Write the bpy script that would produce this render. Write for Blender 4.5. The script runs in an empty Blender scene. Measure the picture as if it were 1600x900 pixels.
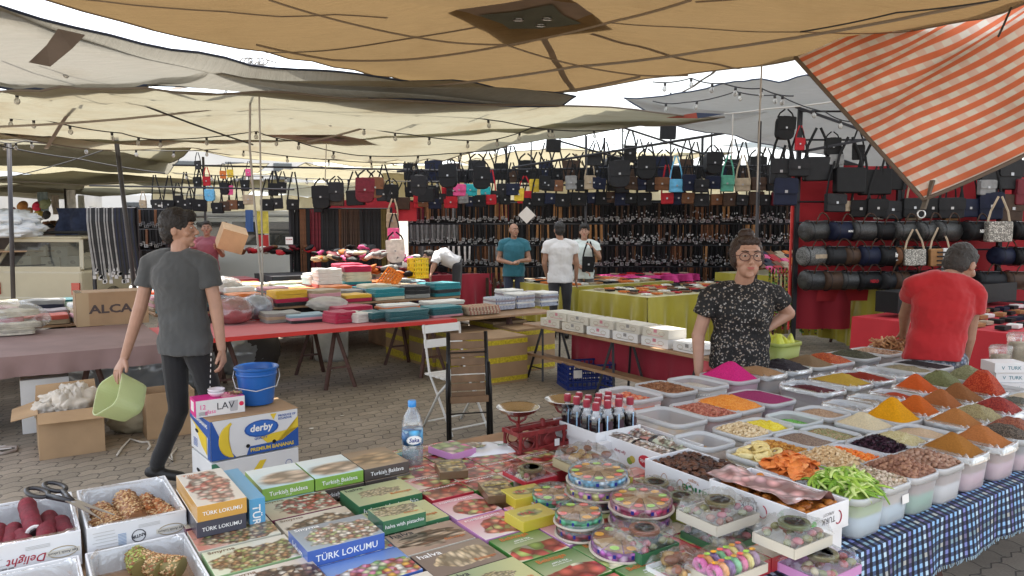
import bpy,bmesh,math,random
from mathutils import Vector,Matrix,Euler,noise
R=math.radians
rnd=random.Random(7)
C=bpy.context.scene.collection
sc=bpy.context.scene
# camera, world, sun, exposure
H,PITCH,F=1.7,R(4.9),1164.0
cam=bpy.data.cameras.new('camera'); camo=bpy.data.objects.new('camera',cam); C.objects.link(camo)
camo.location=(0,0,H); camo.rotation_euler=(R(90)-PITCH,0,0)
cam.sensor_width=36; cam.lens=36*F/1600; cam.clip_end=2000; cam.clip_start=.05
sc.camera=camo
SUN_EL,SUN_AZ=69,322
w=bpy.data.worlds.new('World'); sc.world=w; w.use_nodes=True
nt=w.node_tree; bg=nt.nodes['Background']; sky=nt.nodes.new('ShaderNodeTexSky')
sky.sky_type='NISHITA'; sky.sun_disc=False; sky.sun_elevation=R(SUN_EL); sky.sun_rotation=R(SUN_AZ)
sky.air_density=1.0; sky.dust_density=2.0; sky.ozone_density=.6
hz=nt.nodes.new('ShaderNodeHueSaturation'); hz.inputs['Saturation'].default_value=.4; hz.inputs['Value'].default_value=1.35
nt.links.new(sky.outputs[0],hz.inputs['Color']); nt.links.new(hz.outputs[0],bg.inputs[0]); bg.inputs[1].default_value=.15
sl=bpy.data.lights.new('sun','SUN'); sl.energy=4.0; sl.angle=R(.6); sl.color=(1,.93,.82)
so=bpy.data.objects.new('sun',sl); C.objects.link(so)
_d=Vector((math.sin(R(SUN_AZ))*math.cos(R(SUN_EL)),math.cos(R(SUN_AZ))*math.cos(R(SUN_EL)),math.sin(R(SUN_EL))))
so.rotation_euler=_d.to_track_quat('Z','Y').to_euler()
sc.view_settings.view_transform='Standard'; sc.view_settings.look='None'
sc.view_settings.exposure=1.45; sc.view_settings.gamma=1
sc.render.engine='CYCLES'
sc.cycles.use_denoising=True; sc.cycles.max_bounces=8; sc.cycles.transparent_max_bounces=12
sc.cycles.diffuse_bounces=4; sc.cycles.glossy_bounces=3; sc.cycles.transmission_bounces=6
sc.cycles.caustics_reflective=False; sc.cycles.caustics_refractive=False; sc.cycles.sample_clamp_indirect=6
# helpers
def P(px,py,z=None,Y=None):
    u=(px-800)/F; v=(450-py)/F
    d=(u,math.cos(PITCH)+v*math.sin(PITCH),-math.sin(PITCH)+v*math.cos(PITCH))
    t=(z-H)/d[2] if Y is None else Y/d[1]
    return Vector((d[0]*t,d[1]*t,H+d[2]*t))
TH=R(34); CA,SA=math.cos(TH),math.sin(TH)
def S(a,b,z=0.0):
    return Vector((a*CA-b*SA,a*SA+b*CA,z))
_mc={}
def rgb(c):return (c[0],c[1],c[2],1)
def M(name,col,rough=.6,metal=0.,var=0.,vs=8.,bump=0.,bs=60.,coat=0.,spec=.5,transl=0.,alpha=1.,emit=None,sheen=0.):
    if name in _mc:return _mc[name]
    m=bpy.data.materials.new(name); m.use_nodes=True; n=m.node_tree.nodes; l=m.node_tree.links
    p=n['Principled BSDF']; p.inputs['Base Color'].default_value=rgb(col)
    p.inputs['Roughness'].default_value=rough; p.inputs['Metallic'].default_value=metal
    p.inputs['Specular IOR Level'].default_value=spec
    if coat:p.inputs['Coat Weight'].default_value=coat; p.inputs['Coat Roughness'].default_value=.12
    if sheen:p.inputs['Sheen Weight'].default_value=sheen
    tc=n.new('ShaderNodeTexCoord')
    if var:
        nz=n.new('ShaderNodeTexNoise'); nz.inputs['Scale'].default_value=vs; nz.inputs['Detail'].default_value=5
        l.new(tc.outputs['Object'],nz.inputs['Vector'])
        mr=n.new('ShaderNodeMapRange'); mr.inputs['From Min'].default_value=.3; mr.inputs['From Max'].default_value=.7
        mr.inputs['To Min'].default_value=1-var; mr.inputs['To Max'].default_value=1+var
        l.new(nz.outputs['Fac'],mr.inputs['Value'])
        hs=n.new('ShaderNodeHueSaturation'); hs.inputs['Color'].default_value=rgb(col)
        l.new(mr.outputs[0],hs.inputs['Value']); l.new(hs.outputs[0],p.inputs['Base Color'])
    if bump:
        nb=n.new('ShaderNodeTexNoise'); nb.inputs['Scale'].default_value=bs; nb.inputs['Detail'].default_value=4
        l.new(tc.outputs['Object'],nb.inputs['Vector'])
        b=n.new('ShaderNodeBump'); b.inputs['Strength'].default_value=bump; b.inputs['Distance'].default_value=.01
        l.new(nb.outputs['Fac'],b.inputs['Height']); l.new(b.outputs[0],p.inputs['Normal'])
    out=n['Material Output']; sh=p.outputs[0]
    if transl:
        t=n.new('ShaderNodeBsdfTranslucent'); t.inputs[0].default_value=rgb(col); mx=n.new('ShaderNodeMixShader')
        mx.inputs[0].default_value=transl; l.new(sh,mx.inputs[1]); l.new(t.outputs[0],mx.inputs[2]); sh=mx.outputs[0]
        if var:l.new(hs.outputs[0],t.inputs[0])
    if alpha<1:
        t=n.new('ShaderNodeBsdfTransparent'); mx=n.new('ShaderNodeMixShader')
        mx.inputs[0].default_value=alpha; l.new(t.outputs[0],mx.inputs[1]); l.new(sh,mx.inputs[2]); sh=mx.outputs[0]
    if emit:p.inputs['Emission Color'].default_value=rgb(emit[:3]); p.inputs['Emission Strength'].default_value=emit[3]
    l.new(sh,out.inputs[0]); _mc[name]=m; return m
def art(name,base,pal,scale=60,mask=(0,0,.1,.08),base2=None,bdir=(0,1),stretch=(1,1),dark=None,rough=.35,coat=.4,soft=.35,jit=.3):
    """printed picture: a cluster of coloured cells inside a wobbly ellipse on a plain or graded print ground (object coords)"""
    if name in _mc:return _mc[name]
    m=bpy.data.materials.new(name); m.use_nodes=True; n=m.node_tree.nodes; l=m.node_tree.links
    p=n['Principled BSDF']; p.inputs['Roughness'].default_value=rough
    p.inputs['Coat Weight'].default_value=coat; p.inputs['Coat Roughness'].default_value=.08
    tc=n.new('ShaderNodeTexCoord'); mp=n.new('ShaderNodeMapping'); l.new(tc.outputs['Object'],mp.inputs[0])
    mp.inputs['Scale'].default_value=(stretch[0],stretch[1],1)
    oi=n.new('ShaderNodeObjectInfo'); cmb=n.new('ShaderNodeCombineXYZ'); l.new(oi.outputs['Random'],cmb.inputs[2])
    ad=n.new('ShaderNodeVectorMath'); ad.operation='ADD'; l.new(mp.outputs[0],ad.inputs[0]); l.new(cmb.outputs[0],ad.inputs[1])
    vo=n.new('ShaderNodeTexVoronoi'); vo.inputs['Scale'].default_value=scale; vo.inputs['Randomness'].default_value=1
    l.new(ad.outputs[0],vo.inputs['Vector'])
    sep=n.new('ShaderNodeSeparateColor'); l.new(vo.outputs['Color'],sep.inputs[0])
    cr=n.new('ShaderNodeValToRGB'); cr.color_ramp.interpolation='CONSTANT'
    while len(cr.color_ramp.elements)<len(pal):cr.color_ramp.elements.new(.5)
    for i,c in enumerate(pal):cr.color_ramp.elements[i].position=i/len(pal); cr.color_ramp.elements[i].color=rgb(c)
    l.new(sep.outputs[0],cr.inputs[0])
    mr=n.new('ShaderNodeMapRange'); mr.inputs['From Max'].default_value=.65; mr.inputs['To Min'].default_value=1.3; mr.inputs['To Max'].default_value=.3
    l.new(vo.outputs['Distance'],mr.inputs[0]); hs=n.new('ShaderNodeHueSaturation'); l.new(cr.outputs[0],hs.inputs['Color']); l.new(mr.outputs[0],hs.inputs['Value'])
    gx=n.new('ShaderNodeSeparateXYZ'); l.new(tc.outputs['Object'],gx.inputs[0])
    s1=n.new('ShaderNodeVectorMath'); s1 .operation='SUBTRACT'; s1 .inputs[1].default_value=(mask[0],mask[1],0); l.new(tc.outputs['Object'],s1 .inputs[0])
    s2=n.new('ShaderNodeVectorMath'); s2 .operation='MULTIPLY'; s2 .inputs[1].default_value=(.85/mask[2],.78/mask[3],0); l.new(s1 .outputs[0],s2 .inputs[0])
    ln=n.new('ShaderNodeVectorMath'); ln.operation='LENGTH'; l.new(s2 .outputs[0],ln.inputs[0])
    nz=n.new('ShaderNodeTexNoise'); nz.inputs['Scale'].default_value=scale*.35; l.new(ad.outputs[0],nz.inputs['Vector'])
    ma=n.new('ShaderNodeMath'); ma.operation='MULTIPLY_ADD'; ma.inputs[1].default_value=jit*3; l.new(nz.outputs['Fac'],ma.inputs[0]); l.new(ln.outputs['Value'],ma.inputs[2])
    mk=n.new('ShaderNodeMapRange'); mk.inputs['From Min'].default_value=1+jit*1.5; mk.inputs['From Max'].default_value=1+jit*1.5+soft*.3; mk.inputs['To Min'].default_value=1; mk.inputs['To Max'].default_value=0
    l.new(ma.outputs[0],mk.inputs[0])
    mx=n.new('ShaderNodeMix'); mx.data_type='RGBA'; l.new(mk.outputs[0],mx.inputs[0]); l.new(hs.outputs[0],mx.inputs[7])
    if base2:
        dt=n.new('ShaderNodeVectorMath'); dt.operation='DOT_PRODUCT'; dt.inputs[1].default_value=(bdir[0],bdir[1],0); l.new(tc.outputs['Object'],dt.inputs[0])
        m2=n.new('ShaderNodeMapRange'); m2 .inputs['From Min'].default_value=-.08; m2 .inputs['From Max'].default_value=.08; l.new(dt.outputs['Value'],m2 .inputs[0])
        bx=n.new('ShaderNodeMix'); bx.data_type='RGBA'; l.new(m2 .outputs[0],bx.inputs[0]); bx.inputs[6].default_value=rgb(base); bx.inputs[7].default_value=rgb(base2)
        l.new(bx.outputs[2],mx.inputs[6])
    else:mx.inputs[6].default_value=rgb(base)
    l.new(mx.outputs[2],p.inputs['Base Color'])
    cn=n.new('ShaderNodeTexNoise'); cn.inputs['Scale'].default_value=22; cn.inputs['Distortion'].default_value=1.5; l.new(tc.outputs['Object'],cn.inputs['Vector'])
    b=n.new('ShaderNodeBump'); b.inputs['Strength'].default_value=.25; b.inputs['Distance'].default_value=.006; l.new(cn.outputs['Fac'],b.inputs['Height']); l.new(b.outputs[0],p.inputs['Coat Normal'])
    _mc[name]=m; return m
def clearmat(name,tint=(.95,.96,.96),gloss=.05,rough=.06,veil=.02,bump=.5,bs=25):
    m=bpy.data.materials.new(name); m.use_nodes=True; n=m.node_tree.nodes; l=m.node_tree.links; n.remove(n['Principled BSDF'])
    tr=n.new('ShaderNodeBsdfTransparent'); tr.inputs[0].default_value=rgb(tint); gl=n.new('ShaderNodeBsdfGlossy'); gl.inputs['Roughness'].default_value=rough; gl.inputs[0].default_value=(1,1,1,1)
    tc=n.new('ShaderNodeTexCoord'); nz=n.new('ShaderNodeTexNoise'); nz.inputs['Scale'].default_value=bs; nz.inputs['Distortion'].default_value=1.2; nz.inputs['Detail'].default_value=3; l.new(tc.outputs['Object'],nz.inputs['Vector'])
    b=n.new('ShaderNodeBump'); b.inputs['Strength'].default_value=bump; b.inputs['Distance'].default_value=.01; l.new(nz.outputs['Fac'],b.inputs['Height']); l.new(b.outputs[0],gl.inputs['Normal'])
    lw=n.new('ShaderNodeLayerWeight'); lw.inputs[0].default_value=.35; l.new(b.outputs[0],lw.inputs['Normal']); ma=n.new('ShaderNodeMath'); ma.operation='MULTIPLY_ADD'; ma.inputs[1].default_value=.32; ma.inputs[2].default_value=gloss; l.new(lw.outputs['Fresnel'],ma.inputs[0])
    mx=n.new('ShaderNodeMixShader'); l.new(ma.outputs[0],mx.inputs[0]); l.new(tr.outputs[0],mx.inputs[1]); l.new(gl.outputs[0],mx.inputs[2])
    d=n.new('ShaderNodeBsdfDiffuse'); d.inputs[0].default_value=(.85,.86,.87,1); m2=n.new('ShaderNodeMixShader'); m2 .inputs[0].default_value=veil; l.new(mx.outputs[0],m2 .inputs[1]); l.new(d.outputs[0],m2 .inputs[2]); l.new(m2 .outputs[0],n['Material Output'].inputs[0]); return m
class MB:
    def __init__(s):s.v=[]; s.f=[]; s.m=[]; s.uv={}
    def add(s,vs,fs,mi=0,T=None,uvs=None):
        k=len(s.v)
        if T is not None:vs=[T@Vector(v) for v in vs]
        s.v+=[tuple(v) for v in vs]; s.f+=[tuple(i+k for i in f) for f in fs]; s.m+=[mi]*len(fs)
        if uvs:
            for i,u in enumerate(uvs):s.uv[k+i]=u
        return s
    def box(s,c,d,mi=0,rz=0,T=None,taper=1.0):
        x,y,z=d[0]/2,d[1]/2,d[2]/2; t=taper
        vs=[(-x,-y,-z),(x,-y,-z),(x,y,-z),(-x,y,-z),(-x*t,-y*t,z),(x*t,-y*t,z),(x*t,y*t,z),(-x*t,y*t,z)]
        m=Matrix.Translation(c)@Matrix.Rotation(rz,4,'Z')
        if T is not None:m=m@T
        return s.add(vs,[(0,3,2,1),(4,5,6,7),(0,1,5,4),(1,2,6,5),(2,3,7,6),(3,0,4,7)],mi,m)
    def beam(s,a,b,w,h=None,mi=0,up=(0,0,1)):
        a,b=Vector(a),Vector(b); h=h or w; d=(b-a); L=d.length
        if L<1e-6:return s
        d.normalize(); u=Vector(up)
        if abs(d.dot(u))>.98:u=Vector((1,0,0))
        x=d.cross(u).normalized(); z=x.cross(d).normalized()
        m=Matrix((x,d,z)).transposed().to_4x4(); m.translation=(a+b)/2
        return s.box((0,0,0),(w,L,h),mi,T=m) if False else s._bx(m,w,L,h,mi)
    def _bx(s,m,w,L,h,mi):
        x,y,z=w/2,L/2,h/2
        vs=[(-x,-y,-z),(x,-y,-z),(x,y,-z),(-x,y,-z),(-x,-y,z),(x,-y,z),(x,y,z),(-x,y,z)]
        return s.add(vs,[(0,3,2,1),(4,5,6,7),(0,1,5,4),(1,2,6,5),(2,3,7,6),(3,0,4,7)],mi,m)
    def tube(s,pts,r,n=8,mi=0,closed=False,flat=1.0,up=None,cap=True):
        pts=[Vector(p) for p in pts]; N=len(pts); rs=r if isinstance(r,(list,tuple)) else [r]*N
        vs=[]; px=None
        for i,p in enumerate(pts):
            if closed:d=pts[(i+1)%N]-pts[i-1]
            else:d=pts[min(i+1,N-1)]-pts[max(i-1,0)]
            d=d.normalized() if d.length>1e-9 else Vector((0,0,1))
            if up is not None:x=d.cross(Vector(up))
            elif px is None:x=d.cross(Vector((0,0,1)) if abs(d.z)<.9 else Vector((1,0,0)))
            else:x=px-d*px.dot(d)
            if x.length<1e-6:x=d.orthogonal()
            x.normalize(); px=x; y=d.cross(x)
            for k in range(n):
                t=2*math.pi*k/n; vs.append(p+x*math.cos(t)*rs[i]+y*math.sin(t)*rs[i]*flat)
        fs=[]
        for i in range(N if closed else N-1):
            j=(i+1)%N
            for k in range(n):q=(k+1)%n; fs.append((i*n+k,i*n+q,j*n+q,j*n+k))
        if cap and not closed:fs.append(tuple(range(n))[::-1]); fs.append(tuple((N-1)*n+k for k in range(n)))
        return s.add(vs,fs,mi)
    def lathe(s,prof,n=24,c=(0,0,0),mi=0,sx=1,sy=1,T=None):
        vs=[]; fs=[]
        for r,z in prof:
            for k in range(n):t=2*math.pi*k/n; vs.append((c[0]+r*sx*math.cos(t),c[1]+r*sy*math.sin(t),c[2]+z))
        for i in range(len(prof)-1):
            for k in range(n):q=(k+1)%n; fs.append((i*n+k,i*n+q,(i+1)*n+q,(i+1)*n+k))
        if prof[0][0]>1e-5:fs.append(tuple(range(n))[::-1])
        if prof[-1][0]>1e-5:fs.append(tuple((len(prof)-1)*n+k for k in range(n)))
        return s.add(vs,fs,mi,T)
    def ell(s,c,r,n=12,m=8,mi=0,T=None):
        vs=[(0,0,-1)]; fs=[]
        for i in range(1,m):
            a=-math.pi/2+math.pi*i/m
            for k in range(n):t=2*math.pi*k/n; vs.append((math.cos(a)*math.cos(t),math.cos(a)*math.sin(t),math.sin(a)))
        vs.append((0,0,1)); L=len(vs)-1
        for k in range(n):q=(k+1)%n; fs.append((0,1+q,1+k)); fs.append((L,L-n+k,L-n+q))
        for i in range(m-2):
            for k in range(n):q=(k+1)%n; fs.append((1+i*n+k,1+i*n+q,1+(i+1)*n+q,1+(i+1)*n+k))
        mm=Matrix.Translation(c)@(T if T is not None else Matrix.Identity(4))@Matrix.Diagonal((r[0],r[1],r[2],1))
        return s.add(vs,fs,mi,mm)
    def cap(s,a,b,ra,rb,n=12,mi=0,sq=1.0):
        a,b=Vector(a),Vector(b); d=(b-a); L=d.length; d=d/max(L,1e-6)
        pts=[a-d*ra*.95,a-d*ra*.7,a-d*ra*.3,a,a.lerp(b,.33),a.lerp(b,.67),b,b+d*rb*.3,b+d*rb*.7,b+d*rb*.95]
        rs=[ra*.3,ra*.71,ra*.95,ra,ra*.67+rb*.33,ra*.33+rb*.67,rb,rb*.95,rb*.71,rb*.3]
        return s.tube(pts,rs,n,mi,flat=sq)
    def grid(s,fn,nu,nv,mi=0,wu=False):
        vs=[]; uv=[]
        for j in range(nv+1):
            for i in range(nu+1):vs.append(fn(i/nu,j/nv)); uv.append((i/nu,j/nv))
        fs=[(j*(nu+1)+i,j*(nu+1)+i+1,(j+1)*(nu+1)+i+1,(j+1)*(nu+1)+i) for j in range(nv) for i in range(nu)]
        return s.add(vs,fs,mi,uvs=uv)
    def poly(s,pts,z0,z1,mi=0,T=None):
        n=len(pts); vs=[(x,y,z0) for x,y in pts]+[(x,y,z1) for x,y in pts]
        return s.add(vs,[tuple(range(n))[::-1],tuple(range(n,2*n))]+[(i,(i+1)%n,n+(i+1)%n,n+i) for i in range(n)],mi,T)
    def mesh(s,name,mats,smooth=False):
        me=bpy.data.meshes.new(name); me.from_pydata(s.v,[],s.f)
        for m in (mats if isinstance(mats,(list,tuple)) else [mats]):me.materials.append(m)
        if any(s.m):me.polygons.foreach_set('material_index',s.m)
        if smooth:me.polygons.foreach_set('use_smooth',[True]*len(s.f))
        if s.uv:
            ul=me.uv_layers.new(name='UVMap')
            li=[0]*len(me.loops); me.loops.foreach_get('vertex_index',li); fl=[]
            for i in li:fl+=list(s.uv.get(i,(0,0)))
            ul.data.foreach_set('uv',fl)
        me.update(); return me
    def build(s,name,mats,parent=None,loc=(0,0,0),rot=(0,0,0),smooth=False,bev=0,auto=None):
        return ob(name,s.mesh(name,mats,smooth or auto is not None),parent,loc,rot,bev,auto)
def ob(name,me,parent=None,loc=(0,0,0),rot=(0,0,0),bev=0,auto=None):
    o=bpy.data.objects.new(name,me); C.objects.link(o); o.parent=parent
    o.location=loc; o.rotation_euler=rot if isinstance(rot,(tuple,list,Euler)) else (0,0,rot)
    if bev:
        b=o.modifiers.new('bevel','BEVEL'); b.width=bev; b.segments=2; b.limit_method='ANGLE'; b.angle_limit=R(40)
    if auto is not None:
        b=o.modifiers.new('split','EDGE_SPLIT'); b.split_angle=R(auto)
    return o
def rounded(w,d,r,n=4):
    pts=[]
    for cx,cy,a0 in ((w/2-r,d/2-r,0),(-w/2+r,d/2-r,90),(-w/2+r,-d/2+r,180),(w/2-r,-d/2+r,270)):
        for k in range(n+1):a=R(a0+90*k/n); pts.append((cx+r*math.cos(a),cy+r*math.sin(a)))
    return pts
def E(name,loc=(0,0,0),rz=0,rot=None,sc_=1):
    o=bpy.data.objects.new(name,None); C.objects.link(o); o.location=loc; o.rotation_euler=rot or (0,0,rz)
    o.empty_display_size=.05
    if sc_!=1:o.scale=(sc_,)*3
    return o
def tag(o,label=None,cat=None,group=None,kind=None):
    if label:o['label']=label
    if cat:o['category']=cat
    if group:o['group']=group
    if kind:o['kind']=kind
    return o
def dup(o,loc=None,rz=None,label=None,group=None,parent=None,rot=None,scale=None,mats=None):
    c=o.copy(); C.objects.link(c)
    if parent is not None:c.parent=parent
    if loc is not None:c.location=loc
    if rz is not None:c.rotation_euler=(0,0,rz)
    if rot is not None:c.rotation_euler=rot
    if scale is not None:c.scale=scale if not isinstance(scale,(int,float)) else (scale,)*3
    if label:c['label']=label
    if group:c['group']=group
    for ch in list(o.children):dup(ch,parent=c)
    return c
def setmat(o,m,slot=0):
    o.material_slots[slot].link='OBJECT'; o.material_slots[slot].material=m
INK=lambda:M('ink_dark',(.03,.03,.04),.5)
def text(s,mat,parent,loc,rot=(0,0,0),w=None,h=None,name='lettering',shear=0,bold=0,align='CENTER',th=.0004,maxh=None,vs=1.0,bend=0):
    cu=bpy.data.curves.new('t','FONT'); cu.body=s; cu.size=1; cu.shear=shear; cu.offset=bold; cu.align_x='LEFT'; cu.resolution_u=2
    tmp=bpy.data.objects.new('t',cu); me=bpy.data.meshes.new_from_object(tmp); bpy.data.objects.remove(tmp); bpy.data.curves.remove(cu)
    if not me.vertices:return None
    xs=[v.co.x for v in me.vertices]; ys=[v.co.y for v in me.vertices]; x0,x1,y0,y1=min(xs),max(xs),min(ys),max(ys)
    if w:k=w/(x1-x0)
    else:k=h/(y1-y0)
    ky=k*vs
    if w and h:ky=h/(y1-y0)
    if maxh and (y1-y0)*ky>maxh:ky=maxh/(y1-y0)
    ox={'CENTER':(x0+x1)/2,'LEFT':x0,'RIGHT':x1}[align]; oy=(y0+y1)/2
    for v in me.vertices:
        x=(v.co.x-ox)*k; y=(v.co.y-oy)*ky
        if bend:y+=bend*x*x
        v.co=(x,y,0)
    me.materials.clear(); me.materials.append(mat); me.name=name
    o=ob(name,me,parent,loc,rot); return o
FRONT=(R(90),0,0); LEFT=(R(90),0,R(-90)); RIGHTF=(R(90),0,R(90)); BACK=(R(90),0,R(180))
def remesh(mb,voxel,smooth=4,name='body',mats=None,disp=None,sub=0):
    me=mb.mesh('tmp',mats); o=bpy.data.objects.new('tmp',me); ts=bpy.data.scenes.new('tmp'); ts.collection.objects.link(o)
    r=o.modifiers.new('r','REMESH'); r.mode='VOXEL'; r.voxel_size=voxel
    if smooth:s_=o.modifiers.new('s','SMOOTH'); s_.factor=.5; s_.iterations=smooth
    vl=ts.view_layers[0]; vl.update(); dg=vl.depsgraph; out=bpy.data.meshes.new_from_object(o.evaluated_get(dg)); bpy.data.objects.remove(o); bpy.data.scenes.remove(ts)
    if disp:
        NN=[Vector(v.normal) for v in out.vertices]
        for v,q in zip(out.vertices,NN):v.co=Vector(v.co)+q*disp(v.co)
    out.polygons.foreach_set('use_smooth',[True]*len(out.polygons)); out.name=name
    out.materials.clear()
    for m in (mats if isinstance(mats,(list,tuple)) else [mats]):out.materials.append(m)
    return out
    # ground
def paver_mat():
    m=bpy.data.materials.new('pavers'); m.use_nodes=True; n=m.node_tree.nodes; l=m.node_tree.links
    p=n['Principled BSDF']; p.inputs['Roughness'].default_value=.85
    tc=n.new('ShaderNodeTexCoord'); mp=n.new('ShaderNodeMapping'); mp.inputs['Rotation'].default_value=(0,0,R(-124+90)); l.new(tc.outputs['Object'],mp.inputs[0])
    sx=n.new('ShaderNodeSeparateXYZ'); l.new(mp.outputs[0],sx.inputs[0])
    def math_(op,a,b=None,c=None):
        k=n.new('ShaderNodeMath'); k.operation=op
        for i,v in enumerate((a,b,c)):
            if v is None:continue
            if isinstance(v,(int,float)):k.inputs[i].default_value=v
            else:l.new(v,k.inputs[i])
        return k.outputs[0]
    zx=math_('PINGPONG',math_('ADD',sx.outputs[0],500),.055); zy=math_('PINGPONG',math_('ADD',sx.outputs[1],500),.055)
    nx=math_('MULTIPLY_ADD',zy,.45,sx.outputs[0]); ny=math_('MULTIPLY_ADD',zx,.45,sx.outputs[1])
    cx=n.new('ShaderNodeCombineXYZ'); l.new(nx,cx.inputs[0]); l.new(ny,cx.inputs[1])
    br=n.new('ShaderNodeTexBrick'); l.new(cx.outputs[0],br.inputs[0]); br.inputs['Scale'].default_value=1
    br.inputs['Brick Width'].default_value=.22; br.inputs['Row Height'].default_value=.11; br.inputs['Mortar Size'].default_value=.0045; br.inputs['Mortar Smooth'].default_value=.3
    br.inputs['Color1'].default_value=rgb((.34,.29,.23)); br.inputs['Color2'].default_value=rgb((.26,.225,.18)); br.inputs['Mortar'].default_value=rgb((.11,.095,.08))
    nz=n.new('ShaderNodeTexNoise'); nz.inputs['Scale'].default_value=.9; nz.inputs['Detail'].default_value=8; nz.inputs['Roughness'].default_value=.65; l.new(tc.outputs['Object'],nz.inputs['Vector'])
    mr=n.new('ShaderNodeMapRange'); mr.inputs['From Min'].default_value=.3; mr.inputs['From Max'].default_value=.7; mr.inputs['To Min'].default_value=.68; mr.inputs['To Max'].default_value=1.25; l.new(nz.outputs['Fac'],mr.inputs[0])
    n2=n.new('ShaderNodeTexNoise'); n2 .inputs['Scale'].default_value=90; n2 .inputs['Detail'].default_value=4; l.new(tc.outputs['Object'],n2 .inputs['Vector'])
    m2=n.new('ShaderNodeMapRange'); m2 .inputs['To Min'].default_value=.75; m2 .inputs['To Max'].default_value=1.25; l.new(n2 .outputs['Fac'],m2 .inputs[0])
    v=math_('MULTIPLY',mr.outputs[0],m2 .outputs[0])
    hs=n.new('ShaderNodeHueSaturation'); l.new(br.outputs[0],hs.inputs['Color']); l.new(v,hs.inputs['Value']); l.new(hs.outputs[0],p.inputs['Base Color'])
    b=n.new('ShaderNodeBump'); b.inputs['Strength'].default_value=.8; b.inputs['Distance'].default_value=.012
    hh=math_('MULTIPLY_ADD',n2 .outputs['Fac'],.25,math_('SUBTRACT',1,br.outputs['Fac'])); l.new(hh,b.inputs['Height']); l.new(b.outputs[0],p.inputs['Normal'])
    return m
g=MB(); g.grid(lambda u,v:((u-.5)*700,(v-.3)*700,0),8,8)
o=g.build('ground',paver_mat()); tag(o,'grey brown interlocking concrete pavers of the market square',kind='structure')
mwh=M('paper_white',(.75,.73,.7),.6)
def litter(px,py,s):
    m=MB(); q=P(px,py,z=.004); pts=[(math.cos(t)*s*rnd.uniform(.6,1.2),math.sin(t)*s*rnd.uniform(.5,1)) for t in [i*.9 for i in range(7)]]
    vs=[(x,y,rnd.uniform(0,.012)) for x,y in pts]; m.add(vs,[tuple(range(7))]); return m.build('paper_scrap',mwh,None,q)
tag(litter(3,701,.09),'white paper scrap lying on the pavers at the left edge of the photo','litter')
for i,(x,y) in enumerate(((487,670),(405,712),(517,579),(535,650))):tag(litter(x,y,.025),'tiny pale scrap lying on the pavers between the tables','litter','tiny scraps on the pavers')
m=MB(); pts=[P(*q,z=.012) for q in ((183,711),(190,700),(203,686),(222,691),(232,690),(235,697),(231,702))]; m.tube(pts,.008,6)
tag(m.build('twine',M('rope_white',(.6,.56,.5),.8),smooth=True),'pale twine bent on the pavers left of the walking man\'s feet','twine')
m=MB(); pts=[P(*q,z=.012) for q in ((252,706),(262,712),(270,721),(268,710),(276,700))]; m.tube(pts,.006,6)
tag(m.build('twine',M('rope_white',(.6,.56,.5),.8),smooth=True),'short pale twine on the pavers beside the banana box','twine')
m=MB(); pts=[P(*q,z=.012) for q in ((0,700),(14,698),(26,698),(25,704),(8,708),(0,709))]; m.tube(pts,.011,6)
tag(m.build('hose_loop',M('rope_grey',(.3,.25,.22),.8),smooth=True),'grey brown rope loop on the pavers at the left edge of the photo','rope')
# canopies
def canvas(name,col,stain=(.35,.25,.12),st=.25,tr=.5,wave=0,ws=.0):
    if name in _mc:return _mc[name]
    m=bpy.data.materials.new(name); m.use_nodes=True; n=m.node_tree.nodes; l=m.node_tree.links
    n.remove(n['Principled BSDF']); out=n['Material Output']
    tc=n.new('ShaderNodeTexCoord'); nz=n.new('ShaderNodeTexNoise'); nz.inputs['Scale'].default_value=.9; nz.inputs['Detail'].default_value=6; nz.inputs['Roughness'].default_value=.62; nz.inputs['Distortion'].default_value=.6
    l.new(tc.outputs['Object'],nz.inputs['Vector'])
    mr=n.new('ShaderNodeMapRange'); mr.inputs['From Min'].default_value=.5; mr.inputs['From Max'].default_value=.75; mr.inputs['To Max'].default_value=st; l.new(nz.outputs['Fac'],mr.inputs[0])
    mx=n.new('ShaderNodeMix'); mx.data_type='RGBA'; mx.inputs[6].default_value=rgb(col); mx.inputs[7].default_value=rgb(stain); l.new(mr.outputs[0],mx.inputs[0])
    mp=n.new('ShaderNodeMapping'); mp.inputs['Scale'].default_value=(3,40,3); mp.inputs['Rotation'].default_value=(0,0,R(-30)); l.new(tc.outputs['Object'],mp.inputs[0])
    n2=n.new('ShaderNodeTexNoise'); n2 .inputs['Scale'].default_value=1.2; n2 .inputs['Detail'].default_value=8; n2 .inputs['Roughness'].default_value=.7; l.new(mp.outputs[0],n2 .inputs['Vector'])
    m3=n.new('ShaderNodeMapRange'); m3 .inputs['To Min'].default_value=.8; m3 .inputs['To Max'].default_value=1.2; l.new(n2 .outputs['Fac'],m3 .inputs[0])
    hs=n.new('ShaderNodeHueSaturation'); l.new(mx.outputs[2],hs.inputs['Color']); l.new(m3 .outputs[0],hs.inputs['Value'])
    d=n.new('ShaderNodeBsdfDiffuse'); t=n.new('ShaderNodeBsdfTranslucent'); l.new(hs.outputs[0],d.inputs[0]); l.new(hs.outputs[0],t.inputs[0])
    b=n.new('ShaderNodeBump'); b.inputs['Strength'].default_value=.5; b.inputs['Distance'].default_value=.05; l.new(n2 .outputs['Fac'],b.inputs['Height']); l.new(b.outputs[0],d.inputs['Normal']); l.new(b.outputs[0],t.inputs['Normal'])
    ms=n.new('ShaderNodeMixShader'); ms.inputs[0].default_value=tr; l.new(d.outputs[0],ms.inputs[1]); l.new(t.outputs[0],ms.inputs[2]); l.new(ms.outputs[0],out.inputs[0])
    _mc[name]=m; return m
TAN=canvas('canvas_tan',(.2,.135,.065),(.14,.09,.04),.45,.3)
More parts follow.
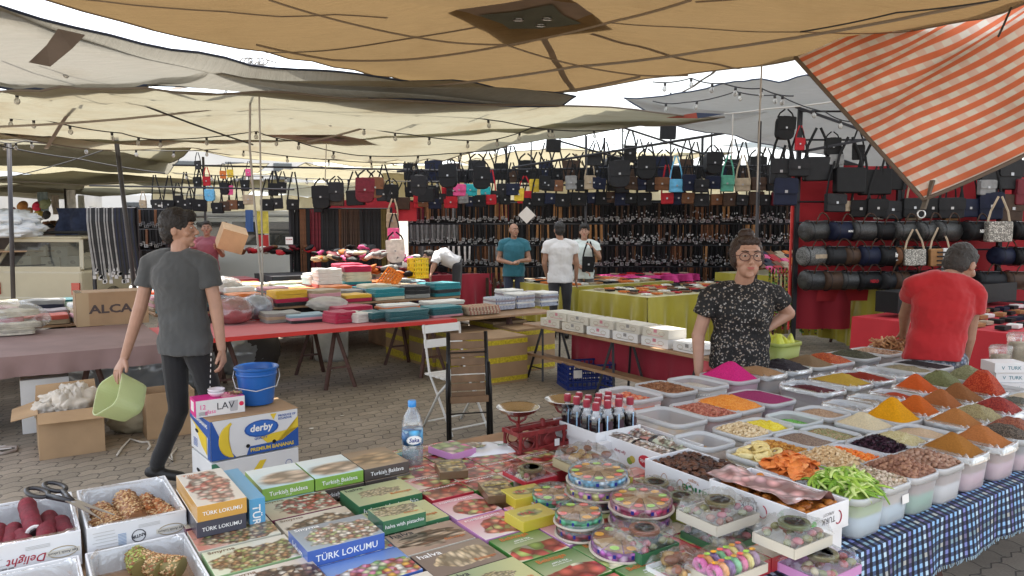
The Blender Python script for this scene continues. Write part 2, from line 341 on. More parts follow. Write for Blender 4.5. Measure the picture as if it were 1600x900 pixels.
BEI=canvas('canvas_beige',(.29,.275,.205),(.2,.15,.08),.6,.4)
GRY=canvas('canvas_grey',(.27,.26,.225),(.18,.15,.1),.5,.36)
YEL=canvas('canvas_cream',(.42,.385,.27),(.3,.23,.12),.4,.36)
WHT=canvas('canvas_white',(.62,.67,.7),(.42,.42,.44),.2,.45)
LGR=canvas('canvas_light_grey',(.42,.42,.42),(.33,.33,.32),.3,.38)
SEAM=M('canopy_webbing',(.16,.135,.11),.8,transl=.15)
SEAMT=M('canopy_webbing_tan',(.22,.17,.12),.8,transl=.2)
NAVY=M('canvas_navy',(.03,.045,.09),.8); REDC=M('canvas_red',(.3,.07,.05),.8,transl=.3)
def canopy(label,bnd,cen,mat,sag=.1,seg=20,rad=16,esag=.05,wr=.02,straps=(),smat=None,sw=.05,group='cloth canopies over the market',name='canopy',seed=0,hem=True,ang=0):
    """bnd: corner points; edges hang slack between them; the cloth runs from a centre point to the edges"""
    n=len(bnd); edge=[]
    for i in range(n):
        a,b=bnd[i],bnd[(i+1)%n]; L=(b-a).length
        for k in range(seg):
            t=k/seg; p=a.lerp(b,t); p.z-=esag*min(L,4)/4*4*t*(1-t); edge.append(p)
    N=len(edge)
    def surf(i,t):
        e=edge[i%N]; p=cen.lerp(e,t); p.z-=sag*4*t*(1-t)
        q=Vector((p.x*math.cos(ang)+p.y*math.sin(ang),-p.x*math.sin(ang)+p.y*math.cos(ang),seed))
        p.z+=wr*noise.noise(Vector((q.x*.7,q.y*4.5,seed)))*(.4+t)+wr*1.5*noise.noise(Vector((q.x*.5,q.y*.6,seed+9)))
        return p
    m=MB(); vs=[cen.copy()]; fs=[]
    for j in range(1,rad+1):
        for i in range(N):vs.append(surf(i,j/rad))
    for i in range(N):fs.append((0,1+i,1+(i+1)%N))
    for j in range(rad-1):
        for i in range(N):q=(i+1)%N; fs.append((1+j*N+i,1+(j+1)*N+i,1+(j+1)*N+q,1+j*N+q))
    m.add(vs,fs); root=m.build(name,mat,smooth=True); tag(root,label,'canopy',group)
    smat=smat or SEAM
    for (i0,t0,t1,wd) in straps:
        s=MB(); K=14; L=[]
        for k in range(K+1):L.append(surf(int(i0*N)%N,t0+(t1-t0)*k/K)+Vector((0,0,-.012)))
        for k in range(K):
            d=(L[k+1]-L[k]); d.z=0; d.normalize(); x=Vector((-d.y,d.x,0))*wd/2
            s.add([L[k]-x,L[k]+x,L[k+1]+x,L[k+1]-x],[(0,1,2,3)])
        s.build('strap',smat,root)
    if hem:
        s=MB(); s.tube([surf(i,1.0) for i in range(N)],.009,6,closed=True); s.build('hem_rope',smat,root,smooth=True)
    return root,surf,N
Z0=3.02
c1=[P(640,126,z=Z0),P(890,142,z=2.98),P(1010,128,z=3.0),P(1250,92,z=3.02),P(1600,8,z=3.05),Vector((5.4,3.2,3.1)),Vector((.6,1.8,3.1)),Vector((-4.9,3.0,3.1)),P(70,0,z=3.05)]
cen1=P(832,20,z=3.2)
r1,sf1,N1=canopy('large tan canopy with a green and brown centre patch, spread over the top',c1,cen1,TAN,sag=.05,esag=.03,wr=.03,seg=14,rad=22,straps=[(1.08/9,.2,1,.055),(2.65/9,.25,1,.045),(8.55/9,.2,1,.04),(7.9/9,.3,1,.035),(3.6/9,.2,1,.03),(6.0/9,.2,1,.04),(5/9,.2,1,.04)],smat=SEAMT,seed=1,ang=R(-20))
def star(cx,cy,z,r0,r1_,k,ph=0):
    return [(cx+(r1_ if i%2 else r0)*math.cos(ph+math.pi*i/k)*1.0,cy+(r1_ if i%2 else r0)*math.sin(ph+math.pi*i/k),z) for i in range(2*k)]
s=MB(); pp=star(0,0,0,.62,.42,4,.3); s.add(pp,[tuple(range(8))]); s.build('centre_patch',M('patch_brown',(.2,.15,.11),.8,var=.15,vs=5,transl=.2),r1,cen1+Vector((0,0,-.04)))
s=MB(); pp=star(0,0,0,.4,.24,4,.3); s.add(pp,[tuple(range(8))]); s.build('centre_patch',M('patch_green',(.07,.075,.05),.8,var=.2,vs=5),r1,cen1+Vector((0,0,-.05)))
for dx,dy in ((-.1,-.1),(.06,.05),(.1,-.12)):
    s=MB(); s.tube([(math.cos(t)*.035,math.sin(t)*.035,0) for t in [i*.7 for i in range(9)]],.005,6,closed=True); s.build('ring',M('steel',(.5,.5,.5),.3,1),r1,cen1+Vector((dx,dy,-.075)),(.5,0,0),smooth=True)
zA=2.94
c2=[P(-120,-18,z=zA),P(0,13,z=zA),P(390,92,z=zA),P(640,125,z=2.964),P(900,146,z=2.916),P(870,168,z=2.820),P(600,152,z=2.740),P(400,140,z=2.740),P(225,128,z=2.740),P(0,143,z=2.700),P(-200,140,z=2.740)]
r2,sf2,N2=canopy('grey canopy hanging slack over the left stalls behind the white gap',c2,P(330,110,z=2.820),GRY,sag=.03,esag=.02,wr=.05,seg=8,rad=14,smat=NAVY,seed=4,ang=R(34))
s=MB(); L=[(P(365,93,z=2.964),P(385,95,z=2.964)),(P(310,118,z=2.868),P(325,121,z=2.868)),(P(258,129,z=2.756),P(275,130,z=2.756))]
for i in range(2):s.add([v+Vector((0,0,-.05)) for v in (L[i][0],L[i][1],L[i+1][1],L[i+1][0])],[(0,1,2,3)])
s.build('strap',SEAM,r2)
s=MB(); L=[(P(90,34,z=2.900),P(133,44,z=2.900)),(P(72,60,z=2.820),P(112,66,z=2.820)),(P(44,87,z=2.724),P(78,94,z=2.724))]
for i in range(2):s.add([v+Vector((0,0,-.04)) for v in (L[i][0],L[i][1],L[i+1][1],L[i+1][0])],[(0,1,2,3)])
s.build('patch',M('patch_mauve',(.17,.145,.13),.85,var=.15,vs=6),r2)
c3=[P(-250,141,z=2.7),P(0,140,z=2.68),P(225,126,z=2.72),P(400,137,z=2.72),P(600,149,z=2.72),P(870,166,z=2.8),P(1132,178,z=2.900),P(1000,196,z=2.780),P(770,234,z=2.700),P(600,252,z=2.628),P(430,246,z=2.644),P(250,231,z=2.660),P(0,205,z=2.740),P(-250,200,z=2.820)]
r3,sf3,N3=canopy('wide cream and beige canopy with dark corner tip, over the middle of the market',c3,P(505,217,z=2.740),BEI,sag=.03,esag=.02,wr=.06,seg=7,rad=18,smat=SEAM,seed=7,ang=R(34))
s=MB(); pp=star(0,0,0,.75,.5,2,.6); s.add(pp,[tuple(range(4))]); s.build('patch',M('patch_brown',(.2,.15,.11)),r3,P(505,217,z=2.716))
s=MB(); pp=star(0,0,0,.35,.22,2,.6); s.add(pp,[tuple(range(4))]); s.build('patch',M('patch_maroon',(.09,.05,.045)),r3,P(505,218,z=2.692))
s=MB(); L=[P(1132,178,z=2.884),P(1088,176,z=2.876),P(1090,185,z=2.820)]; s.add(L,[(0,1,2)]); s.build('corner_patch',NAVY,r3)
s=MB(); L=[P(1088,176,z=2.860),P(1040,184,z=2.820),P(1090,185,z=2.804)]; s.add(L,[(0,1,2)]); s.build('corner_patch',REDC,r3)
s=MB(); L=[(P(122,137,z=2.820),P(128,137,z=2.820)),(P(90,187,z=2.724),P(97,187,z=2.724)),(P(68,225,z=2.660),P(75,225,z=2.660))]
for i in range(2):s.add([v+Vector((0,0,-.06)) for v in (L[i][0],L[i][1],L[i+1][1],L[i+1][0])],[(0,1,2,3)])
s.build('strap',SEAM,r3)
canopy('dull grey brown canopy with a red hem behind the leaning pole',[P(-150,180,z=3.3),P(120,214,z=3.3),P(285,243,z=3.2),P(262,272,z=2.85),P(120,262,z=2.85),P(-100,250,z=2.85)],P(100,232,z=3.05),GRY,sag=.02,esag=.02,wr=.05,seg=6,rad=8,smat=NAVY,seed=11)
canopy('pale grey canopy beside the red and white checked tarpaulin',[P(975,156,z=3.3),P(1150,130,z=3.35),P(1260,122,z=3.3),P(1420,150,z=3.3),P(1400,262,z=2.8),P(1225,228,z=2.95),P(1052,190,z=3.0)],P(1200,175,z=3.15),LGR,sag=.03,esag=.03,wr=.05,seg=8,rad=10,smat=NAVY,seed=13)
CG='canopies over the back stalls'
k=0
for (a,b,wa,wb,z,mt,lab) in ((5.5,15.2,6,5.4,3.35,YEL,'cream canopy over the long leather belt rack'),(.2,16.8,5.6,5.4,3.2,BEI,'beige canopy over the curved belt rail on the left'),(1.2,18.6,7.5,5.5,2.62,BEI,'low beige canopy over the far left stalls behind the car'),(4.8,23.0,8,5.5,2.8,WHT,'low white canopy behind the belt rail'),(-2.5,22.5,8,6,2.6,GRY,'low grey canopy at the far left edge of the market'),(11.5,14.4,5.5,5.2,3.35,YEL,'cream canopy above the back of the belt wall'),(13.6,9.0,6.0,6.6,3.75,WHT,'white canopy above the hanging shoulder bags'),(17.5,13.2,6.4,6,3.9,WHT,'white canopy farther behind the hanging shoulder bags'),(18.2,6.4,6.4,6,3.9,WHT,'white canopy behind the dark red bag stand'),(12.3,2.8,5.4,4.8,3.8,WHT,'white canopy over the dark red bag stand'),(7.9,5.9,5.4,11.0,3.95,WHT,'white canopy just beyond the tan one, beside the tarpaulin, enlarged to shade the ground'),(-5.5,18.5,5.4,6.2,3.3,WHT,'bluish white canopy over the far left stalls'),(2.5,23.5,7,5.5,3.3,YEL,'cream canopy far behind the belt rail'),(9.5,21.5,6.5,6,3.3,YEL,'cream canopy far behind the leather rack'),(-4.0,26.0,6,6,3.2,BEI,'beige canopy far back on the left'),(17,20.5,6,6,3.4,YEL,'cream canopy far back in the middle'),(24.5,12.5,6,6,3.9,WHT,'white canopy far back on the right'),(3,30.5,8,6,3.1,WHT,'white canopy at the end of the belt rail aisle'),(12,29.0,8,6,3.2,YEL,'cream canopy at the far end of the middle aisle')):  # white canopy beside the tarpaulin is added and stretched to shade the pavers
    k+=1; pts=[S(a-wa/2,b-wb/2,z-.12),S(a+wa/2,b-wb/2,z+.05),S(a+wa/2,b+wb/2,z-.1),S(a-wa/2,b+wb/2,z+.06)]
    canopy(lab,pts,S(a,b,z+.22),mt,sag=.1,esag=.14,wr=.08,seg=10,rad=8,straps=[(0,.15,1,.05),(.25,.15,1,.05),(.5,.15,1,.05),(.75,.15,1,.05)],seed=20+k,group=CG)
def gingham(name,ca,cb,nu,nv,tr=.5,both=.5,swap=False):
    m=bpy.data.materials.new(name); m.use_nodes=True; n=m.node_tree.nodes; l=m.node_tree.links; n.remove(n['Principled BSDF']); out=n['Material Output']
    tc=n.new('ShaderNodeTexCoord'); sp=n.new('ShaderNodeSeparateXYZ'); l.new(tc.outputs['UV'],sp.inputs[0])
    def stripe(o_,k):
        a=n.new('ShaderNodeMath'); a.operation='MULTIPLY'; a.inputs[1].default_value=k; l.new(o_,a.inputs[0])
        f=n.new('ShaderNodeMath'); f.operation='PINGPONG'; f.inputs[1].default_value=.5; l.new(a.outputs[0],f.inputs[0])
        r=n.new('ShaderNodeMapRange'); r.inputs['From Min'].default_value=.22; r.inputs['From Max'].default_value=.28; l.new(f.outputs[0],r.inputs[0]); return r.outputs[0]
    a=stripe(sp.outputs[0],nu); b=stripe(sp.outputs[1],nv)
    if swap:a,b=b,a
    mb_=n.new('ShaderNodeMath'); mb_.operation='MULTIPLY'; mb_.inputs[1].default_value=both; l.new(b,mb_.inputs[0])
    mxx=n.new('ShaderNodeMath'); mxx.operation='MAXIMUM'; l.new(a,mxx.inputs[0]); l.new(mb_.outputs[0],mxx.inputs[1])
    nz=n.new('ShaderNodeTexNoise'); nz.inputs['Scale'].default_value=3; nz.inputs['Detail'].default_value=7; l.new(tc.outputs['Object'],nz.inputs['Vector'])
    mr=n.new('ShaderNodeMapRange'); mr.inputs['From Min'].default_value=.35; mr.inputs['From Max'].default_value=.7; mr.inputs['To Min'].default_value=.8; mr.inputs['To Max'].default_value=1.1; l.new(nz.outputs['Fac'],mr.inputs[0])
    mx=n.new('ShaderNodeMix'); mx.data_type='RGBA'; mx.inputs[6].default_value=rgb(ca); mx.inputs[7].default_value=rgb(cb); l.new(mxx.outputs[0],mx.inputs[0])
    hs=n.new('ShaderNodeHueSaturation'); l.new(mx.outputs[2],hs.inputs['Color']); l.new(mr.outputs[0],hs.inputs['Value'])
    d=n.new('ShaderNodeBsdfDiffuse'); t=n.new('ShaderNodeBsdfTranslucent'); l.new(hs.outputs[0],d.inputs[0]); l.new(hs.outputs[0],t.inputs[0])
    ms=n.new('ShaderNodeMixShader'); ms.inputs[0].default_value=tr; l.new(d.outputs[0],ms.inputs[1]); l.new(t.outputs[0],ms.inputs[2]); l.new(ms.outputs[0],out.inputs[0]); return m
TAR=gingham('tarp_check',(.78,.74,.66),(.72,.2,.1),15,17,.5,.28,True)
TA,TT,TC_,TD=P(1243,90,Y=5.6),P(1443,312,Y=4.7),P(1960,30,Y=4.0),P(1640,-120,Y=5.2)
def tarp(u,v):
    p=TA.lerp(TT,v).lerp(TD.lerp(TC_,v),u); nrm=(TT-TA).cross(TD-TA).normalized()
    p=p+nrm*(.05*math.sin(v*22+u*6+noise.noise(Vector((u*3,v*3,1)))*3)*(.3+u)*(1-.5*v)+.12*noise.noise(Vector((u*2,v*2,5))))*min(1,5*min(u,v,1-u,1-v)+.1)
    p.z-=.1*4*u*(1-u)*(.5+v*.2)
    return p
m=MB(); m.grid(tarp,70,70,wu=True); rt=m.build('tarpaulin',TAR,smooth=True); tag(rt,'orange and white checked tarpaulin hanging down to a tied tip over the right stall','tarpaulin')
s=MB(); s.tube([tarp(0,t/20) for t in range(21)]+[tarp(t/20,1) for t in range(1,21)],.022,6,flat=.6); s.build('hem',M('tarp_hem',(.13,.1,.08),.8),rt,smooth=True)
s=MB(); q=tarp(0,1); s.beam(q+Vector((.05,0,.12)),q+Vector((0,0,-.06)),.05,.012); s.build('corner_tab',SEAM,rt)
s=MB(); s.tube([q+Vector((math.cos(t)*.025-.01,0,-.09+math.sin(t)*.025)) for t in [i*.7 for i in range(9)]],.005,6,closed=True); s.build('ring',M('steel',(.5,.5,.5),.3,1),rt,smooth=True)
# poles, ropes, lamp cords
DK=M('pole_dark',(.045,.042,.045),.5,.4,var=.2,vs=5); STL=M('steel',(.5,.5,.5),.3,1); ROPE=M('rope_old',(.22,.19,.16),.9); RPL=M('rope_light',(.42,.4,.37),.9); BLK=M('cord_black',(.02,.02,.022),.6)
def pole(pts,r,label,mat=None,group=None,name='pole',cat='pole'):
    m=MB(); m.tube(pts,r,10); o=m.build(name,mat or DK,smooth=True); tag(o,label,cat,group)
    return o
pole([P(171,133,Y=8.8),Vector((-4.45,8.9,0))],.026,'dark leaning metal pole behind the man in the grey shirt')
pole([P(14,224,Y=10.5),Vector((P(12,350,Y=10.5).x,10.5,0))],.03,'dark upright pole beside the beige car')
for (x,Yq,z,lab) in ((321,13.5,2.9,'thin pole in front of the white van'),(104,17,2.5,'thin pole among the far left stalls'),(915,12.9,3.2,'grey pole beside the young man with the black bag'),(1183,9.6,3.0,'thin pole right above the woman in black')):
    q=P(x,350,Y=Yq); pole([Vector((q.x,q.y,z)),Vector((q.x,q.y,0))],.022,lab)
def Q(px,py,Y):return P(px,py,Y=Y*.82)
def rope(pts,r=.008,label='',mat=None,name='rope',cat='rope',group='ropes tied under the canopies'):
    pp=[]
    for i in range(len(pts)-1):
        a,b=pts[i],pts[i+1]; L=(b-a).length
        for k in range(6):t=k/6; p=a.lerp(b,t); p.z-=.012*L*4*t*(1-t); pp.append(p)
    pp.append(pts[-1]); m=MB(); m.tube(pp,r,5); o=m.build(name,mat or ROPE,smooth=True); return tag(o,label,cat,group)
rope([Q(391,95,Y=7.3),Q(390,230,Y=7.9),Q(410,462,Y=8.3)],.01,'left one of two pale ropes hanging from the canopy corner',RPL)
rope([Q(404,95,Y=7.3),Q(408,300,Y=7.7),Q(411,445,Y=8.2)],.008,'right one of two pale ropes hanging from the canopy corner',RPL)
rope([Q(0,70,Y=6.3),Q(395,226,Y=9.5)],.009,'dark rope running down from the upper left corner under the grey canopy',BLK)
rope([Q(0,198,Y=8.5),Q(400,162,Y=8.2),Q(640,137,Y=8.0),Q(900,104,Y=7.6),Q(1100,80,Y=7),Q(1600,-10,Y=5.5)],.011,'long brown rope running across the canopies from left to upper right')
rope([Q(480,222,Y=10.4),Q(575,198,Y=9.9),Q(800,155,Y=9.1),Q(1000,120,Y=8.2)],.012,'thick brown rope rising right from the brown patch')
rope([Q(420,0,Y=4.9),Q(560,40,Y=5.3),Q(700,66,Y=5.8),Q(790,70,Y=6),Q(900,102,Y=6.5),Q(1000,118,Y=6.8),Q(1075,118,Y=6.8)],.006,'dark cord crossing under the tan canopy from its left edge',SEAMT)
rope([Q(400,70,Y=6.6),Q(520,94,Y=6.9),Q(640,93,Y=6.6),Q(790,71,Y=6.2),Q(960,33,Y=5.5),Q(1080,0,Y=5)],.008,'brown cord curving under the tan canopy below the patch',SEAMT)
rope([Q(1190,102,Y=7.4),Q(1185,230,Y=7.6),Q(1183,300,Y=7.7)],.007,'light cord hanging straight down beside the checked tarpaulin',RPL)
rope([Q(1145,177,Y=10),Q(1143,250,Y=10)],.008,'short light cord hanging from the dark canopy tip',RPL)
rope([Q(1132,178,Y=10),Q(1200,170,Y=9.6),Q(1310,158,Y=9.2)],.008,'pale cord running right from the dark canopy tip',RPL)
rope([Q(1250,50,Y=5.6),Q(1400,20,Y=5.2),Q(1560,0,Y=4.9)],.005,'thin cord along the edge of the tan canopy above the tarpaulin',BLK)
rope([Q(1560,57,Y=4.9),Q(1580,12,Y=5)],.006,'short striped cord tied to the top of the checked tarpaulin',BLK)
rope([Q(0,280,Y=14),Q(170,232,Y=13),Q(330,200,Y=12)],.008,'dark rope rising over the beige car',BLK)
rope([Q(0,228,Y=10.8),Q(120,248,Y=12),Q(258,271,Y=13)],.009,'dark rope running down behind the leaning pole',BLK)
rope([Q(510,224,Y=10.5),Q(508,285,Y=10.6)],.006,'short cord hanging from the brown patch',RPL)
for (px,py,sx,l_) in ((575,145,-1,.3),(640,135,1,.26)):
    m=MB(); q=P(px,py,Y=8.0)
    m.tube([q,q+Vector((-.03,0,-.06)),q+Vector((.0,.01,-.12)),q+Vector((-.03,0,-l_))],[.018,.022,.012,.02],6); m.tube([q,q+Vector((.05,0,-.05)),q+Vector((.03,0,-.14)),q+Vector((.0,0,-.17))],.009,6)
    m.ell(q,(.035,.025,.03),8,6)
    tag(m.build('rope_knot',M('rope_frayed',(.45,.42,.36),.9),smooth=True),'frayed grey rope end knotted on the long brown rope, %s one'%('left' if px<600 else 'right'),'rope knot')
m=MB()
for i in range(5):m.tube([P(385+i*6,96,Y=6.0)+Vector((math.cos(t)*.05,0,math.sin(t)*.03)) for t in [j*.7+i for j in range(8)]],.006,5)
m.tube([Q(400,97,Y=7.3),Q(425,110,Y=7.35),Q(432,98,Y=7.35),Q(415,93,Y=7.3)],.007,5)
tag(m.build('wire_tie',RPL,smooth=True),'tangle of pale wire tying the canopy corner to the rope pair','wire')
GLASS=M('bulb_glass',(.5,.5,.47),.15,0,alpha=.55)
def bulb_proto():
    m=MB(); m.lathe([(.0,.0),(.02,0),(.022,-.015),(.02,-.05),(.012,-.052)],8); o=m.mesh('socket',BLK,True)
    m=MB(); m.lathe([(.012,-.05),(.022,-.065),(.033,-.09),(.034,-.105),(.026,-.128),(.01,-.14),(.0,-.141)],10); g_=m.mesh('bulb',GLASS,True)
    m=MB(); m.tube([(math.cos(t)*.034,0,-.1+math.sin(t)*.036) for t in [i*.628 for i in range(10)]],.004,4,closed=True); r_=m.mesh('rim',BLK,True)
    return o,g_,r_
SOCK,BULB,RIM=bulb_proto()
def festoon(pts,bulbs,label,r=.006,k=1.0):
    L=[]
    for i in range(len(pts)-1):
        for t in range(8):L.append(pts[i].lerp(pts[i+1],t/8)-Vector((0,0,.02*4*(t/8)*(1-t/8))))
    L.append(pts[-1]); m=MB(); m.tube(L,r,5); root=m.build('string_lights',BLK,smooth=True); tag(root,label,'string lights','strings of bulbs under the canopies')
    for j in range(bulbs):
        f=(j+.5)/bulbs*(len(L)-1); i=int(f); p=L[i].lerp(L[i+1],f-i)
        b=ob('socket',SOCK,root,p,(rnd.uniform(-.15,.15),rnd.uniform(-.15,.15),rnd.uniform(0,3))); b.scale=(k*.62,)*3
        ob('bulb',BULB,b); ob('rim',RIM,b)
festoon([Q(60,92,Y=6.4),Q(157,108,Y=6.9),Q(240,118,Y=7.3),Q(395,138,Y=7.7),Q(520,150,Y=8.2),Q(640,160,Y=8.6),Q(785,190,Y=9.5),Q(900,205,Y=10)],9,'cord of bare bulbs running under the grey canopy from the mauve patch to the right')
festoon([Q(0,143,Y=7.0),Q(78,140,Y=7.1),Q(200,130,Y=7.3)],3,'short cord of three bulbs under the left edge of the grey canopy')
festoon([Q(205,130,Y=7.6),Q(290,168,Y=8.6),Q(420,150,Y=9),Q(545,192,Y=9.8),Q(640,210,Y=10.2),Q(760,220,Y=10.6),Q(830,200,Y=10.2),Q(960,203,Y=10.4)],14,'long sagging cord of bulbs across the wide beige canopy')
festoon([Q(0,180,Y=8.6),Q(65,186,Y=8.9),Q(190,208,Y=9.6),Q(255,218,Y=10),Q(400,205,Y=10),Q(460,220,Y=10.4),Q(560,243,Y=11),Q(700,240,Y=11),Q(800,228,Y=11)],15,'cord of bulbs along the lower edge of the wide beige canopy')
festoon([Q(0,222,Y=11),Q(40,220,Y=11),Q(235,235,Y=12),Q(360,231,Y=12),Q(520,250,Y=12.5),Q(680,255,Y=12.5)],12,'cord of small bulbs behind the wide beige canopy')
festoon([Q(1020,128,Y=9),Q(1080,122,Y=8.6),Q(1130,130,Y=8.4),Q(1190,138,Y=8.2),Q(1240,150,Y=8)],6,'cord of bulbs under the pale grey canopy near the tarpaulin')
festoon([Q(1020,158,Y=10),Q(1070,160,Y=9.7),Q(1150,143,Y=9.2),Q(1216,148,Y=9),Q(1290,175,Y=8.6),Q(1330,190,Y=8.4)],6,'second cord of bulbs under the pale grey canopy')
festoon([Q(270,270,Y=15),Q(430,275,Y=15),Q(560,280,Y=15),Q(700,283,Y=15)],12,'cord of bulbs far back under the cream canopies',k=1.1)
# the sweets and spice stall (near)
def AB(px,py,z):
    q=P(px,py,z=z); return q.x*CA+q.y*SA,-q.x*SA+q.y*CA
TZ=.68
WOOD=M('wood_board',(.33,.2,.11),.6,var=.25,vs=6,bump=.2,bs=30); CARD=M('cardboard',(.36,.235,.135),.8,var=.12,vs=4,bump=.1,bs=80)
WHC=M('carton_white',(.72,.72,.72),.55,var=.05,vs=5,bump=.06,bs=30); RUSTY=M('trestle_brown',(.1,.05,.04),.6,.3,var=.3,vs=10)
def table(name,label,a0,a1,b0,b1,z,mat,leg_mat,legs,th=.025,splay=.28):
    root=E(name,S((a0+a1)/2,(b0+b1)/2,0),TH); tag(root,label,'table','market tables')
    m=MB(); m.box((0,0,z-th/2),(a1-a0,b1-b0,th)); m.build('table_top',mat,root,bev=.003)
    L=(b1-b0)/2-.1; along=True
    for k in range(legs):
        ax=-(a1-a0)/2+(a1-a0)*(k+.5)/legs
        for sy in (-1,1):
            m=MB()
            for sx in (-1,1):m.beam((ax,sy*(L-.12),z-th),(ax+sx*.16,sy*L,0),.032,.032)
            m.beam((ax-.11,sy*(L-.03),.22),(ax+.11,sy*(L-.03),.22),.02,.02)
            m.build('leg',leg_mat,root)
        m=MB(); m.beam((ax,-L,z-th-.015),(ax,L,z-th-.015),.035,.03); m.build('leg_bar',leg_mat,root)
    return root
table('stall_table','long board table carrying the sweet boxes and spice tubs',-.6,5.15,1.315,3.02,TZ-.004,WOOD,RUSTY,4)
def check_cloth():
    m=bpy.data.materials.new('blue_check'); m.use_nodes=True; n=m.node_tree.nodes; l=m.node_tree.links; p=n['Principled BSDF']; p.inputs['Roughness'].default_value=.85
    tc=n.new('ShaderNodeTexCoord'); sp=n.new('ShaderNodeSeparateXYZ'); l.new(tc.outputs['UV'],sp.inputs[0])
    def ramp(o_,cols):
        f=n.new('ShaderNodeMath'); f.operation='FRACT'; l.new(o_,f.inputs[0]); cr=n.new('ShaderNodeValToRGB'); cr.color_ramp.interpolation='CONSTANT'
        while len(cr.color_ramp.elements)<len(cols):cr.color_ramp.elements.new(.5)
        for i,c in enumerate(cols):cr.color_ramp.elements[i].position=i/len(cols); cr.color_ramp.elements[i].color=rgb(c)
        l.new(f.outputs[0],cr.inputs[0]); return cr.outputs[0]
    N_=(.008,.014,.04); Lb=(.15,.38,.62); Wh=(.38,.54,.64); Pu=(.12,.14,.42)
    x=ramp(sp.outputs[0],[N_,Lb,N_,Wh,N_,Pu,N_,Lb]); y=ramp(sp.outputs[1],[(.1,.12,.22),(1,1,1),(.1,.12,.2),(.75,.9,1),(.1,.12,.22),(.9,.65,.5),(.1,.12,.2),(.8,.9,1)])
    ck=n.new('ShaderNodeTexChecker'); ck.inputs['Scale'].default_value=64; cc=n.new('ShaderNodeCombineXYZ'); l.new(sp.outputs[0],cc.inputs[0]); l.new(sp.outputs[1],cc.inputs[1])
    mx=n.new('ShaderNodeMix'); mx.data_type='RGBA'; mx.blend_type='MULTIPLY'; mx.inputs[0].default_value=1; l.new(x,mx.inputs[6]); l.new(y,mx.inputs[7])
    hs=n.new('ShaderNodeHueSaturation'); hs.inputs['Saturation'].default_value=.8; hs.inputs['Value'].default_value=1.1; l.new(mx.outputs[2],hs.inputs['Color']); l.new(hs.outputs[0],p.inputs['Base Color']); return m
m=MB(); CELL=.0155*8
def cl(u,v):
    a=-.6+u*5.8
    if v<.15:b=1.62-(1.62-1.272)*v/.15; z=TZ+.001
    else:
        k=(v-.15)/.85; wv=.007*math.sin(a*19+noise.noise(Vector((a*2,0,0)))*4)*k+.003*math.sin(a*43)*k
        b=1.266-.014*k+wv-.004; z=TZ-.002-k*(.185+.012*noise.noise(Vector((a*3,4,0))))
    return S(a,b,z)
nu,nv=420,16
m.grid(cl,nu,nv); m.uv={i:((i%(nu+1))/nu*5.8/CELL,(i//(nu+1))/nv*.55/CELL*.5) for i in range(len(m.v))}
for i in range(len(m.v)):
    v=(i//(nu+1))/nv; m.uv[i]=(m.uv[i][0],((v/.15*.35) if v<.15 else.35+(v-.15)/.85*.187)/CELL)
ckm=check_cloth()
rc=m.build('tablecloth',ckm,smooth=True); tag(rc,'blue, black and white checked cloth hanging from the front edge of the spice table','tablecloth')
m=MB()
for i in range(300):
    a=1.0+i/300*4.1; p=cl((a+.6)/5.8,1.0); m.beam(p,p+Vector((rnd.uniform(-.004,.004),rnd.uniform(-.004,.004),-.012)),.004,.002)
m.build('fringe',M('fringe_blue',(.3,.42,.5),.9),rc)
m=MB(); m.box((0,0,.001),(1.5,1.3,.002)); q=S(.3,2.3,TZ-.002)
def box(name,label,cat,a0,b0,z0,la,lb,h,mats,dr=0,group=None,bev=.0015,parent=None):
    m=MB(); m.box((0,0,h/2),(la,lb,h))
    m.m=[0,1,0,0,0,0]; o=m.build(name,mats,parent,S(a0+la/2,b0+lb/2,z0),(0,0,TH+dr),bev=bev)
    return tag(o,label,cat,group)
FILM=clearmat('clear_film')
WINK=M('ink_white',(.85,.85,.82),.4); DINK=INK(); BRN=M('ink_brown',(.16,.07,.03),.4); ORI=M('ink_orange',(.55,.16,.04),.4)
def palm(*c):return list(c)
nut=palm((.35,.2,.09),(.55,.4,.2),(.2,.1,.05),(.6,.5,.32),(.28,.3,.1),(.45,.24,.1))
candy=palm((.7,.25,.2),(.75,.55,.25),(.3,.5,.15),(.8,.75,.65),(.75,.3,.4),(.8,.45,.1),(.5,.1,.1),(.7,.7,.4))
delight=palm((.65,.5,.4),(.45,.3,.2),(.75,.68,.55),(.3,.2,.15),(.6,.3,.2),(.8,.75,.65))
fruit=palm((.5,.05,.03),(.7,.12,.08),(.62,.2,.12),(.35,.03,.03),(.75,.3,.2),(.6,.55,.2))
appl=palm((.5,.06,.05),(.35,.5,.12),(.7,.15,.1),(.75,.7,.5),(.45,.55,.15),(.6,.1,.08))
A_SM1=art('art_nougat_nut',(.62,.62,.52),nut,70,(.03,-.02,.11,.055),(.5,.2,.14),(-1,.3))
A_SM2=art('art_nougat_green',(.6,.62,.45),nut+[(.4,.45,.15)],75,(.02,-.02,.11,.06),(.65,.62,.52),(1,0))
A_SM3=art('art_rose',(.66,.6,.5),[(.45,.05,.06),(.6,.15,.15),(.7,.6,.5),(.3,.04,.05),(.75,.7,.6)],60,(.04,.0,.1,.06),(.5,.42,.3),(0,-1))
A_CHOC=art('art_chocolate',(.62,.57,.48),[(.12,.06,.04),(.2,.1,.06),(.7,.65,.55),(.08,.04,.03),(.5,.38,.25)],60,(.02,-.02,.1,.06),(.5,.42,.32),(1,-1))
A_CANDY=art('art_candy',(.3,.42,.62),candy,50,(.01,-.035,.125,.05),(.12,.22,.5),(0,1),soft=.2)
A_LOK=art('art_lokum',(.3,.36,.4),delight+[(.5,.55,.25)],65,(.02,-.01,.1,.055),(.25,.28,.3),(0,1))
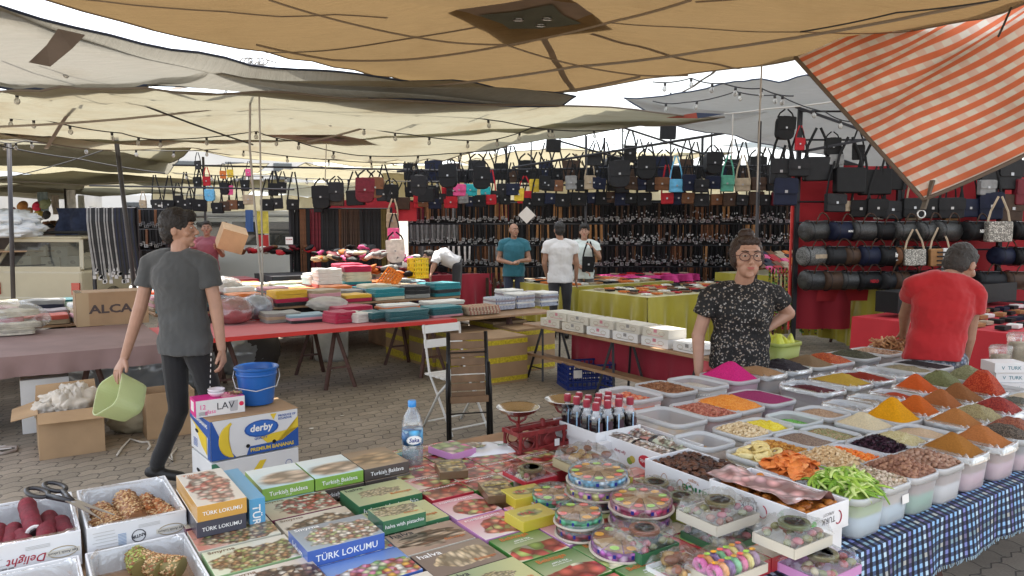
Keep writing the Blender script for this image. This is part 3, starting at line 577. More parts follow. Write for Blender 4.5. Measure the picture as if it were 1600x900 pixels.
A_NUTS=art('art_mixed_nuts',(.62,.56,.44),nut+delight,60,(.0,-.03,.13,.05),(.66,.6,.5),(0,1))
A_HPI=art('art_halva_pistachio',(.5,.5,.24),[(.5,.42,.26),(.56,.47,.3),(.45,.36,.2),(.6,.52,.33),(.35,.32,.15)],90,(-.005,.005,.065,.03),(.3,.36,.2),(-1,.6),soft=.1,stretch=(1,1.6))
A_HCA=art('art_halva_cacao',(.46,.33,.24),[(.5,.36,.24),(.2,.1,.06),(.42,.28,.18),(.55,.42,.3),(.14,.07,.04)],35,(.0,-.005,.09,.04),(.3,.2,.15),(1,-1),stretch=(.6,2.4),soft=.1)
A_HPL=art('art_halva_plain',(.2,.15,.12),[(.68,.54,.34),(.6,.45,.27),(.72,.58,.38),(.64,.5,.3)],28,(.02,-.005,.085,.04),(.26,.2,.15),(1,1),stretch=(2.2,.8),soft=.08)
A_POM=art('art_pomegranate',(.72,.62,.6),fruit,38,(.03,-.02,.07,.05),(.62,.25,.3),(0,1),soft=.2)
A_POM2=art('art_pomegranate_tea',(.66,.45,.4),fruit,30,(.0,-.01,.08,.06),(.5,.1,.1),(1,1),soft=.3)
A_APP=art('art_apple',(.1,.2,.05),appl,24,(.0,-.045,.11,.035),(.55,.55,.35),(0,-1),soft=.2)
A_YEL=art('art_yellow_tea',(.5,.42,.05),[(.55,.5,.1),(.35,.35,.08),(.6,.55,.25)],30,(0,0,.04,.02),(.4,.3,.05),(1,0))
A_BAKG=art('art_baklava_sky_sheen',(.5,.7,.74),[(.66,.5,.36),(.62,.45,.31),(.68,.53,.39)],14,(.02,-.035,.075,.045),(.7,.78,.76),(0,1),soft=1.2,stretch=(1,2))  # pale blue ground paints the sky's reflection into the lid colour
A_BAKB=art('art_baklava_brown',(.34,.24,.15),[(.5,.32,.17),(.55,.37,.21),(.45,.28,.15)],14,(0,-.01,.07,.05),(.25,.17,.11),(0,1),soft=1.5,stretch=(1,2))
A_TLO=art('art_orange_delight',(.66,.6,.5),[(.6,.2,.15),(.75,.5,.4),(.65,.35,.25),(.7,.62,.5)],45,(.0,.0,.05,.12),(.7,.66,.58),(0,1))
GREEN_S=M('side_green',(.22,.4,.06),.35,coat=.6); BROWN_S=M('side_brown',(.075,.06,.052),.35,coat=.6); BLUE_S=M('side_blue',(.05,.12,.42),.35,coat=.6)
DKG_S=M('side_dark_green',(.04,.16,.07),.35,coat=.6); WINE_S=M('side_wine',(.17,.04,.07),.35,coat=.5); PINK_S=M('side_pink',(.55,.25,.5),.35,coat=.5)
CRM_S=M('side_cream',(.6,.56,.46),.4,coat=.5); LGN_S=M('side_light_green',(.3,.45,.22),.4,coat=.5); ORG_S=M('side_orange',(.6,.32,.06),.35,coat=.5)
GRN_S=M('side_leaf_green',(.06,.22,.04),.35,coat=.5); LBL_S=M('side_light_blue',(.1,.34,.55),.35,coat=.5); RED_S=M('side_red',(.5,.03,.05),.35,coat=.5); YEL_S=M('side_yellow',(.55,.45,.04),.35,coat=.5)
def ftext(o,s,la,lb,h,w=.85,mat=None,mh=.7,bold=.01,shear=0,flip=False,face='f',off=0,dz=0):
    mat=mat or WINK; r={'f':FRONT,'l':LEFT,'r':RIGHTF,'b':BACK}[face]
    if flip:r=(R(-90),R(180)*0,r[2]);
    loc={'f':(off,-lb/2-.0008,h/2+dz),'l':(-la/2-.0008,off,h/2+dz),'r':(la/2+.0008,off,h/2+dz),'b':(off,lb/2+.0008,h/2+dz)}[face]
    t=text(s,mat,o,loc,r,w=(la if face in 'fb' else lb)*w,maxh=h*mh,bold=bold,shear=shear)
    if flip and t:t.rotation_euler=Euler((R(90),0,r[2])).to_matrix().to_4x4().__matmul__(Matrix.Rotation(math.pi,4,'Z')).to_euler()
    return t
def ttext(o,s,x,y,z,w,mat=None,mh=None,bold=.01,shear=0,rz=0):return text(s,mat or DINK,o,(x,y,z+.001),(0,0,rz),w=w,maxh=mh,bold=bold,shear=shear)
BG='boxes of sweets laid out flat on the stall'
def sweet(kind,a0,b0,z0,label,la=None,lb=None,h=None,dr=0):
    K={'smyrna_nut':(.24,.175,.05,(CRM_S,A_SM1)),'smyrna_green':(.24,.175,.05,(LGN_S,A_SM2)),'smyrna_rose':(.24,.175,.05,(WINE_S,A_SM3)),'choc':(.24,.175,.05,(CRM_S,A_CHOC)),'candy':(.24,.175,.05,(BLUE_S,A_CANDY)),'lokum':(.235,.175,.05,(BLUE_S,A_LOK)),'nuts':(.24,.175,.05,(CRM_S,A_NUTS)),'hpist':(.24,.18,.05,(DKG_S,A_HPI)),'hpist_s':(.15,.12,.045,(DKG_S,A_HPI)),'hcacao':(.235,.165,.045,(CRM_S,A_HCA)),'hplain':(.235,.165,.045,(BROWN_S,A_HPL)),'pom':(.178,.178,.045,(PINK_S,A_POM)),'apple':(.178,.178,.045,(GRN_S,A_APP)),'pomt':(.17,.12,.045,(RED_S,A_POM2)),'tea':(.14,.11,.035,(YEL_S,A_YEL)),'bakg':(.185,.23,.045,(GREEN_S,A_BAKG)),'bakb':(.185,.23,.045,(BROWN_S,A_BAKB)),'tlo':(.145,.34,.05,(ORG_S,A_TLO))}[kind]
    la=la or K[0]; lb=lb or K[1]; h=h or K[2]
    o=box('baklava_box' if kind[:3]=='bak' else 'halva_box' if kind[0]=='h' else 'tea_box' if kind in ('pom','apple','pomt','tea') else 'sweet_box',label,'sweet box',a0,b0,z0,la,lb,h,K[3],dr,BG)
    if kind[:3]=='bak':ftext(o,'Turkish Baklava',la,lb,h,.74,mh=.45); ftext(o,'500 gr',la,lb,h,.12,mh=.12,dz=-.013)
    elif kind in ('lokum','candy','tlo'):ftext(o,'TÜRK LOKUMU',la,lb,h,.8,mh=.55)
    if kind in ('lokum','smyrna_nut','smyrna_green','smyrna_rose','choc','nuts'):ttext(o,'Smyrna',-la/2+.05,lb/2-.02,h,.075,BRN if kind!='lokum' else WINK)
    if kind=='lokum':ftext(o,'lokum',la,lb,h,.5,face='l')
    if kind=='tlo':ttext(o,'Türk',-.035,lb/2-.03,h,.05,ORI)
    if kind=='hpist':ftext(o,'halva with pistachio',la,lb,h,.86,mh=.55); ttext(o,'halva',-la/2+.045,lb/2-.02,h,.065); ttext(o,'Bebizage',.06,-.04,h,.08,ORI,bold=.02)
    if kind=='hpist_s':ftext(o,'halva with pistachio',la,lb,h,.9,mh=.5); ttext(o,'halva',-la/2+.032,lb/2-.014,h,.045); ttext(o,'Bebizage',.035,-.035,h,.05,ORI,bold=.02)
    if kind=='hcacao':ttext(o,'halva',-la/2+.05,lb/2-.022,h,.075); ttext(o,'with cacao',-la/2+.05,lb/2-.04,h,.05); ttext(o,'Bebizage',.065,-.045,h,.07,ORI)
    if kind=='hplain':ttext(o,'halva',-la/2+.05,lb/2-.025,h,.075,WINK); ttext(o,'Bebizage',.065,-.045,h,.07,ORI)
    if kind in ('pom','pomt'):ttext(o,'POMEGRANATE',-.005,lb/2-.022,h,la*.75,WINK)
    if kind=='pom':ttext(o,'TEA',.06,lb/2-.008,h,.02,RED_S)
    if kind=='apple':ttext(o,'Bebizage',-.01,lb/2-.025,h,.1,ORI,bold=.02); ttext(o,'APPLE TEA',0,lb/2-.052,h,.06,WINK); ttext(o,'elma aromalı içecek',0,lb/2-.064,h,.07,WINK)
    if kind=='tea':ttext(o,'TEA',-.02,0,h,.05,RED_S)
    return o
z1=TZ+.001
T1=z1+.0505
j=lambda s=.012:rnd.uniform(-s,s)
sweet('smyrna_nut',.415,2.245,z1+.02,'Smyrna box with brown nut nougat lid, under the orange Türk Lokumu box')
sweet('smyrna_rose',.415,2.44,z1+.02,'Smyrna box with red rose sweets on its lid, behind the other Smyrna boxes',dr=.01)
sweet('smyrna_green',.42,2.055,z1+.02,'Smyrna box with pale green side and nut pieces, left of the raised blue box')
sweet('choc',.43,1.865,z1+.02,'cream box with dark chocolate cubes on its lid at the bottom of the photo')
sweet('nuts',.44,1.68,z1+.02,'cream nut picture box nearest the camera on the left strip')
sweet('smyrna_rose',.672,2.405,z1,'Smyrna box with wine red sides just in front of the baklava boxes',lb=.18)
sweet('smyrna_rose',.675,2.6,z1-0,'wine red sweet box hidden under the baklava boxes',lb=.18)
sweet('choc',.678,2.205,z1,'sweet box with nut cluster lid directly behind the blue Türk Lokumu box',lb=.19)
sweet('candy',.68,2.0,z1,'blue sweet box lying right under the raised Türk Lokumu box')
sweet('candy',.685,1.82,z1,'sweet box picturing colourful candy cubes, in front of the blue Türk Lokumu box')
sweet('nuts',.69,1.63,z1,'sweet box with mixed nut nougat picture at the bottom edge of the photo')
sweet('lokum',.655,2.0,T1,'blue shrink wrapped Türk Lokumu box lying raised on top of the other boxes')
sweet('hpist',.945,2.33,z1+.012,'large green halva with pistachio box touching the baklava stack')
sweet('hpist',.935,2.115,z1,'green halva with pistachio box under the smaller pistachio halva box')
sweet('hpist_s',.925,2.09,T1,'small green halva with pistachio box lying on a larger one')
sweet('hcacao',.93,1.93,z1,'brown halva with cacao box showing marbled slices')
sweet('hplain',.935,1.757,z1,'dark brown halva box showing pale plain slices')
sweet('hpist',.94,1.565,z1,'halva box cut by the bottom edge with pistachio slab picture')
sweet('hcacao',.95,1.4,z1,'halva box with marbled picture, lowest of the halva strip')
for i,(a,kb,kt,l1,l2) in enumerate(((.69,'bakg','bakg','green Turkish Baklava box at the bottom left of the baklava stack','green Turkish Baklava box on top at the left end'),(.88,'bakb','bakg','dark brown Turkish Baklava box under the middle green one','green Turkish Baklava box on top in the middle'),(1.068,'bakb','bakb','dark brown Turkish Baklava box lower at the right end','dark brown Turkish Baklava box on top at the right end'))):
    sweet(kb,a+.002,2.575,z1+.001+(.0 if i<0 else.005)+.0,l1,dr=j(.01)); sweet(kt,a,2.575+j(.003),z1+.054,l2,dr=j(.01))
sweet('pom',1.185,2.08,z1,'pink pomegranate tea box, back left one of the large pomegranate boxes')
sweet('pom',1.18,1.895,z1,'pink pomegranate tea box right of the cacao halva')
sweet('apple',1.185,1.708,z1,'green apple tea box right of the plain halva')
sweet('apple',1.19,1.522,z1,'green apple tea box at the bottom edge below the other apple tea')
sweet('pomt',1.195,1.39,z1,'red tea box at the very bottom beside the green apple tea')
sweet('pom',1.37,1.72,z1,'pink pomegranate tea box in front of the small yellow tea box')
sweet('apple',1.372,1.53,z1,'green apple tea box left of the purple round tray')
sweet('apple',1.378,1.345,z1,'green apple tea box below the clear APPLE pack')
sweet('pom',1.37,1.906,z1,'pink pomegranate tea box hidden under the small yellow tea box')
sweet('tea',1.305,1.87,z1+.0455,'small yellow tea box lying on the pomegranate boxes')
sweet('tea',1.40,2.04,z1+.0455,'small yellow and brown tea box behind the other yellow one',dr=-.1)
k=0
TINTS=[A_POM2,art('art_pome_green',(.2,.3,.08),fruit,28,(0,0,.09,.06),(.5,.45,.2),(1,0)),art('art_pome_pale',(.72,.62,.5),fruit+appl,32,(.02,0,.07,.05),(.65,.3,.25),(0,1))]
nm=['red','green edged','pale']; posn=['first','second','third','fourth','fifth','sixth']
for r_ in range(5):
    for c_ in range(4):
        a=1.20+c_*.174+(.03 if r_>2 else 0); b=2.28+r_*.123
        if r_>=3 and c_>=2:continue
        o=sweet('pomt',a,b,z1+.0,'%s fruit tea box, row %s behind the pomegranate boxes, %s along it'%(nm[(r_+c_)%3],['one','two','three','four','five'][r_],posn[c_]),dr=j(.02))
        setmat(o,TINTS[(r_*2+c_)%3],1); setmat(o,[RED_S,GRN_S,CRM_S][(r_+c_)%3],0); k+=1
for c_ in range(4):
    for r_ in range(3):
        o=sweet('pomt',1.56+c_*.125,1.32+r_*.28,z1,'%s fruit tea box under the round trays and wrapped packs'%nm[(r_+c_)%3],la=.12,lb=.27)
        setmat(o,TINTS[(r_+c_)%3],1)
for (px,py,lab,dr) in ((700,738,'small brown chocolate box lying on the fruit tea boxes near the water bottle',-.35),(775,775,'small brown chocolate box lying left of the round trays',-.3)):
    a,b=AB(px,py,.76); o=box('chocolate_box',lab,'sweet box',a,b,z1+.046,.11,.15,.03,(M('side_choc',(.12,.07,.03),.4,coat=.5),art('art_choc_small',(.25,.15,.08),[(.1,.05,.02),(.45,.3,.1),(.5,.4,.2)],45,(0,0,.05,.06))),dr)
    ttext(o,'Chocolate',0,.03,.03,.08,YEL_S)
o=sweet('tlo',.43,2.34,z1+.0705,'black sided Türk Lokumu box under the orange one'); setmat(o,M('side_slate',(.05,.05,.07),.35,coat=.5),0)
sweet('tlo',.432,2.335,z1+.1215,'orange Türk Lokumu box with sweets picture, left of the baklava')
o=box('sweet_box','light blue Türk Lokumu box standing on its long edge beside the orange box','sweet box',.59,2.36,z1+.0505-.0495+.02,.05,.34,.13,(LBL_S,LBL_S),group=BG); o.location.z=z1+.021
ftext(o,'TÜRK LOKUMU',.05,.34,.13,.8,face='l',mh=.25); t=text('TÜRK',WINK,o,(0,-.1708,.065),(R(90),R(90),0),w=.09,bold=.02)
# open white cartons of rolled delights
LNR=clearmat('plastic_liner',gloss=.08,rough=.15,veil=.07,bump=.8,bs=16)
def open_carton(label,a0,b0,z0,la,lb,h,mat=None,liner=True,name='open_carton',th=.006,cat='carton',dr=0):
    o=E(name,S(a0+la/2,b0+lb/2,z0),TH+dr); tag(o,label,cat); mat=mat or WHC
    m=MB(); m.box((0,0,.003),(la,lb,.006)); m.build('base',mat,o)
    for s_,nm_ in ((-1,'side'),(1,'side')):
        m=MB(); m.box((0,s_*(lb/2-th/2),h/2+.003),(la,th,h)); m.build(nm_,mat,o,bev=.002)
        m=MB(); m.box((s_*(la/2-th/2),0,h/2+.003),(th,lb-2*th-.001,h)); m.build('end',mat,o,bev=.002)
    if liner:
        m=MB(); K=40; ring=rounded(la-.03,lb-.03,.03,6); n_=len(ring); vs=[]
        lv=((.95,.01,0),(1.0,h*.5,.004),(1.02,h*.9,.008),(1.06,h*1.05,.018),(1.1,h*.97,.012))
        for (k_,zz,am) in lv:
            for i,(x,y) in enumerate(ring):
                f=1+am*4*noise.noise(Vector((x*30,y*30,a0*9+zz*20))); vs.append((x*k_*f,y*k_*f,zz+am*1.2*noise.noise(Vector((x*50,y*50,a0)))))
        m.add(vs,[(q*n_+i,q*n_+(i+1)%n_,(q+1)*n_+(i+1)%n_,(q+1)*n_+i) for q in range(len(lv)-1) for i in range(n_)]); m.build('liner_bag',LNR,o,smooth=True)
    return o
GRYI=M('ink_grey',(.25,.24,.24),.6); LGI=M('ink_light_grey',(.5,.49,.47),.6); TANI=M('ink_tan',(.36,.29,.18),.6); REDI=M('ink_red',(.35,.02,.04),.5)
def carton_print(o,la,lb,h,delight=False):
    y=-lb/2-.0012
    m=MB(); m.tube([(math.cos(t)*.036,0,math.sin(t)*.016) for t in [i*.314 for i in range(20)]],.0014,4,closed=True); m.build('emblem',TANI,o,(la*.33,y,h*.5))
    m=MB(); m.box((0,0,0),(.084,.0006,.014)); m.build('emblem_band',M('emblem_cream',(.6,.56,.48)),o,(la*.33,y-.0006,h*.5))
    t=text('Ege Antik Lokum',DINK,o,(la*.33,y-.0014,h*.5),(R(90),R(180),0),w=.074,bold=.01); t.rotation_euler=(R(-90),0,R(180)); t.rotation_euler=(Matrix.Rotation(R(90),4,'X')@Matrix.Rotation(R(180),4,'Z')).to_euler()
    m=MB()
    for i in range(7):m.box((-.02-rnd.uniform(0,.02),0,i*h*.1-h*.3),(.06+rnd.uniform(-.02,.02),.0006,.0018))
    for i in range(5):m.box((la*.33,0,h*.26+i*.004-.004),(.06,.0006,.0014)) if i<3 else None
    m.build('small_print',LGI,o,(-la*.22,y,h*.5+.003))
    if delight:
        t=text('Turkish\nDelight',REDI,o,(0,y,h*.34),w=.1,shear=.3,bold=.01); t.rotation_euler=(Matrix.Rotation(R(90),4,'X')@Matrix.Rotation(R(180),4,'Z')).to_euler()
        m=MB()
        for i in range(6):m.box((i*.016,0,0),(.013,.0006,.011))
        m.build('care_symbols',GRYI,o,(-la*.42,y,h*.3))
    else:
        m=MB(); m.tube([(math.cos(t)*.019,0,math.sin(t)*.019) for t in [i*.45 for i in range(14)]],.0014,4,closed=True); m.build('stamp',DINK,o,(.0,y,h*.5))
        t=text('ANTIK',DINK,o,(.0,y-.0008,h*.5),w=.042,bold=.03); t.rotation_euler=(Matrix.Rotation(R(90),4,'X')@Matrix.Rotation(R(188),4,'Z')).to_euler()
        m=MB()
        for i in range(9):m.box((0,0,i*.0045),(.022,.0006,.0022))
        m.build('bar_code',M('ink_blue_grey',(.25,.35,.5)),o,(-.045,y,h*.3))
CZ=.70
o=open_carton('open white carton of nut covered rolls, second along the left end',.15,2.47,CZ,.275,.385,.10); carton_print(o,.275,.385,.1)
o=open_carton('open white carton of dark red rolls under the big scissors',-.14,2.47,CZ,.275,.385,.10); carton_print(o,.275,.385,.1,True)
o=open_carton('open white carton with pistachio rolls at the bottom edge',.14,2.04,.65,.27,.385,.095)
o=open_carton('lower open white carton at the bottom left corner of the photo',-.15,2.04,.65,.275,.385,.095)
def roll(p,L,r,ang,mat,bits=None,label='',sweetg=None,rnd_=None,tilt=0,core=None,nb=220,name='sweet_roll'):
    root=E(name,p,rot=(0,-tilt,ang)); tag(root,label,'sweet roll',sweetg)
    m=MB(); m.tube([(-L/2+L*i/8,0,.002*math.sin(i*2.1)) for i in range(9)],[r*.9]+[r*(1+.05*math.sin(i*3.3)) for i in range(7)]+[r*.9],18); m.build('roll_body',mat,root,smooth=True,auto=50)
    if core:
        m=MB(); m.lathe([(r*.95,0),(r*.8,.003),(0,.003)],14); m.build('cream_ring',M('cream',(.8,.77,.72),.5),root,(-L/2-.001,0,0),(0,R(-90),0)); m=MB(); m.lathe([(r*.62,0),(r*.5,.006),(0,.007)],9); m.build('filling',core,root,(-L/2-.003,0,0),(0,R(-90),0))
    if bits:
        for mt in bits:
            m=MB()
            for i in range(nb):
                t=rnd.uniform(-.6,math.pi+.6); x=rnd.uniform(-L/2,L/2); T=Matrix.Translation((x,math.cos(t)*r,math.sin(t)*r))@Euler((rnd.uniform(-.4,.4)+t-math.pi/2,rnd.uniform(-.4,.4),rnd.uniform(0,3))).to_matrix().to_4x4()
                s_=rnd.uniform(.7,1.3); m.ell((0,0,0),(.0055*s_,.0032*s_,.0022),6,4,T=T) if False else m.add([(-.006*s_,0,0),(0,-.0035*s_,.0012),(.006*s_,0,0),(0,.0035*s_,.0012),(0,0,.003)],[(0,1,4),(1,2,4),(2,3,4),(3,0,4)],T=T)
            m.build('chopped_nuts',mt,root)
    return root
NB=[M('nut_bits_tan',(.52,.3,.12),.6),M('nut_bits_pale',(.66,.46,.24),.6),M('nut_bits_brown',(.26,.1,.035),.6)]
NG=[M('pist_green',(.25,.3,.05),.6),M('pist_yellow',(.42,.42,.12),.6),M('nut_bits_brown',(.26,.1,.035),.6)]
RB=M('roll_red',(.2,.012,.025),.75,var=.3,vs=60,bump=.6,bs=300); OR=M('roll_brown',(.3,.13,.05),.6)
dirB=TH+R(90)
lab=['left','middle','right']
for i,(a,b,zz,L,r,an) in enumerate(((.225,2.66,.05,.2,.032,dirB+.15),(.29,2.67,.062,.24,.036,dirB+.03))):
    roll(S(a,b,CZ+zz),L,r,an,OR,NB,'thick roll coated in pale chopped nuts, %s one in the second carton'%lab[i],'nut rolls in the open carton')
for i,(a,b,zz) in enumerate(((.345,2.72,.045),(.385,2.65,.045),(.36,2.6,.04))):
    roll(S(a,b,CZ+zz),.16,.025,dirB-.1+i*.3,M('roll_orange',(.42,.13,.03),.6),NB[:2]+NB[2:],'thin dark nut roll at the right of the second carton, %s from the back'%['one','two','three'][i],'nut rolls in the open carton',nb=110)
roll(S(.2,2.58,CZ+.045),.1,.03,dirB+.5,OR,NB,'short nut covered roll end under the scissor points','nut rolls in the open carton',nb=110)
for i,(a,b,zz,L,t_) in enumerate(((-.035,2.66,.045,.2,0),(.015,2.72,.085,.2,.15),(.06,2.7,.05,.2,0),(.1,2.66,.045,.17,0),(-.075,2.68,.045,.2,0),(-.005,2.6,.05,.15,0),(.05,2.57,.065,.12,.1))):
    roll(S(a,b,CZ+zz),L,.026,dirB+(.08 if i%2 else -.06),RB,None,'dark red roll under the scissors, %s'%['far left of the row','topmost of the pile','right of the topmost roll','rightmost','at the left wall','short one at the front left','short one showing a white ring'][i],'dark red rolls in the open carton',core=M('choc_fill',(.02,.01,.012),.4),tilt=t_)
for i,(a,b) in enumerate(((.27,2.34),(.3,2.3),(.33,2.27))):
    roll(S(a,b,.65+.07),.1,.03,dirB+i*.4,M('roll_olive',(.2,.16,.05),.6),NG if i==0 else NB,['pistachio coated roll end at the bottom edge of the photo','brown nut roll beside the pistachio one','brown nut roll half hidden by the pistachio one'][i],'rolls in the bottom carton',nb=120)
q0=P(72,765,z=.86); sc_=E('scissors',q0,rot=(0,.12,math.atan2(P(150,805,z=.82).y-q0 .y,P(150,805,z=.82).x-q0 .x))); tag(sc_,'large black handled scissors lying across the two left cartons','scissors')
for s_ in (-1,1):
    m=MB(); m.tube([(.045*math.cos(t)-.0,s_*(.028+.012*0)+.022*math.sin(t)*1,0) for t in [i*.45 for i in range(14)]],.008,8,closed=True,flat=.8)
    m.tube([(.045,s_*.024,0),(.1,s_*.008,0),(.14,0,0)],[.009,.009,.007],8); m.build('handle',M('plastic_black',(.015,.015,.018),.35),sc_,smooth=True)
    m=MB(); m.add([(.12,-s_*.004-.012,0),(.12,-s_*.004+.012,0),(.30,-s_*.022+.001,0),(.30,-s_*.022-.001,0),(.12,-s_*.004-.012,.002),(.12,-s_*.004+.012,.002),(.30,-s_*.022+.001,.002),(.30,-s_*.022-.001,.002)],[(0,3,2,1),(4,5,6,7),(0,1,5,4),(1,2,6,5),(2,3,7,6),(3,0,4,7)])
    m.build('blade',M('blade_steel',(.5,.5,.5),.3,1),sc_,(0,0,s_*.0015))
m=MB(); m.lathe([(.007,-.004),(.007,.005),(0,.006)],10); m.build('pivot_screw',STL,sc_,(.14,0,0))
# spice tubs
def plastic():
    m=bpy.data.materials.new('tub_plastic'); m.use_nodes=True; n=m.node_tree.nodes; l=m.node_tree.links; p=n['Principled BSDF']
    p.inputs['Base Color'].default_value=(.78,.79,.8,1); p.inputs['Roughness'].default_value=.28
    t=n.new('ShaderNodeBsdfTranslucent'); t.inputs[0].default_value=(.85,.86,.87,1); x=n.new('ShaderNodeMixShader'); x.inputs[0].default_value=.4; l.new(p.outputs[0],x.inputs[1]); l.new(t.outputs[0],x.inputs[2])
    tr=n.new('ShaderNodeBsdfTransparent'); y=n.new('ShaderNodeMixShader'); y.inputs[0].default_value=.42; l.new(tr.outputs[0],y.inputs[1]); l.new(x.outputs[0],y.inputs[2]); l.new(y.outputs[0],n['Material Output'].inputs[0]); return m
TUBM=plastic(); RIMM=M('tub_rim',(.72,.74,.75),.3,transl=.3,alpha=.8)
_tm={}
def tub_meshes(wd,lb,h):
    k=(wd,lb,h)
    if k in _tm:return _tm[k]
    ring=rounded(wd,lb,min(wd,lb)*.24,5); n_=len(ring)
    def shell(lv):
        m=MB(); vs=[]
        for (k_,zz) in lv:vs+=[(x*k_,y*k_,zz) for x,y in ring]
        fs=[(q*n_+i,q*n_+(i+1)%n_,(q+1)*n_+(i+1)%n_,(q+1)*n_+i) for q in range(len(lv)-1) for i in range(n_)]
        m.add(vs,fs); return m
    m=shell([(.0,.002),(.82,.002),(.86,.01),(.95,h-.012),(.93,h-.012),(.845,.014),(0,.006)]); tb=m.mesh('tub',TUBM,True)
    m=shell([(.952,h-.018),(1.0,h-.018),(1.0,h),(.985,h+.004),(.93,h+.004),(.925,h-.01)]); rm=m.mesh('rim',RIMM,True)
    m=shell([(0,.008),(.83,.009),(.9,h*.55),(0,h*.56)]); fl=m.mesh('lower_liner',M('liner_white',(.7,.7,.72),.5),True)
    m=MB(); ring2=rounded(wd*.94,lb*.94,min(wd,lb)*.24,9); n2=len(ring2); vs=[]
    lv=((.93,h*.7,.0),(1.0,h*.98,.006),(1.02,h+.012,.02),(1.07,h+.004,.02),(1.08,h-.02,.012))
    for (k_,zz,am) in lv:
        for (x,y) in ring2:f=1+am*3*noise.noise(Vector((x*60,y*60,zz*30))); vs.append((x*k_*f,y*k_*f,zz+am*noise.noise(Vector((x*70,y*70,3)))))
    m.add(vs,[(q*n2+i,q*n2+(i+1)%n2,(q+1)*n2+(i+1)%n2,(q+1)*n2+i) for q in range(len(lv)-1) for i in range(n2)]); bagm=m.mesh('liner_bag',LNR,True)
    _tm[k]=(tb,rm,fl,bagm); return _tm[k]
def mound(wd,lb,h,level,peak,mat,seed=0,rough=.004,px=0,py=0,name='spice_heap',power=1.0,sharp=True,freq=40,edge=.93):
    """solid fill of the tub with a heaped surface"""
    ring=rounded(wd*edge,lb*edge,min(wd,lb)*.22,7); n_=len(ring); RR=16; vs=[]; m=MB()
    fr=MB()
    low=[(x*.87,y*.87,.012) for x,y in ring]; vs+=low
    for j_ in range(RR+1):
        t=1-j_/RR
        for (x,y) in ring:
            X=x*t+px*(1-t); Y=y*t+py*(1-t)
            d=1-t; z=level+(peak)*(d**power if sharp else math.sin(d*math.pi/2)**power)
            if sharp:z-=peak*.12*max(0,(d-.75)/.25)**2
            z+=rough*noise.noise(Vector((X*freq,Y*freq,seed)))*(0.3+d)*2+rough*.6*noise.noise(Vector((X*freq*3,Y*freq*3,seed)))
            vs.append((X,Y,z if j_ else level))
    fs=[]
    for q in range(RR+1):
        for i in range(n_):k_=(i+1)%n_; fs.append((q*n_+i,q*n_+k_,(q+1)*n_+k_,(q+1)*n_+i))
    m.add(vs,fs); return m,name,mat
def nuts(m,wd,lb,level,peak,count,shape,mi_n=1,seed=0,flatn=False,fn=None):
    for i in range(count):
        x=rnd.uniform(-.45,.45)*wd; y=rnd.uniform(-.45,.45)*lb
        dd=max(abs(x)/(wd*.46),abs(y)/(lb*.46)); z=level+peak*(1-dd**1.6)+rnd.uniform(-.002,.004)
        T=Euler((rnd.uniform(-.6,.6),rnd.uniform(-.6,.6),rnd.uniform(0,6.3))).to_matrix().to_4x4(); s_=rnd.uniform(.8,1.15)
        if fn:fn(m,Vector((x,y,z)),T,s_,rnd.randrange(mi_n))
        else:m.ell((x,y,z),(shape[0]*s_,shape[1]*s_,shape[2]*s_),7,5,mi=rnd.randrange(mi_n),T=T)
def powder(name,col,rough=.9,var=.15,bs=500,bump=.7):return M('spice_'+name,col,rough,var=var,vs=160,bump=bump,bs=bs,spec=.15)
def grain(name,cols,scale=260):
    key='grain_'+name
    if key in _mc:return _mc[key]
    m=M(key,cols[0],.7,bump=0); n=m.node_tree.nodes; l=m.node_tree.links; p=n['Principled BSDF']; p.inputs['Specular IOR Level'].default_value=.25
    tc=n.new('ShaderNodeTexCoord'); vo=n.new('ShaderNodeTexVoronoi'); vo.inputs['Scale'].default_value=scale; l.new(tc.outputs['Object'],vo.inputs['Vector'])
    sp=n.new('ShaderNodeSeparateColor'); l.new(vo.outputs['Color'],sp.inputs[0]); cr=n.new('ShaderNodeValToRGB'); cr.color_ramp.interpolation='CONSTANT'
    while len(cr.color_ramp.elements)<len(cols):cr.color_ramp.elements.new(.5)
    for i,c in enumerate(cols):cr.color_ramp.elements[i].position=i/len(cols); cr.color_ramp.elements[i].color=rgb(c)
    l.new(sp.outputs[0],cr.inputs[0]); l.new(cr.outputs[0],p.inputs['Base Color'])
    b=n.new('ShaderNodeBump'); b.inputs['Strength'].default_value=1; b.inputs['Distance'].default_value=.004; b.invert=True; l.new(vo.outputs['Distance'],b.inputs['Height']); l.new(b.outputs[0],p.inputs['Normal']); return m
KS=(1.7-.82)/.84
HT=.135
LIN={'white':M('liner_white',(.7,.7,.72),.5),'blue':M('liner_pale_blue',(.5,.68,.8),.5),'pink':M('liner_pink',(.68,.4,.5),.6),'green':M('liner_green',(.1,.42,.27),.6),'grey':M('liner_grey',(.5,.5,.5),.6),'tan':M('liner_tan',(.5,.42,.33),.6)}
def slices(m,p,T,s,mi):
    K=5; L=.052*s; Wd=.022*s; vs=[]
    for k_ in range(K+1):
        x=-L/2+L*k_/K; w_=Wd*math.sin(math.pi*(.15+.7*k_/K)); zz=.012*math.sin(math.pi*k_/K)
        vs+=[(x,-w_,zz),(x,w_,zz+.003),(x,w_,zz+.006),(x,-w_,zz+.003)]
    fs=[(k_*4+i,k_*4+(i+1)%4,k_*4+4+(i+1)%4,k_*4+4+i) for k_ in range(K) for i in range(4)]+[(0,1,2,3),(K*4+3,K*4+2,K*4+1,K*4)]
    m.add(vs,fs,mi,Matrix.Translation(p+Vector((0,0,.004)))@T)
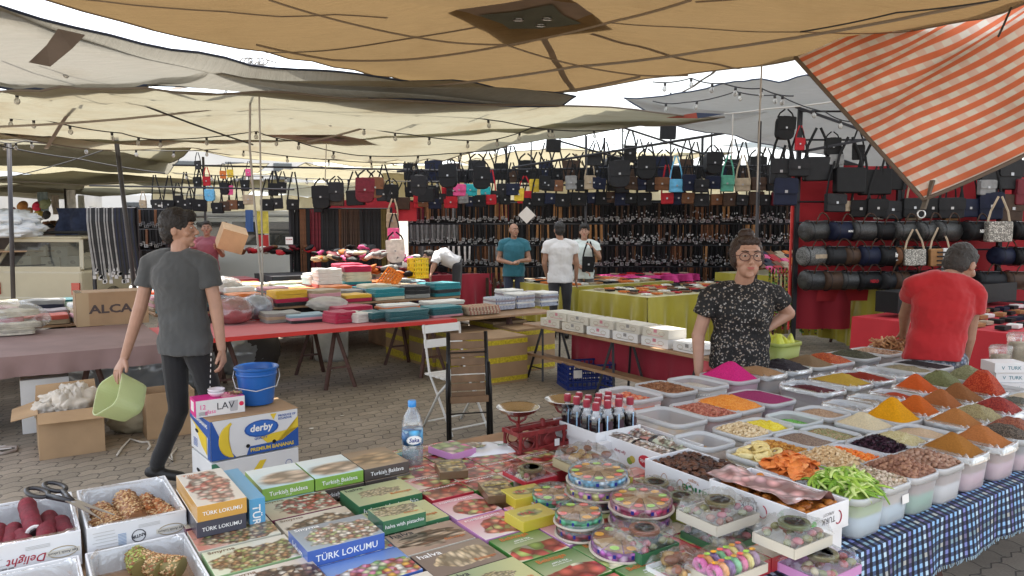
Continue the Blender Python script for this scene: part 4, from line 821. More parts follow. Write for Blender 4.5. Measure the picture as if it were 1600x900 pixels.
def strips(m,p,T,s,mi):
    L=.1*s; m.tube([T@Vector((-L/2+L*k_/6,.006*math.sin(k_),.018*math.sin(math.pi*k_/6)))+p+Vector((0,0,.008)) for k_ in range(7)],[.003,.006,.0075,.008,.0075,.006,.003],6,mi,flat=.5)
def rings(m,p,T,s,mi):
    m.tube([T@Vector((math.cos(t)*.022*s,math.sin(t)*.022*s,0))+p+Vector((0,0,.006)) for t in [i*.57 for i in range(11)]],.012*s,7,mi,closed=True,flat=.45)
def sticks(m,p,T,s,mi):
    a_=T@Vector((-.055*s,0,0))+p+Vector((0,0,.02)); b_=T@Vector((.055*s,0,0))+p+Vector((0,0,.02)); m.tube([a_,b_],.007*s,8,mi)
def petals(m,p,T,s,mi):
    m.add([(-.006*s,-.004,0),(.007*s,-.003,.004),(.004,.006*s,.006),(-.004,.004,.002)],[(0,1,2,3)],mi,Matrix.Translation(p)@T@Matrix.Rotation(rnd.uniform(-1.2,1.2),4,'X'))
def cashew(m,p,T,s,mi):m.tube([T@Vector((math.cos(t)*.008*s,math.sin(t)*.008*s,0))+p for t in (0,.7,1.4,2.1,2.8)],[.003,.0045,.005,.0045,.003],6,mi)
TUBS=[(1340,768,'green strips of candied fruit','strips',[(.3,.45,.06),(.5,.6,.2),(.16,.3,.03)],.75,.035,110,'blue',0),(1392,755,'roasted pistachios in their shells','nut',[(.5,.4,.3),(.42,.3,.2),(.6,.5,.38),(.25,.2,.12)],.8,.02,330,'blue',0,(.0085,.0062,.0055)),(1437,740,'dark sugared nuts','nut',[(.27,.13,.08),(.2,.09,.055),(.33,.17,.1)],.8,.03,280,'green',0,(.0085,.0075,.0075)),(1474,725,'brown hazelnuts','nut',[(.3,.16,.1),(.22,.11,.07),(.36,.22,.15)],.8,.025,280,'white',0,(.0085,.008,.0075)),(1512,708,'golden brown curry powder','powder',(.36,.15,.03),.85,.065,0,'pink',1),(1552,692,'orange brown spice powder','powder',(.44,.16,.05),.85,.06,0,'pink',1),(1590,680,'dark pepper grains','grain',[(.1,.08,.06),(.2,.15,.11),(.05,.04,.03)],.85,.03,0,'pink',0),(1248,737,'orange slices of dried mango','slices',[(.75,.22,.05),(.8,.3,.09),(.6,.15,.03)],.75,.035,60,'pink',0),(1310,722,'pale cashew nuts','cashew',[(.6,.42,.22),(.66,.5,.3),(.5,.32,.15)],.8,.035,330,'white',0),(1360,718,'shiny orange berries','nut',[(.8,.2,.02),(.75,.26,.04),(.7,.14,.02)],.72,.012,240,'pink',0,(.0075,.0075,.0075)),(1390,700,'black dried hibiscus petals','petals',[(.035,.015,.025),(.06,.02,.035),(.02,.012,.016)],.7,.04,900,'white',0),(1432,692,'pale yellow flakes','grain',[(.6,.52,.25),(.5,.42,.2),(.68,.6,.35)],.75,.03,0,'white',0),(1478,683,'smooth beige powder in a dome','powder',(.62,.46,.3),.7,.03,0,'white',0),(1228,702,'roasted corn kernels','nut',[(.5,.22,.03),(.58,.3,.06),(.35,.14,.02)],.75,.012,420,'white',0,(.0065,.0055,.005)),(1275,690,'tiny grey brown seeds','grain',[(.28,.2,.15),(.36,.27,.2),(.2,.14,.11)],.75,.012,0,'white',0),(1318,682,'green and red mixed herbs','grain',[(.25,.28,.12),(.16,.2,.06),(.4,.2,.12),(.5,.45,.25)],.72,.018,0,'white',0),(1168,705,'yellow dried pineapple rings','rings',[(.75,.6,.25),(.7,.55,.22),(.78,.66,.32)],.75,.02,16,'white',0),(1158,672,'cream roasted chickpeas','nut',[(.62,.48,.28),(.55,.4,.22),(.68,.55,.35)],.78,.025,330,'white',0,(.007,.0068,.0068)),(1110,690,'a low layer of tan dried figs','nut',[(.4,.24,.1),(.5,.32,.14)],.4,.0,60,'white',0,(.013,.012,.008)),(995,617,'orange pink sugared candy','nut',[(.7,.2,.1),(.75,.35,.2),(.6,.1,.06)],.55,.01,120,'pink',0,(.012,.009,.008)),(1049,607,'whole brown almonds','nut',[(.26,.11,.05),(.33,.16,.075),(.2,.08,.035)],.75,.02,330,'grey',0,(.011,.0065,.0045)),(1096,598,'white shredded coconut','powder',(.78,.76,.7),.55,.012,0,'white',0),(1140,588,'bright pink powder heaped to a point','powder',(.68,.03,.22),.8,.085,0,'pink',0),(1180,580,'light tan powder','powder',(.45,.27,.14),.82,.025,0,'grey',1),(1220,573,'black seeds','grain',[(.02,.015,.025),(.035,.025,.035),(.012,.01,.012)],.85,.04,0,'grey',1),(1255,566,'dull brown powder heaped high','powder',(.24,.16,.09),.88,.05,0,'tan',0),(1290,562,'red orange chilli flakes','grain',[(.5,.07,.02),(.6,.16,.03),(.3,.03,.015)],.8,.035,0,'pink',0),(1320,553,'dark green dried leaves','grain',[(.06,.06,.03),(.1,.1,.05),(.03,.03,.02)],.85,.03,0,'grey',0),(1352,546,'beige and brown nuts in a low layer','nut',[(.45,.3,.2),(.35,.2,.12)],.75,.008,160,'pink',0,(.012,.009,.008)),(1378,541,'brown cinnamon sticks','sticks',[(.4,.2,.09),(.3,.13,.06),(.48,.26,.12)],.8,.03,46,'grey',0),(1048,650,'a few yellow and white wrapped pieces','nut',[(.75,.45,.05),(.75,.73,.68)],.25,.0,16,'pink',0,(.02,.014,.01)),(1105,640,'red skinned peanuts','nut',[(.42,.13,.09),(.5,.2,.13),(.34,.1,.06)],.72,.02,420,'grey',0,(.0085,.0058,.0055)),(1153,634,'bright orange lentils','grain',[(.85,.3,.04),(.8,.24,.03),(.88,.38,.08)],.82,.03,0,'pink',0),(1196,622,'purple pink powder','powder',(.36,.05,.16),.85,.02,0,'pink',0),(1270,605,'dark maroon sumac','grain',[(.1,.015,.025),(.15,.02,.03),(.07,.01,.02)],.65,.02,0,'grey',1),(1306,594,'ochre yellow powder','powder',(.5,.33,.05),.8,.045,0,'white',1),(1341,587,'dark red chilli powder','powder',(.26,.03,.015),.75,.03,0,'grey',1),(1372,580,'nothing but its clear lining bag','powder',(.35,.34,.33),.4,.0,0,'grey',1),(1405,573,'greenish tan grains','grain',[(.3,.26,.16),(.38,.33,.2),(.22,.19,.12)],.7,.02,0,'grey',0),(1431,568,'black cumin seeds','grain',[(.015,.014,.016),(.03,.027,.03)],.85,.012,0,'grey',0),(1205,667,'bright yellow granules','grain',[(.85,.7,.04),(.8,.62,.03),(.88,.76,.12)],.7,.025,0,'white',0),(1250,655,'bright green granules','grain',[(.2,.6,.12),(.3,.68,.2),(.14,.5,.08)],.55,.008,0,'white',0),(1286,644,'pinkish tan cracked grains','grain',[(.48,.32,.2),(.56,.4,.27),(.38,.24,.15)],.7,.015,0,'white',0),(1326,634,'ochre flour at the bottom of a clear bag','powder',(.42,.28,.12),.5,.02,0,'tan',1),(1362,624,'greyish beige powder in a low heap','powder',(.36,.29,.21),.6,.02,0,'tan',1),(1395,616,'low brick red powder','powder',(.42,.06,.025),.65,.025,0,'white',1),(1427,607,'red orange powder heaped high','powder',(.58,.1,.02),.85,.075,0,'white',1),(1462,598,'dull green oregano heaped high','grain',[(.16,.18,.07),(.22,.23,.1),(.12,.13,.05)],.9,.06,0,'green',0),(1495,588,'grey green thyme heaped high','grain',[(.24,.24,.12),(.3,.29,.16),(.18,.18,.09)],.9,.06,0,'green',0),(1350,662,'cream flour heaped in a dome','powder',(.68,.58,.38),.85,.05,0,'white',0),(1397,652,'deep yellow turmeric heaped to a point','powder',(.72,.32,.01),.88,.085,0,'white',0),(1428,642,'orange red paprika heaped to a point','powder',(.55,.12,.02),.88,.075,0,'white',1),(1467,632,'rust brown powder heaped to a point','powder',(.36,.12,.04),.88,.075,0,'white',1),(1498,622,'medium brown powder heaped to a point','powder',(.27,.11,.04),.88,.075,0,'white',1),(1527,612,'coarse red pepper flakes in a tall round heap','grain',[(.42,.04,.015),(.55,.09,.03),(.3,.025,.01)],.9,.1,0,'white',1),(1555,605,'nearly black spice in a low layer','powder',(.04,.03,.03),.6,.01,0,'tan',0),(1507,663,'light rust powder beside the green tan grains','powder',(.42,.17,.05),.88,.06,0,'white',1),(1541,654,'green tan seeds','grain',[(.34,.28,.13),(.42,.36,.18),(.25,.2,.1)],.88,.045,0,'white',1),(1574,643,'wine red pepper flakes','grain',[(.3,.03,.025),(.4,.06,.04),(.2,.02,.02)],.88,.05,0,'white',1),(1604,632,'dark grey green leaves','grain',[(.12,.12,.1),(.18,.18,.14),(.07,.07,.06)],.8,.02,0,'white',1),(1575,668,'coarse brown red grains','grain',[(.3,.09,.05),(.38,.14,.08),(.2,.06,.04)],.85,.04,0,'white',0),(1588,617,'cream white seeds','grain',[(.66,.58,.42),(.6,.5,.35)],.8,.02,0,'white',0),]
for i_,tb in enumerate(TUBS):
    px,py,what,kind,cols,lf,pk,cnt,lin,bag=tb[:10]
    a,b=AB(px,py,.82); row_b=b
    if b<2.15:wd,lb=.19,.215
    elif b<2.3:wd,lb=.2,.25
    else:wd,lb=.228,.31
    h=HT
    rows=(1.395,1.60,1.81,2.04,2.39,2.83); bb=min(rows,key=lambda r__:abs(r__-b-(.02 if b<1.5 else 0)))
    b=bb+rnd.uniform(-.006,.006)
    if what.startswith('yellow dried'):b=1.78
    h=HT+rnd.uniform(-.004,.006)
    me=tub_meshes(wd,lb,HT); z0=TZ+.004
    o=ob('spice_tub',me[0],None,S(a,b,z0),(0,0,TH+rnd.uniform(-.03,.03))); tag(o,'clear plastic tub holding '+what,'tub','clear tubs of spices and nuts'); ob('rim',me[1],o)
    f=ob('lower_liner',me[2],o); f.scale=(.98,.98,1)
    f.material_slots[0].link='OBJECT'; f.material_slots[0].material=LIN[lin]
    if bag:ob('liner_bag',me[3],o)
    if i_%6==1:m=MB(); m.box((0,0,0),(.04,.001,.03)); m.build('price_tag',mwh,o,(wd*.2,-lb/2*.96,HT*.62),(-.08,0,0))
    nm_={'powder':'spice_heap','grain':'spice_heap','nut':'nuts','cashew':'nuts','slices':'dried_fruit','strips':'dried_fruit','rings':'dried_fruit','petals':'dried_petals','sticks':'cinnamon_sticks'}[kind]
    lev=HT*max(lf,.58);
    if lf<.58:f.scale=(.98,.98,lf*.8)
    lev=HT*min(.97,lf+.17); pk*=1.25
    ppx,ppy=rnd.uniform(-.015,.015),rnd.uniform(-.02,.02)
    if kind=='powder':m,_,mt=mound(wd,lb,HT,lev,pk,powder(what.replace(' ','_'),cols),seed=i_,rough=.0022,px=ppx,py=ppy,power=1.08,sharp=pk>.035)
    elif kind=='grain':m,_,mt=mound(wd,lb,HT,lev,pk,grain(what.replace(' ','_'),cols,280 if 'granules' not in what and 'lentils' not in what else 200),seed=i_,rough=.005,px=ppx,py=ppy,power=1.0,sharp=False)
    else:
        mats=[M('piece_%d_%d'%(i_,q),c,.5,var=.15,vs=90,spec=.3) for q,c in enumerate(cols)]; mt=mats
        m,_,_=mound(wd,lb,HT,lev-.004,pk,None,seed=i_,rough=.003,sharp=False)
        fnn={'nut':None,'cashew':cashew,'slices':slices,'strips':strips,'rings':rings,'sticks':sticks,'petals':petals}[kind]
        nuts(m,wd*.9,lb*.9,lev+.001,pk,int(cnt*(1.15 if wd<.21 else 1.5)),tb[10] if len(tb)>10 else (.01,.008,.007),len(cols),fn=fnn)
    c=m.build(nm_,mt,None,o.location+Vector((0,0,.002)),o.rotation_euler,smooth=kind not in ('petals',))
    tag(c,{'powder':'heap of ','grain':'heap of '}.get(kind,'loose ')+what+' filling a clear tub','spices' if 'heap' in nm_ else 'nuts' if nm_=='nuts' else 'dried food','contents of the clear tubs','stuff' if kind not in ('powder',) else None)
    if kind=='powder':c['label']=('mound of '+what)
    # back and middle of the stall
def flip_text(o,s,mat,loc,w,face='f',bold=.01,shear=0,h=None,tilt=180):
    base={'f':0,'l':-90,'r':90}[face]; t=text(s,mat,o,loc,w=w,h=h,bold=bold,shear=shear)
    if t:t.rotation_euler=(Matrix.Rotation(R(base),4,'Z')@Matrix.Rotation(R(90),4,'X')@Matrix.Rotation(R(tilt),4,'Z')).to_euler()
    return t
GLOG=M('logo_green',(.02,.18,.07),.5); SWB=M('ink_swirl',(.42,.2,.1),.5)
la,lb,h=.235,.41,.11; cz=TZ+.02
o=open_carton('white Bahçe carton full of dark dried apricots',1.965,1.60,cz,la,lb,h,liner=False)
m=MB()
for i in range(520):
    x,y=rnd.uniform(-.105,.105),rnd.uniform(-.19,.19); s_=rnd.uniform(.8,1.2); m.ell((x,y,h-.018+rnd.uniform(-.008,.012)+.012*(1-(y/.2)**2)),(.014*s_,.011*s_,.007),7,5,mi=rnd.randrange(3),T=Euler((rnd.uniform(-.5,.5),rnd.uniform(-.5,.5),rnd.uniform(0,3))).to_matrix().to_4x4())
m.box((0,0,h*.45),(la-.015,lb-.015,h*.7),0)
tag(m.build('dried_apricots',[M('apricot_dark',(.075,.026,.014),.45),M('apricot_dark_brown',(.12,.045,.022),.45),M('apricot_black',(.04,.018,.012),.45)],None,o.location,o.rotation_euler,smooth=True),'dark brown dried apricots filling the Bahçe carton','dried fruit',kind='stuff')
flip_text(o,'Bahçe',GLOG,(-la/2-.001,-.06,h*.55),.15,'l',.03,0,.045,180); flip_text(o,'Yazgan',SWB,(-la/2-.001,-.04,h*.85),.05,'l',.01)
for i,yy in enumerate((-.17,.02,.1,-.02)):
    m=MB(); m.tube([(0,yy+.02*math.cos(t)*(1-t/9),h*.5+.035*math.sin(t)*(1-t/9)) for t in [k*.4 for k in range(18)]],.0012,4); m.build('swirl_print',SWB,o,(-la/2-.0012,0,0))
m=MB(); m.box((0,0,0),(.0006,.06,.03)); m.build('label_print',GRYI,o,(-la/2-.001,.15,h*.5)).scale=(1,1,.1)
la,lb,h=.24,.42,.10
o=open_carton('white carton printed with fruit beside the bottle tray, holding clear sachets',2.075,2.03,cz,la,lb,h,liner=False)
for i,(c_,lb_) in enumerate((((.55,.4,.35),'pinkish'),((.5,.55,.42),'pale green'),((.6,.55,.45),'cream'),((.55,.25,.22),'pink'))):
    m=MB(); m.grid(lambda u,v:((u-.5)*.1,(v-.5)*.18,.02+.018*(1-(2*u-1)**2)+.006*noise.noise(Vector((u*5,v*7,i)))),14,20); m.grid(lambda u,v:((u-.5)*.1,(v-.5)*.18,0),4,4)
    tag(m.build('sachet',art('art_sachet%d'%i,c_,[c_,(.7,.65,.6),(.4,.3,.25),(.6,.5,.4)],60,(0,0,.04,.08),rough=.15,coat=1),None,S(2.13+(i%2)*.12,2.12+(i//2)*.2,cz+h-.03),(0,0,TH+j(.1)),smooth=True),'%s clear wrapped sweet sachet in the fruit printed carton'%lb_,'sachet')
m=MB(); m.ell((0,0,0),(.001,.04,.026),14,8); m.build('logo_red',RED_S,o,(-la/2-.0005,-.12,h*.5)); flip_text(o,'Mevlit',WINK,(-la/2-.002,-.12,h*.5),.055,'l')
flip_text(o,'Ege Saray',REDI,(-la/2-.001,.03,h*.55),.07,'l',shear=.3)
for i,(yy,zz,c_) in enumerate(((.16,.05,(.7,.35,.05)),(.18,.03,(.4,.5,.05)),(.14,.03,(.7,.1,.05)),(-.18,.03,(.45,.02,.12)),(-.045,.04,(.5,.4,.08)),(-.03,.03,(.2,.3,.05)))):
    m=MB(); m.ell((0,0,0),(.0008,.018,.015),10,6); m.build('fruit_print',M('fruit_print%d'%i,c_,.5),o,(-la/2-.0005,yy,zz))
la,lb,h=.215,.37,.085
o2=box('carton','plain white carton under the TURK apricot carton','carton',1.93,1.295,z1,.19,.33,.085,(WHC,WHC))
o=open_carton('open white TURK apricot carton with a sheet of pink printed paper on top',1.905,1.275,z1+.087,la,lb,.08,liner=False); h=.08
for f_,off,w_ in (('f',0,.14),('l',.02,.15)):
    L_=(off-.0,-lb/2-.001,h*.5) if f_=='f' else (-la/2-.001,off,h*.5)
    flip_text(o,'TURK',DINK,L_,w_*.5,f_,.0,0); L2=(L_[0],L_[1],L_[2]+.02); flip_text(o,'APRICOT',GRYI,L2,w_*.4,f_)
    m=MB(); m.tube([(math.cos(t)*.016,0,math.sin(t)*.02) for t in [-2.2+k*.3 for k in range(13)]],.002,4); e_=m.build('crescent_print',REDI,o,(L_[0]+(.05 if f_=='f' else -.0005),L_[1]-(.0005 if f_=='f' else.05),L_[2])); e_.rotation_euler=(0,0,0 if f_=='f' else R(-90))
    m=MB(); m.ell((0,0,0),(.014,.0008,.014),14,8); e_=m.build('green_dot',M('dot_green',(.1,.42,.1),.5),o,((la/2-.18) if f_=='f' else -la/2-.0005,-lb/2-.0005 if f_=='f' else -.13,h*.5)); e_.rotation_euler=(0,0,0 if f_=='f' else R(-90))
m=MB()
for i in range(90):
    m.ell((rnd.uniform(-.095,.095),rnd.uniform(-.17,.17),h-.015+rnd.uniform(-.006,.008)),(.017,.014,.008),8,5,T=Euler((rnd.uniform(-.5,.5),rnd.uniform(-.5,.5),0)).to_matrix().to_4x4(),mi=rnd.randrange(2))
m.box((0,0,h*.4),(la-.02,lb-.02,h*.6))
tag(m.build('dried_apricots',[M('apricot_orange',(.55,.2,.035),.4),M('apricot_orange2',(.42,.13,.02),.4)],None,o.location,o.rotation_euler,smooth=True),'orange dried apricots showing at the edge of the TURK carton','dried fruit',kind='stuff')
m=MB(); m.grid(lambda u,v:(-.1+u*.19+.01*math.sin(v*7),-.15+v*.37,.012*noise.noise(Vector((u*4,v*6,2)))+.006*math.sin(u*9+v*4)+(-.03*max(0,u-.85)/.15)+.02*max(0,.1-v)*5),22,34)
tag(m.build('paper_sheet',art('art_pink_paper',(.78,.72,.74),[(.68,.36,.34),(.76,.48,.45),(.7,.42,.42)],26,(0,.02,.14,.2),rough=.35,coat=.4,jit=.7,soft=.1),None,o.location+Vector((0,0,h+.012)),(0,0,TH-.06),smooth=True),'white paper sheet printed with pink shapes, lying on the dried apricots','paper')
la,lb,h=.26,.30,.1; zt=TZ+.085
o=open_carton('low white tray holding the dark sauce bottles',2.02,2.36,TZ+.085,la,lb,.05,liner=False)
box('carton','white carton printed with red fruit under the bottle tray','carton',2.03,2.37,z1,.25,.29,.082,(WHC,WHC)); box('carton','small white carton in front of the bottle tray','carton',2.02,2.325,z1,.2,.03,.1,(WHC,WHC))
def bottle_proto():
    r=E('sauce_bottle',(0,0,-5)); m=MB()
    m.lathe([(0,0),(.024,0),(.026,.004),(.026,.085),(.022,.095)],8); m.build('bottle_body',M('sauce_dark',(.012,.008,.01),.06,coat=1),r,smooth=True,auto=40)
    m=MB(); m.lathe([(.0245,.09),(.018,.108),(.0115,.122),(.0115,.135)],12); m.build('neck',M('bottle_clear',(.7,.72,.75),.05,coat=1,alpha=.35),r,smooth=True)
    m=MB(); m.lathe([(0.0145,.128),(.0155,.132),(.0155,.156),(.012,.160),(0,.160)],12); m.build('bottle_cap',M('cap_red',(.32,.03,.05),.35,coat=.5),r,smooth=True,auto=40)
    m=MB(); m.box((0,-.0265,.05),(.02,.0012,.055)); m.build('label',M('label_dark',(.05,.02,.03),.4),r)
    m=MB(); m.box((-.012,-.0262,.062),(.006,.0014,.08)); m.build('label_stripe',M('label_blue',(.4,.6,.8),.4),r)
    return r
bp=bottle_proto(); bpos=[]
for r_ in range(4):
    for c_ in range(4):
        if r_==3 and c_>1:continue
        bpos.append((2.05+c_*.064,2.395+r_*.066))
rw=['front','second','third','back']; cl_=['left end','left middle','right middle','right end']
for i,(a,b) in enumerate(bpos):
    L_='dark sauce bottle with red cap in the white tray, %s of the %s row'%(cl_[i%4],rw[i//4])
    o=bp if i==0 else dup(bp)
    o.location=S(a+j(.004),b+j(.004),TZ+.092); o.rotation_euler=(0,0,TH+j(.3)); tag(o,L_,'bottle','dark sauce bottles with red caps'); o.scale=(1.08,1.08,1.05)
RED=M('cast_red',(.2,.018,.018),.45,.2,var=.3,vs=30,bump=.3,bs=60)
sc0=E('balance_scale',S(1.93,2.62,TZ),TH); sc0 .scale=(1.05,)*3; tag(sc0,'old dark red cast iron balance with two steel pans on the stall','scale')
m=MB()
for sy in (-.055,.055):
    m.beam((-.165,sy,.115),(.165,sy,.115),.014,.02); m.beam((-.15,sy,.04),(.15,sy,.04),.012,.028)
    for x in (-.15,-.07,.07,.15):m.tube([(x,sy,.12),(x*1.02,sy*1.05,.08),(x,sy,.04)],[.01,.007,.01],7)
    for x in (-.11,0,.11):m.tube([(x+.03*math.cos(t),sy*1.02,.078+.026*math.sin(t)) for t in [k*.63 for k in range(10)]],.004,5,closed=True)
    for x in (-.155,.155):m.tube([(x,sy,.05),(x*1.05,sy*1.08,.02),(x*1.12,sy*1.15,0)],[.014,.011,.016],8)
for x in (-.155,-.06,.06,.155):m.beam((x,-.055,.115),(x,.055,.115),.014,.016); m.beam((x,-.055,.045),(x,.055,.045),.012,.02)
m.box((0,0,.085),(.09,.09,.075),taper=.8); m.box((0,0,.05),(.28,.1,.01)); m.build('base',RED,sc0,bev=.0015)
m=MB(); m.beam((-.16,0,.125),(.16,0,.125),.014,.02); m.lathe([(.02,.08),(.014,.12),(.01,.15),(0,.155)],10)
for sx in (-1,1):
    m.tube([(sx*.125,0,.12),(sx*.125,0,.16)],.008,8)
    for t in (0,2.09,4.19):m.tube([(sx*.125,0,.15),(sx*.125+math.cos(t)*.035,math.sin(t)*.035,.162),(sx*.125+math.cos(t)*.05,math.sin(t)*.05,.186)],.005,6)
m.build('beam',RED,sc0,smooth=True,auto=35)
m=MB(); m.box((.03,-.064,.06),(.025,.001,.03)); m.build('paper_tag',mwh,sc0)
for sx in (-1,1):
    m=MB(); m.lathe([(0,0),(.05,.002),(.09,.018),(.105,.032),(.109,.034),(.108,.037),(.102,.034),(.088,.021),(.05,.006),(0,.004)],28); m.build('pan',M('pan_steel',(.62,.6,.57),.22,1,bump=.1,bs=20),sc0,(sx*.125,0,.184),smooth=True).scale=(.84,.84,1)
wb=E('water_bottle',S(1.33,2.70,TZ+.03),TH-.3); wb.scale=(1.0,)*3; tag(wb,'clear plastic water bottle with blue cap and blue label, standing behind the sweet boxes','bottle')
PET=clearmat('pet_clear',(.9,.93,.96),gloss=.1,veil=.06,bump=.2,bs=15)
m=MB(); m.lathe([(0,.004),(.035,0),(.042,.008),(.043,.03),(.041,.035),(.043,.04),(.043,.095),(.041,.1),(.043,.106),(.043,.15),(.040,.158),(.043,.165),(.042,.185),(.034,.215),(.018,.243),(.0145,.252),(.0145,.262)],24); m.build('bottle_body',PET,wb,smooth=True)
m=MB(); m.lathe([(0,.003),(.034,.003),(.0405,.01),(.0415,.088),(0,.088)],20); m.build('water',M('water_clear',(.5,.52,.5),.03,coat=1,alpha=.35),wb,smooth=True)
m=MB(); m.lathe([(.0437,.098),(.0437,.158)],24); m.build('label',art('art_water_label',(.05,.3,.62),[(.1,.45,.75),(.03,.2,.5),(.5,.75,.9)],25,(0,0,.04,.04),(.2,.55,.8)),wb,smooth=True)
m=MB(); m.tube([(math.cos(t)*.03,0,math.sin(t)*.017) for t in [k*.5 for k in range(13)]],.001,4); m.ell((0,0,0),(.028,.001,.016),12,6); m.build('label_oval',WINK,wb,(0,-.0445,.122)); text('Saka',M('ink_navy',(.01,.02,.2),.4),wb,(0,-.046,.122),FRONT,w=.042,bold=.02,shear=.2)
m=MB(); m.lathe([(.0165,.25),(.0172,.254),(.0172,.272),(.015,.276),(0,.276)],20); m.build('bottle_cap',M('cap_blue',(.03,.25,.62),.35,coat=.4),wb,smooth=True,auto=40)
for i,(px,py,an) in enumerate(((622,722,.3),(690,718,-.4))):
    a,b=AB(px,py,TZ+.04); o=box('tea_packet','teal tea packet standing %s the water bottle'%('behind left of' if i==0 else 'behind right of'),'packet',a,b-.0,z1,.1,.035,.07,(M('side_teal',(.06,.3,.35),.4,coat=.5),)*2,an)
m=MB(); NPT=26
def sack(la,lb,h,sd,puff=1.0):
    m=MB()
    for sgn in (1,-1):
        def fn(u,v):
            x,y=(u-.5)*la,(v-.5)*lb; e=(1-(2*u-1)**4)*(1-(2*v-1)**4); e=max(e,0)**.5
            z=h/2+sgn*h/2*e*puff+.012*noise.noise(Vector((x*16,y*16,sd)))*e+sgn*.004
            return (x*(1+.02*noise.noise(Vector((y*20,sd,0)))),y,max(z,.001))
        m.grid(fn,24,24)
    return m
a,b=AB(765,705,.72); o=sack(.25,.16,.05,3).build('mint_bag',M('bag_white',(.72,.73,.74),.3,coat=.5,bump=.3,bs=20),None,S(1.67,2.68,z1+.01),(0,0,TH-.25),smooth=True)
tag(o,'white printed plastic bag of dried food lying left of the scale','bag'); m=MB(); m.ell((0,0,0),(.06,.045,.001),14,4); m.build('print',art('art_bag_pic',(.3,.25,.15),nut,60,(0,0,.05,.04)),o,(-.05,.02,.056)); ttext(o,'Mint',.06,-.01,.055,.06,GLOG,bold=.02,rz=.2)
box('tea_packet','pink and white paper packet between the water bottle and the white bag','packet',1.45,2.62,z1+.05,.13,.16,.03,(PINK_S,art('art_pink_pk',(.75,.7,.7),[(.75,.1,.3),(.7,.5,.5),(.3,.4,.15)],22,(0,0,.06,.08))),.2)
# round trays under clear domes
CLR=clearmat('dome_clear',veil=.03,bump=.35,bs=18)
BROWNS=[M('wedge%d'%i,c,.6,var=.2,vs=60) for i,c in enumerate(((.33,.2,.1),(.24,.14,.07),(.42,.28,.16),(.3,.12,.04),(.38,.25,.12)))]
STK=[M('sticker_orange',(.85,.4,.02),.4),M('sticker_red',(.85,.12,.08),.4),M('sticker_green',(.4,.7,.08),.4)]
def tray(px,py,z0,r,band,what,tilt=0,group='round wedge trays under clear domes',n=12,nst=1.0,top=True,az=0):
    a,b=AB(px,py,z0+.035); root=E('round_sweet_tray',S(a,b,z0),rot=(tilt,tilt*.6,az)); tag(root,what,'sweet tray',group)
    m=MB(); m.lathe([(0,.002),(r*.95,0),(r,.004),(r*1.0,.008),(0,.008)],36); m.build('tray_base',M('tray_cream',(.62,.55,.45),.5),root,smooth=True,auto=40)
    m=MB(); m.lathe([(r*.93,.008),(r*.93,.032)],40); m.build('band',band,root,smooth=True)
    m=MB()
    for k in range(10):t=6.28*k/10; m.add([(math.cos(t+d)*r*.935,math.sin(t+d)*r*.935,z) for d,z in ((-.05,.014),(.05,.014),(.05,.026),(-.05,.026))],[(0,1,2,3)])
    m.build('band_print',M('ink_navy',(.01,.02,.2),.4),root)
    for c_ in range(3):
        m=MB()
        for k in range(n):
            if k%3!=c_:continue
            t0=6.283*k/n+.03; t1=6.283*(k+1)/n-.03; ri,ro=r*.2,r*.9; zt=.042; zl=.008
            pts=[(ri,t0),(ro,t0),(ro,(t0+t1)/2),(ro,t1),(ri,t1)]
            vs=[(q*math.cos(t),q*math.sin(t),zl) for q,t in pts]+[(q*math.cos(t),q*math.sin(t),zt-.01*(q>r*.5)) for q,t in pts]; N_=5
            m.add(vs,[tuple(range(5))[::-1],tuple(range(5,10))]+[(i,(i+1)%5,5+(i+1)%5,5+i) for i in range(5)])
        m.build('wedge',BROWNS[(c_+int(px))%5],root)
    m=MB(); m.ell((0,0,.042),(r*.2,r*.2,.012),14,6); m.build('centre_sweet',BROWNS[2],root,smooth=True)
    for c_ in range(3):
        m=MB()
        for k in range(n):
            if rnd.random()<nst and k%3==c_:t=6.283*(k+.5)/n; m.lathe([(.0,.0016),(.0115,.0014),(.0115,0)],14,(math.cos(t)*r*.7,math.sin(t)*r*.7,.037),T=None,sx=1.25)
        if m.v:m.build('sticker',STK[c_],root)
    m=MB(); N_=48; vs=[]; lv=((.94,.03),(.93,.04),(.86,.052),(.6,.06),(.3,.062),(.0,.06))
    for q,zz in lv:
        for k in range(N_):t=6.283*k/N_; f=1+(.012*(k%2))*(q>.8); vs.append((math.cos(t)*r*q*f,math.sin(t)*r*q*f,zz+.003*noise.noise(Vector((math.cos(t)*q*4,math.sin(t)*q*4,px)))))
    m.add(vs,[(i*N_+k,i*N_+(k+1)%N_,(i+1)*N_+(k+1)%N_,(i+1)*N_+k) for i in range(len(lv)-1) for k in range(N_)]); m.build('dome_lid',CLR,root,smooth=True)
    return root
BB=art('band_blue',(.2,.5,.7),[(.2,.5,.7)]*6+[(.7,.8,.85)],60,(0,0,.3,.3),jit=1); BG2=art('band_green',(.08,.4,.2),[(.08,.4,.2)]*5+[(.6,.1,.1)],50,(0,0,.3,.3),jit=1)
BP=art('band_pink',(.55,.05,.15),[(.55,.05,.15)]*5+[(.7,.3,.4)],50,(0,0,.3,.3),jit=1); BU=art('band_purple',(.45,.12,.45),[(.45,.12,.45)]*4+[(.7,.5,.7)],50,(0,0,.3,.3),jit=1); BY=art('band_yellow',(.6,.55,.1),[(.6,.2,.4),(.6,.55,.2)],50,(0,0,.3,.3),jit=1); BD=art('band_dark',(.12,.03,.04),[(.3,.05,.08),(.1,.1,.1)],50,(0,0,.3,.3),jit=1)
zt=z1+.047
tray(932,770,zt,.105,BD,'round sweet tray at the bottom of the blue banded stack',nst=.2)
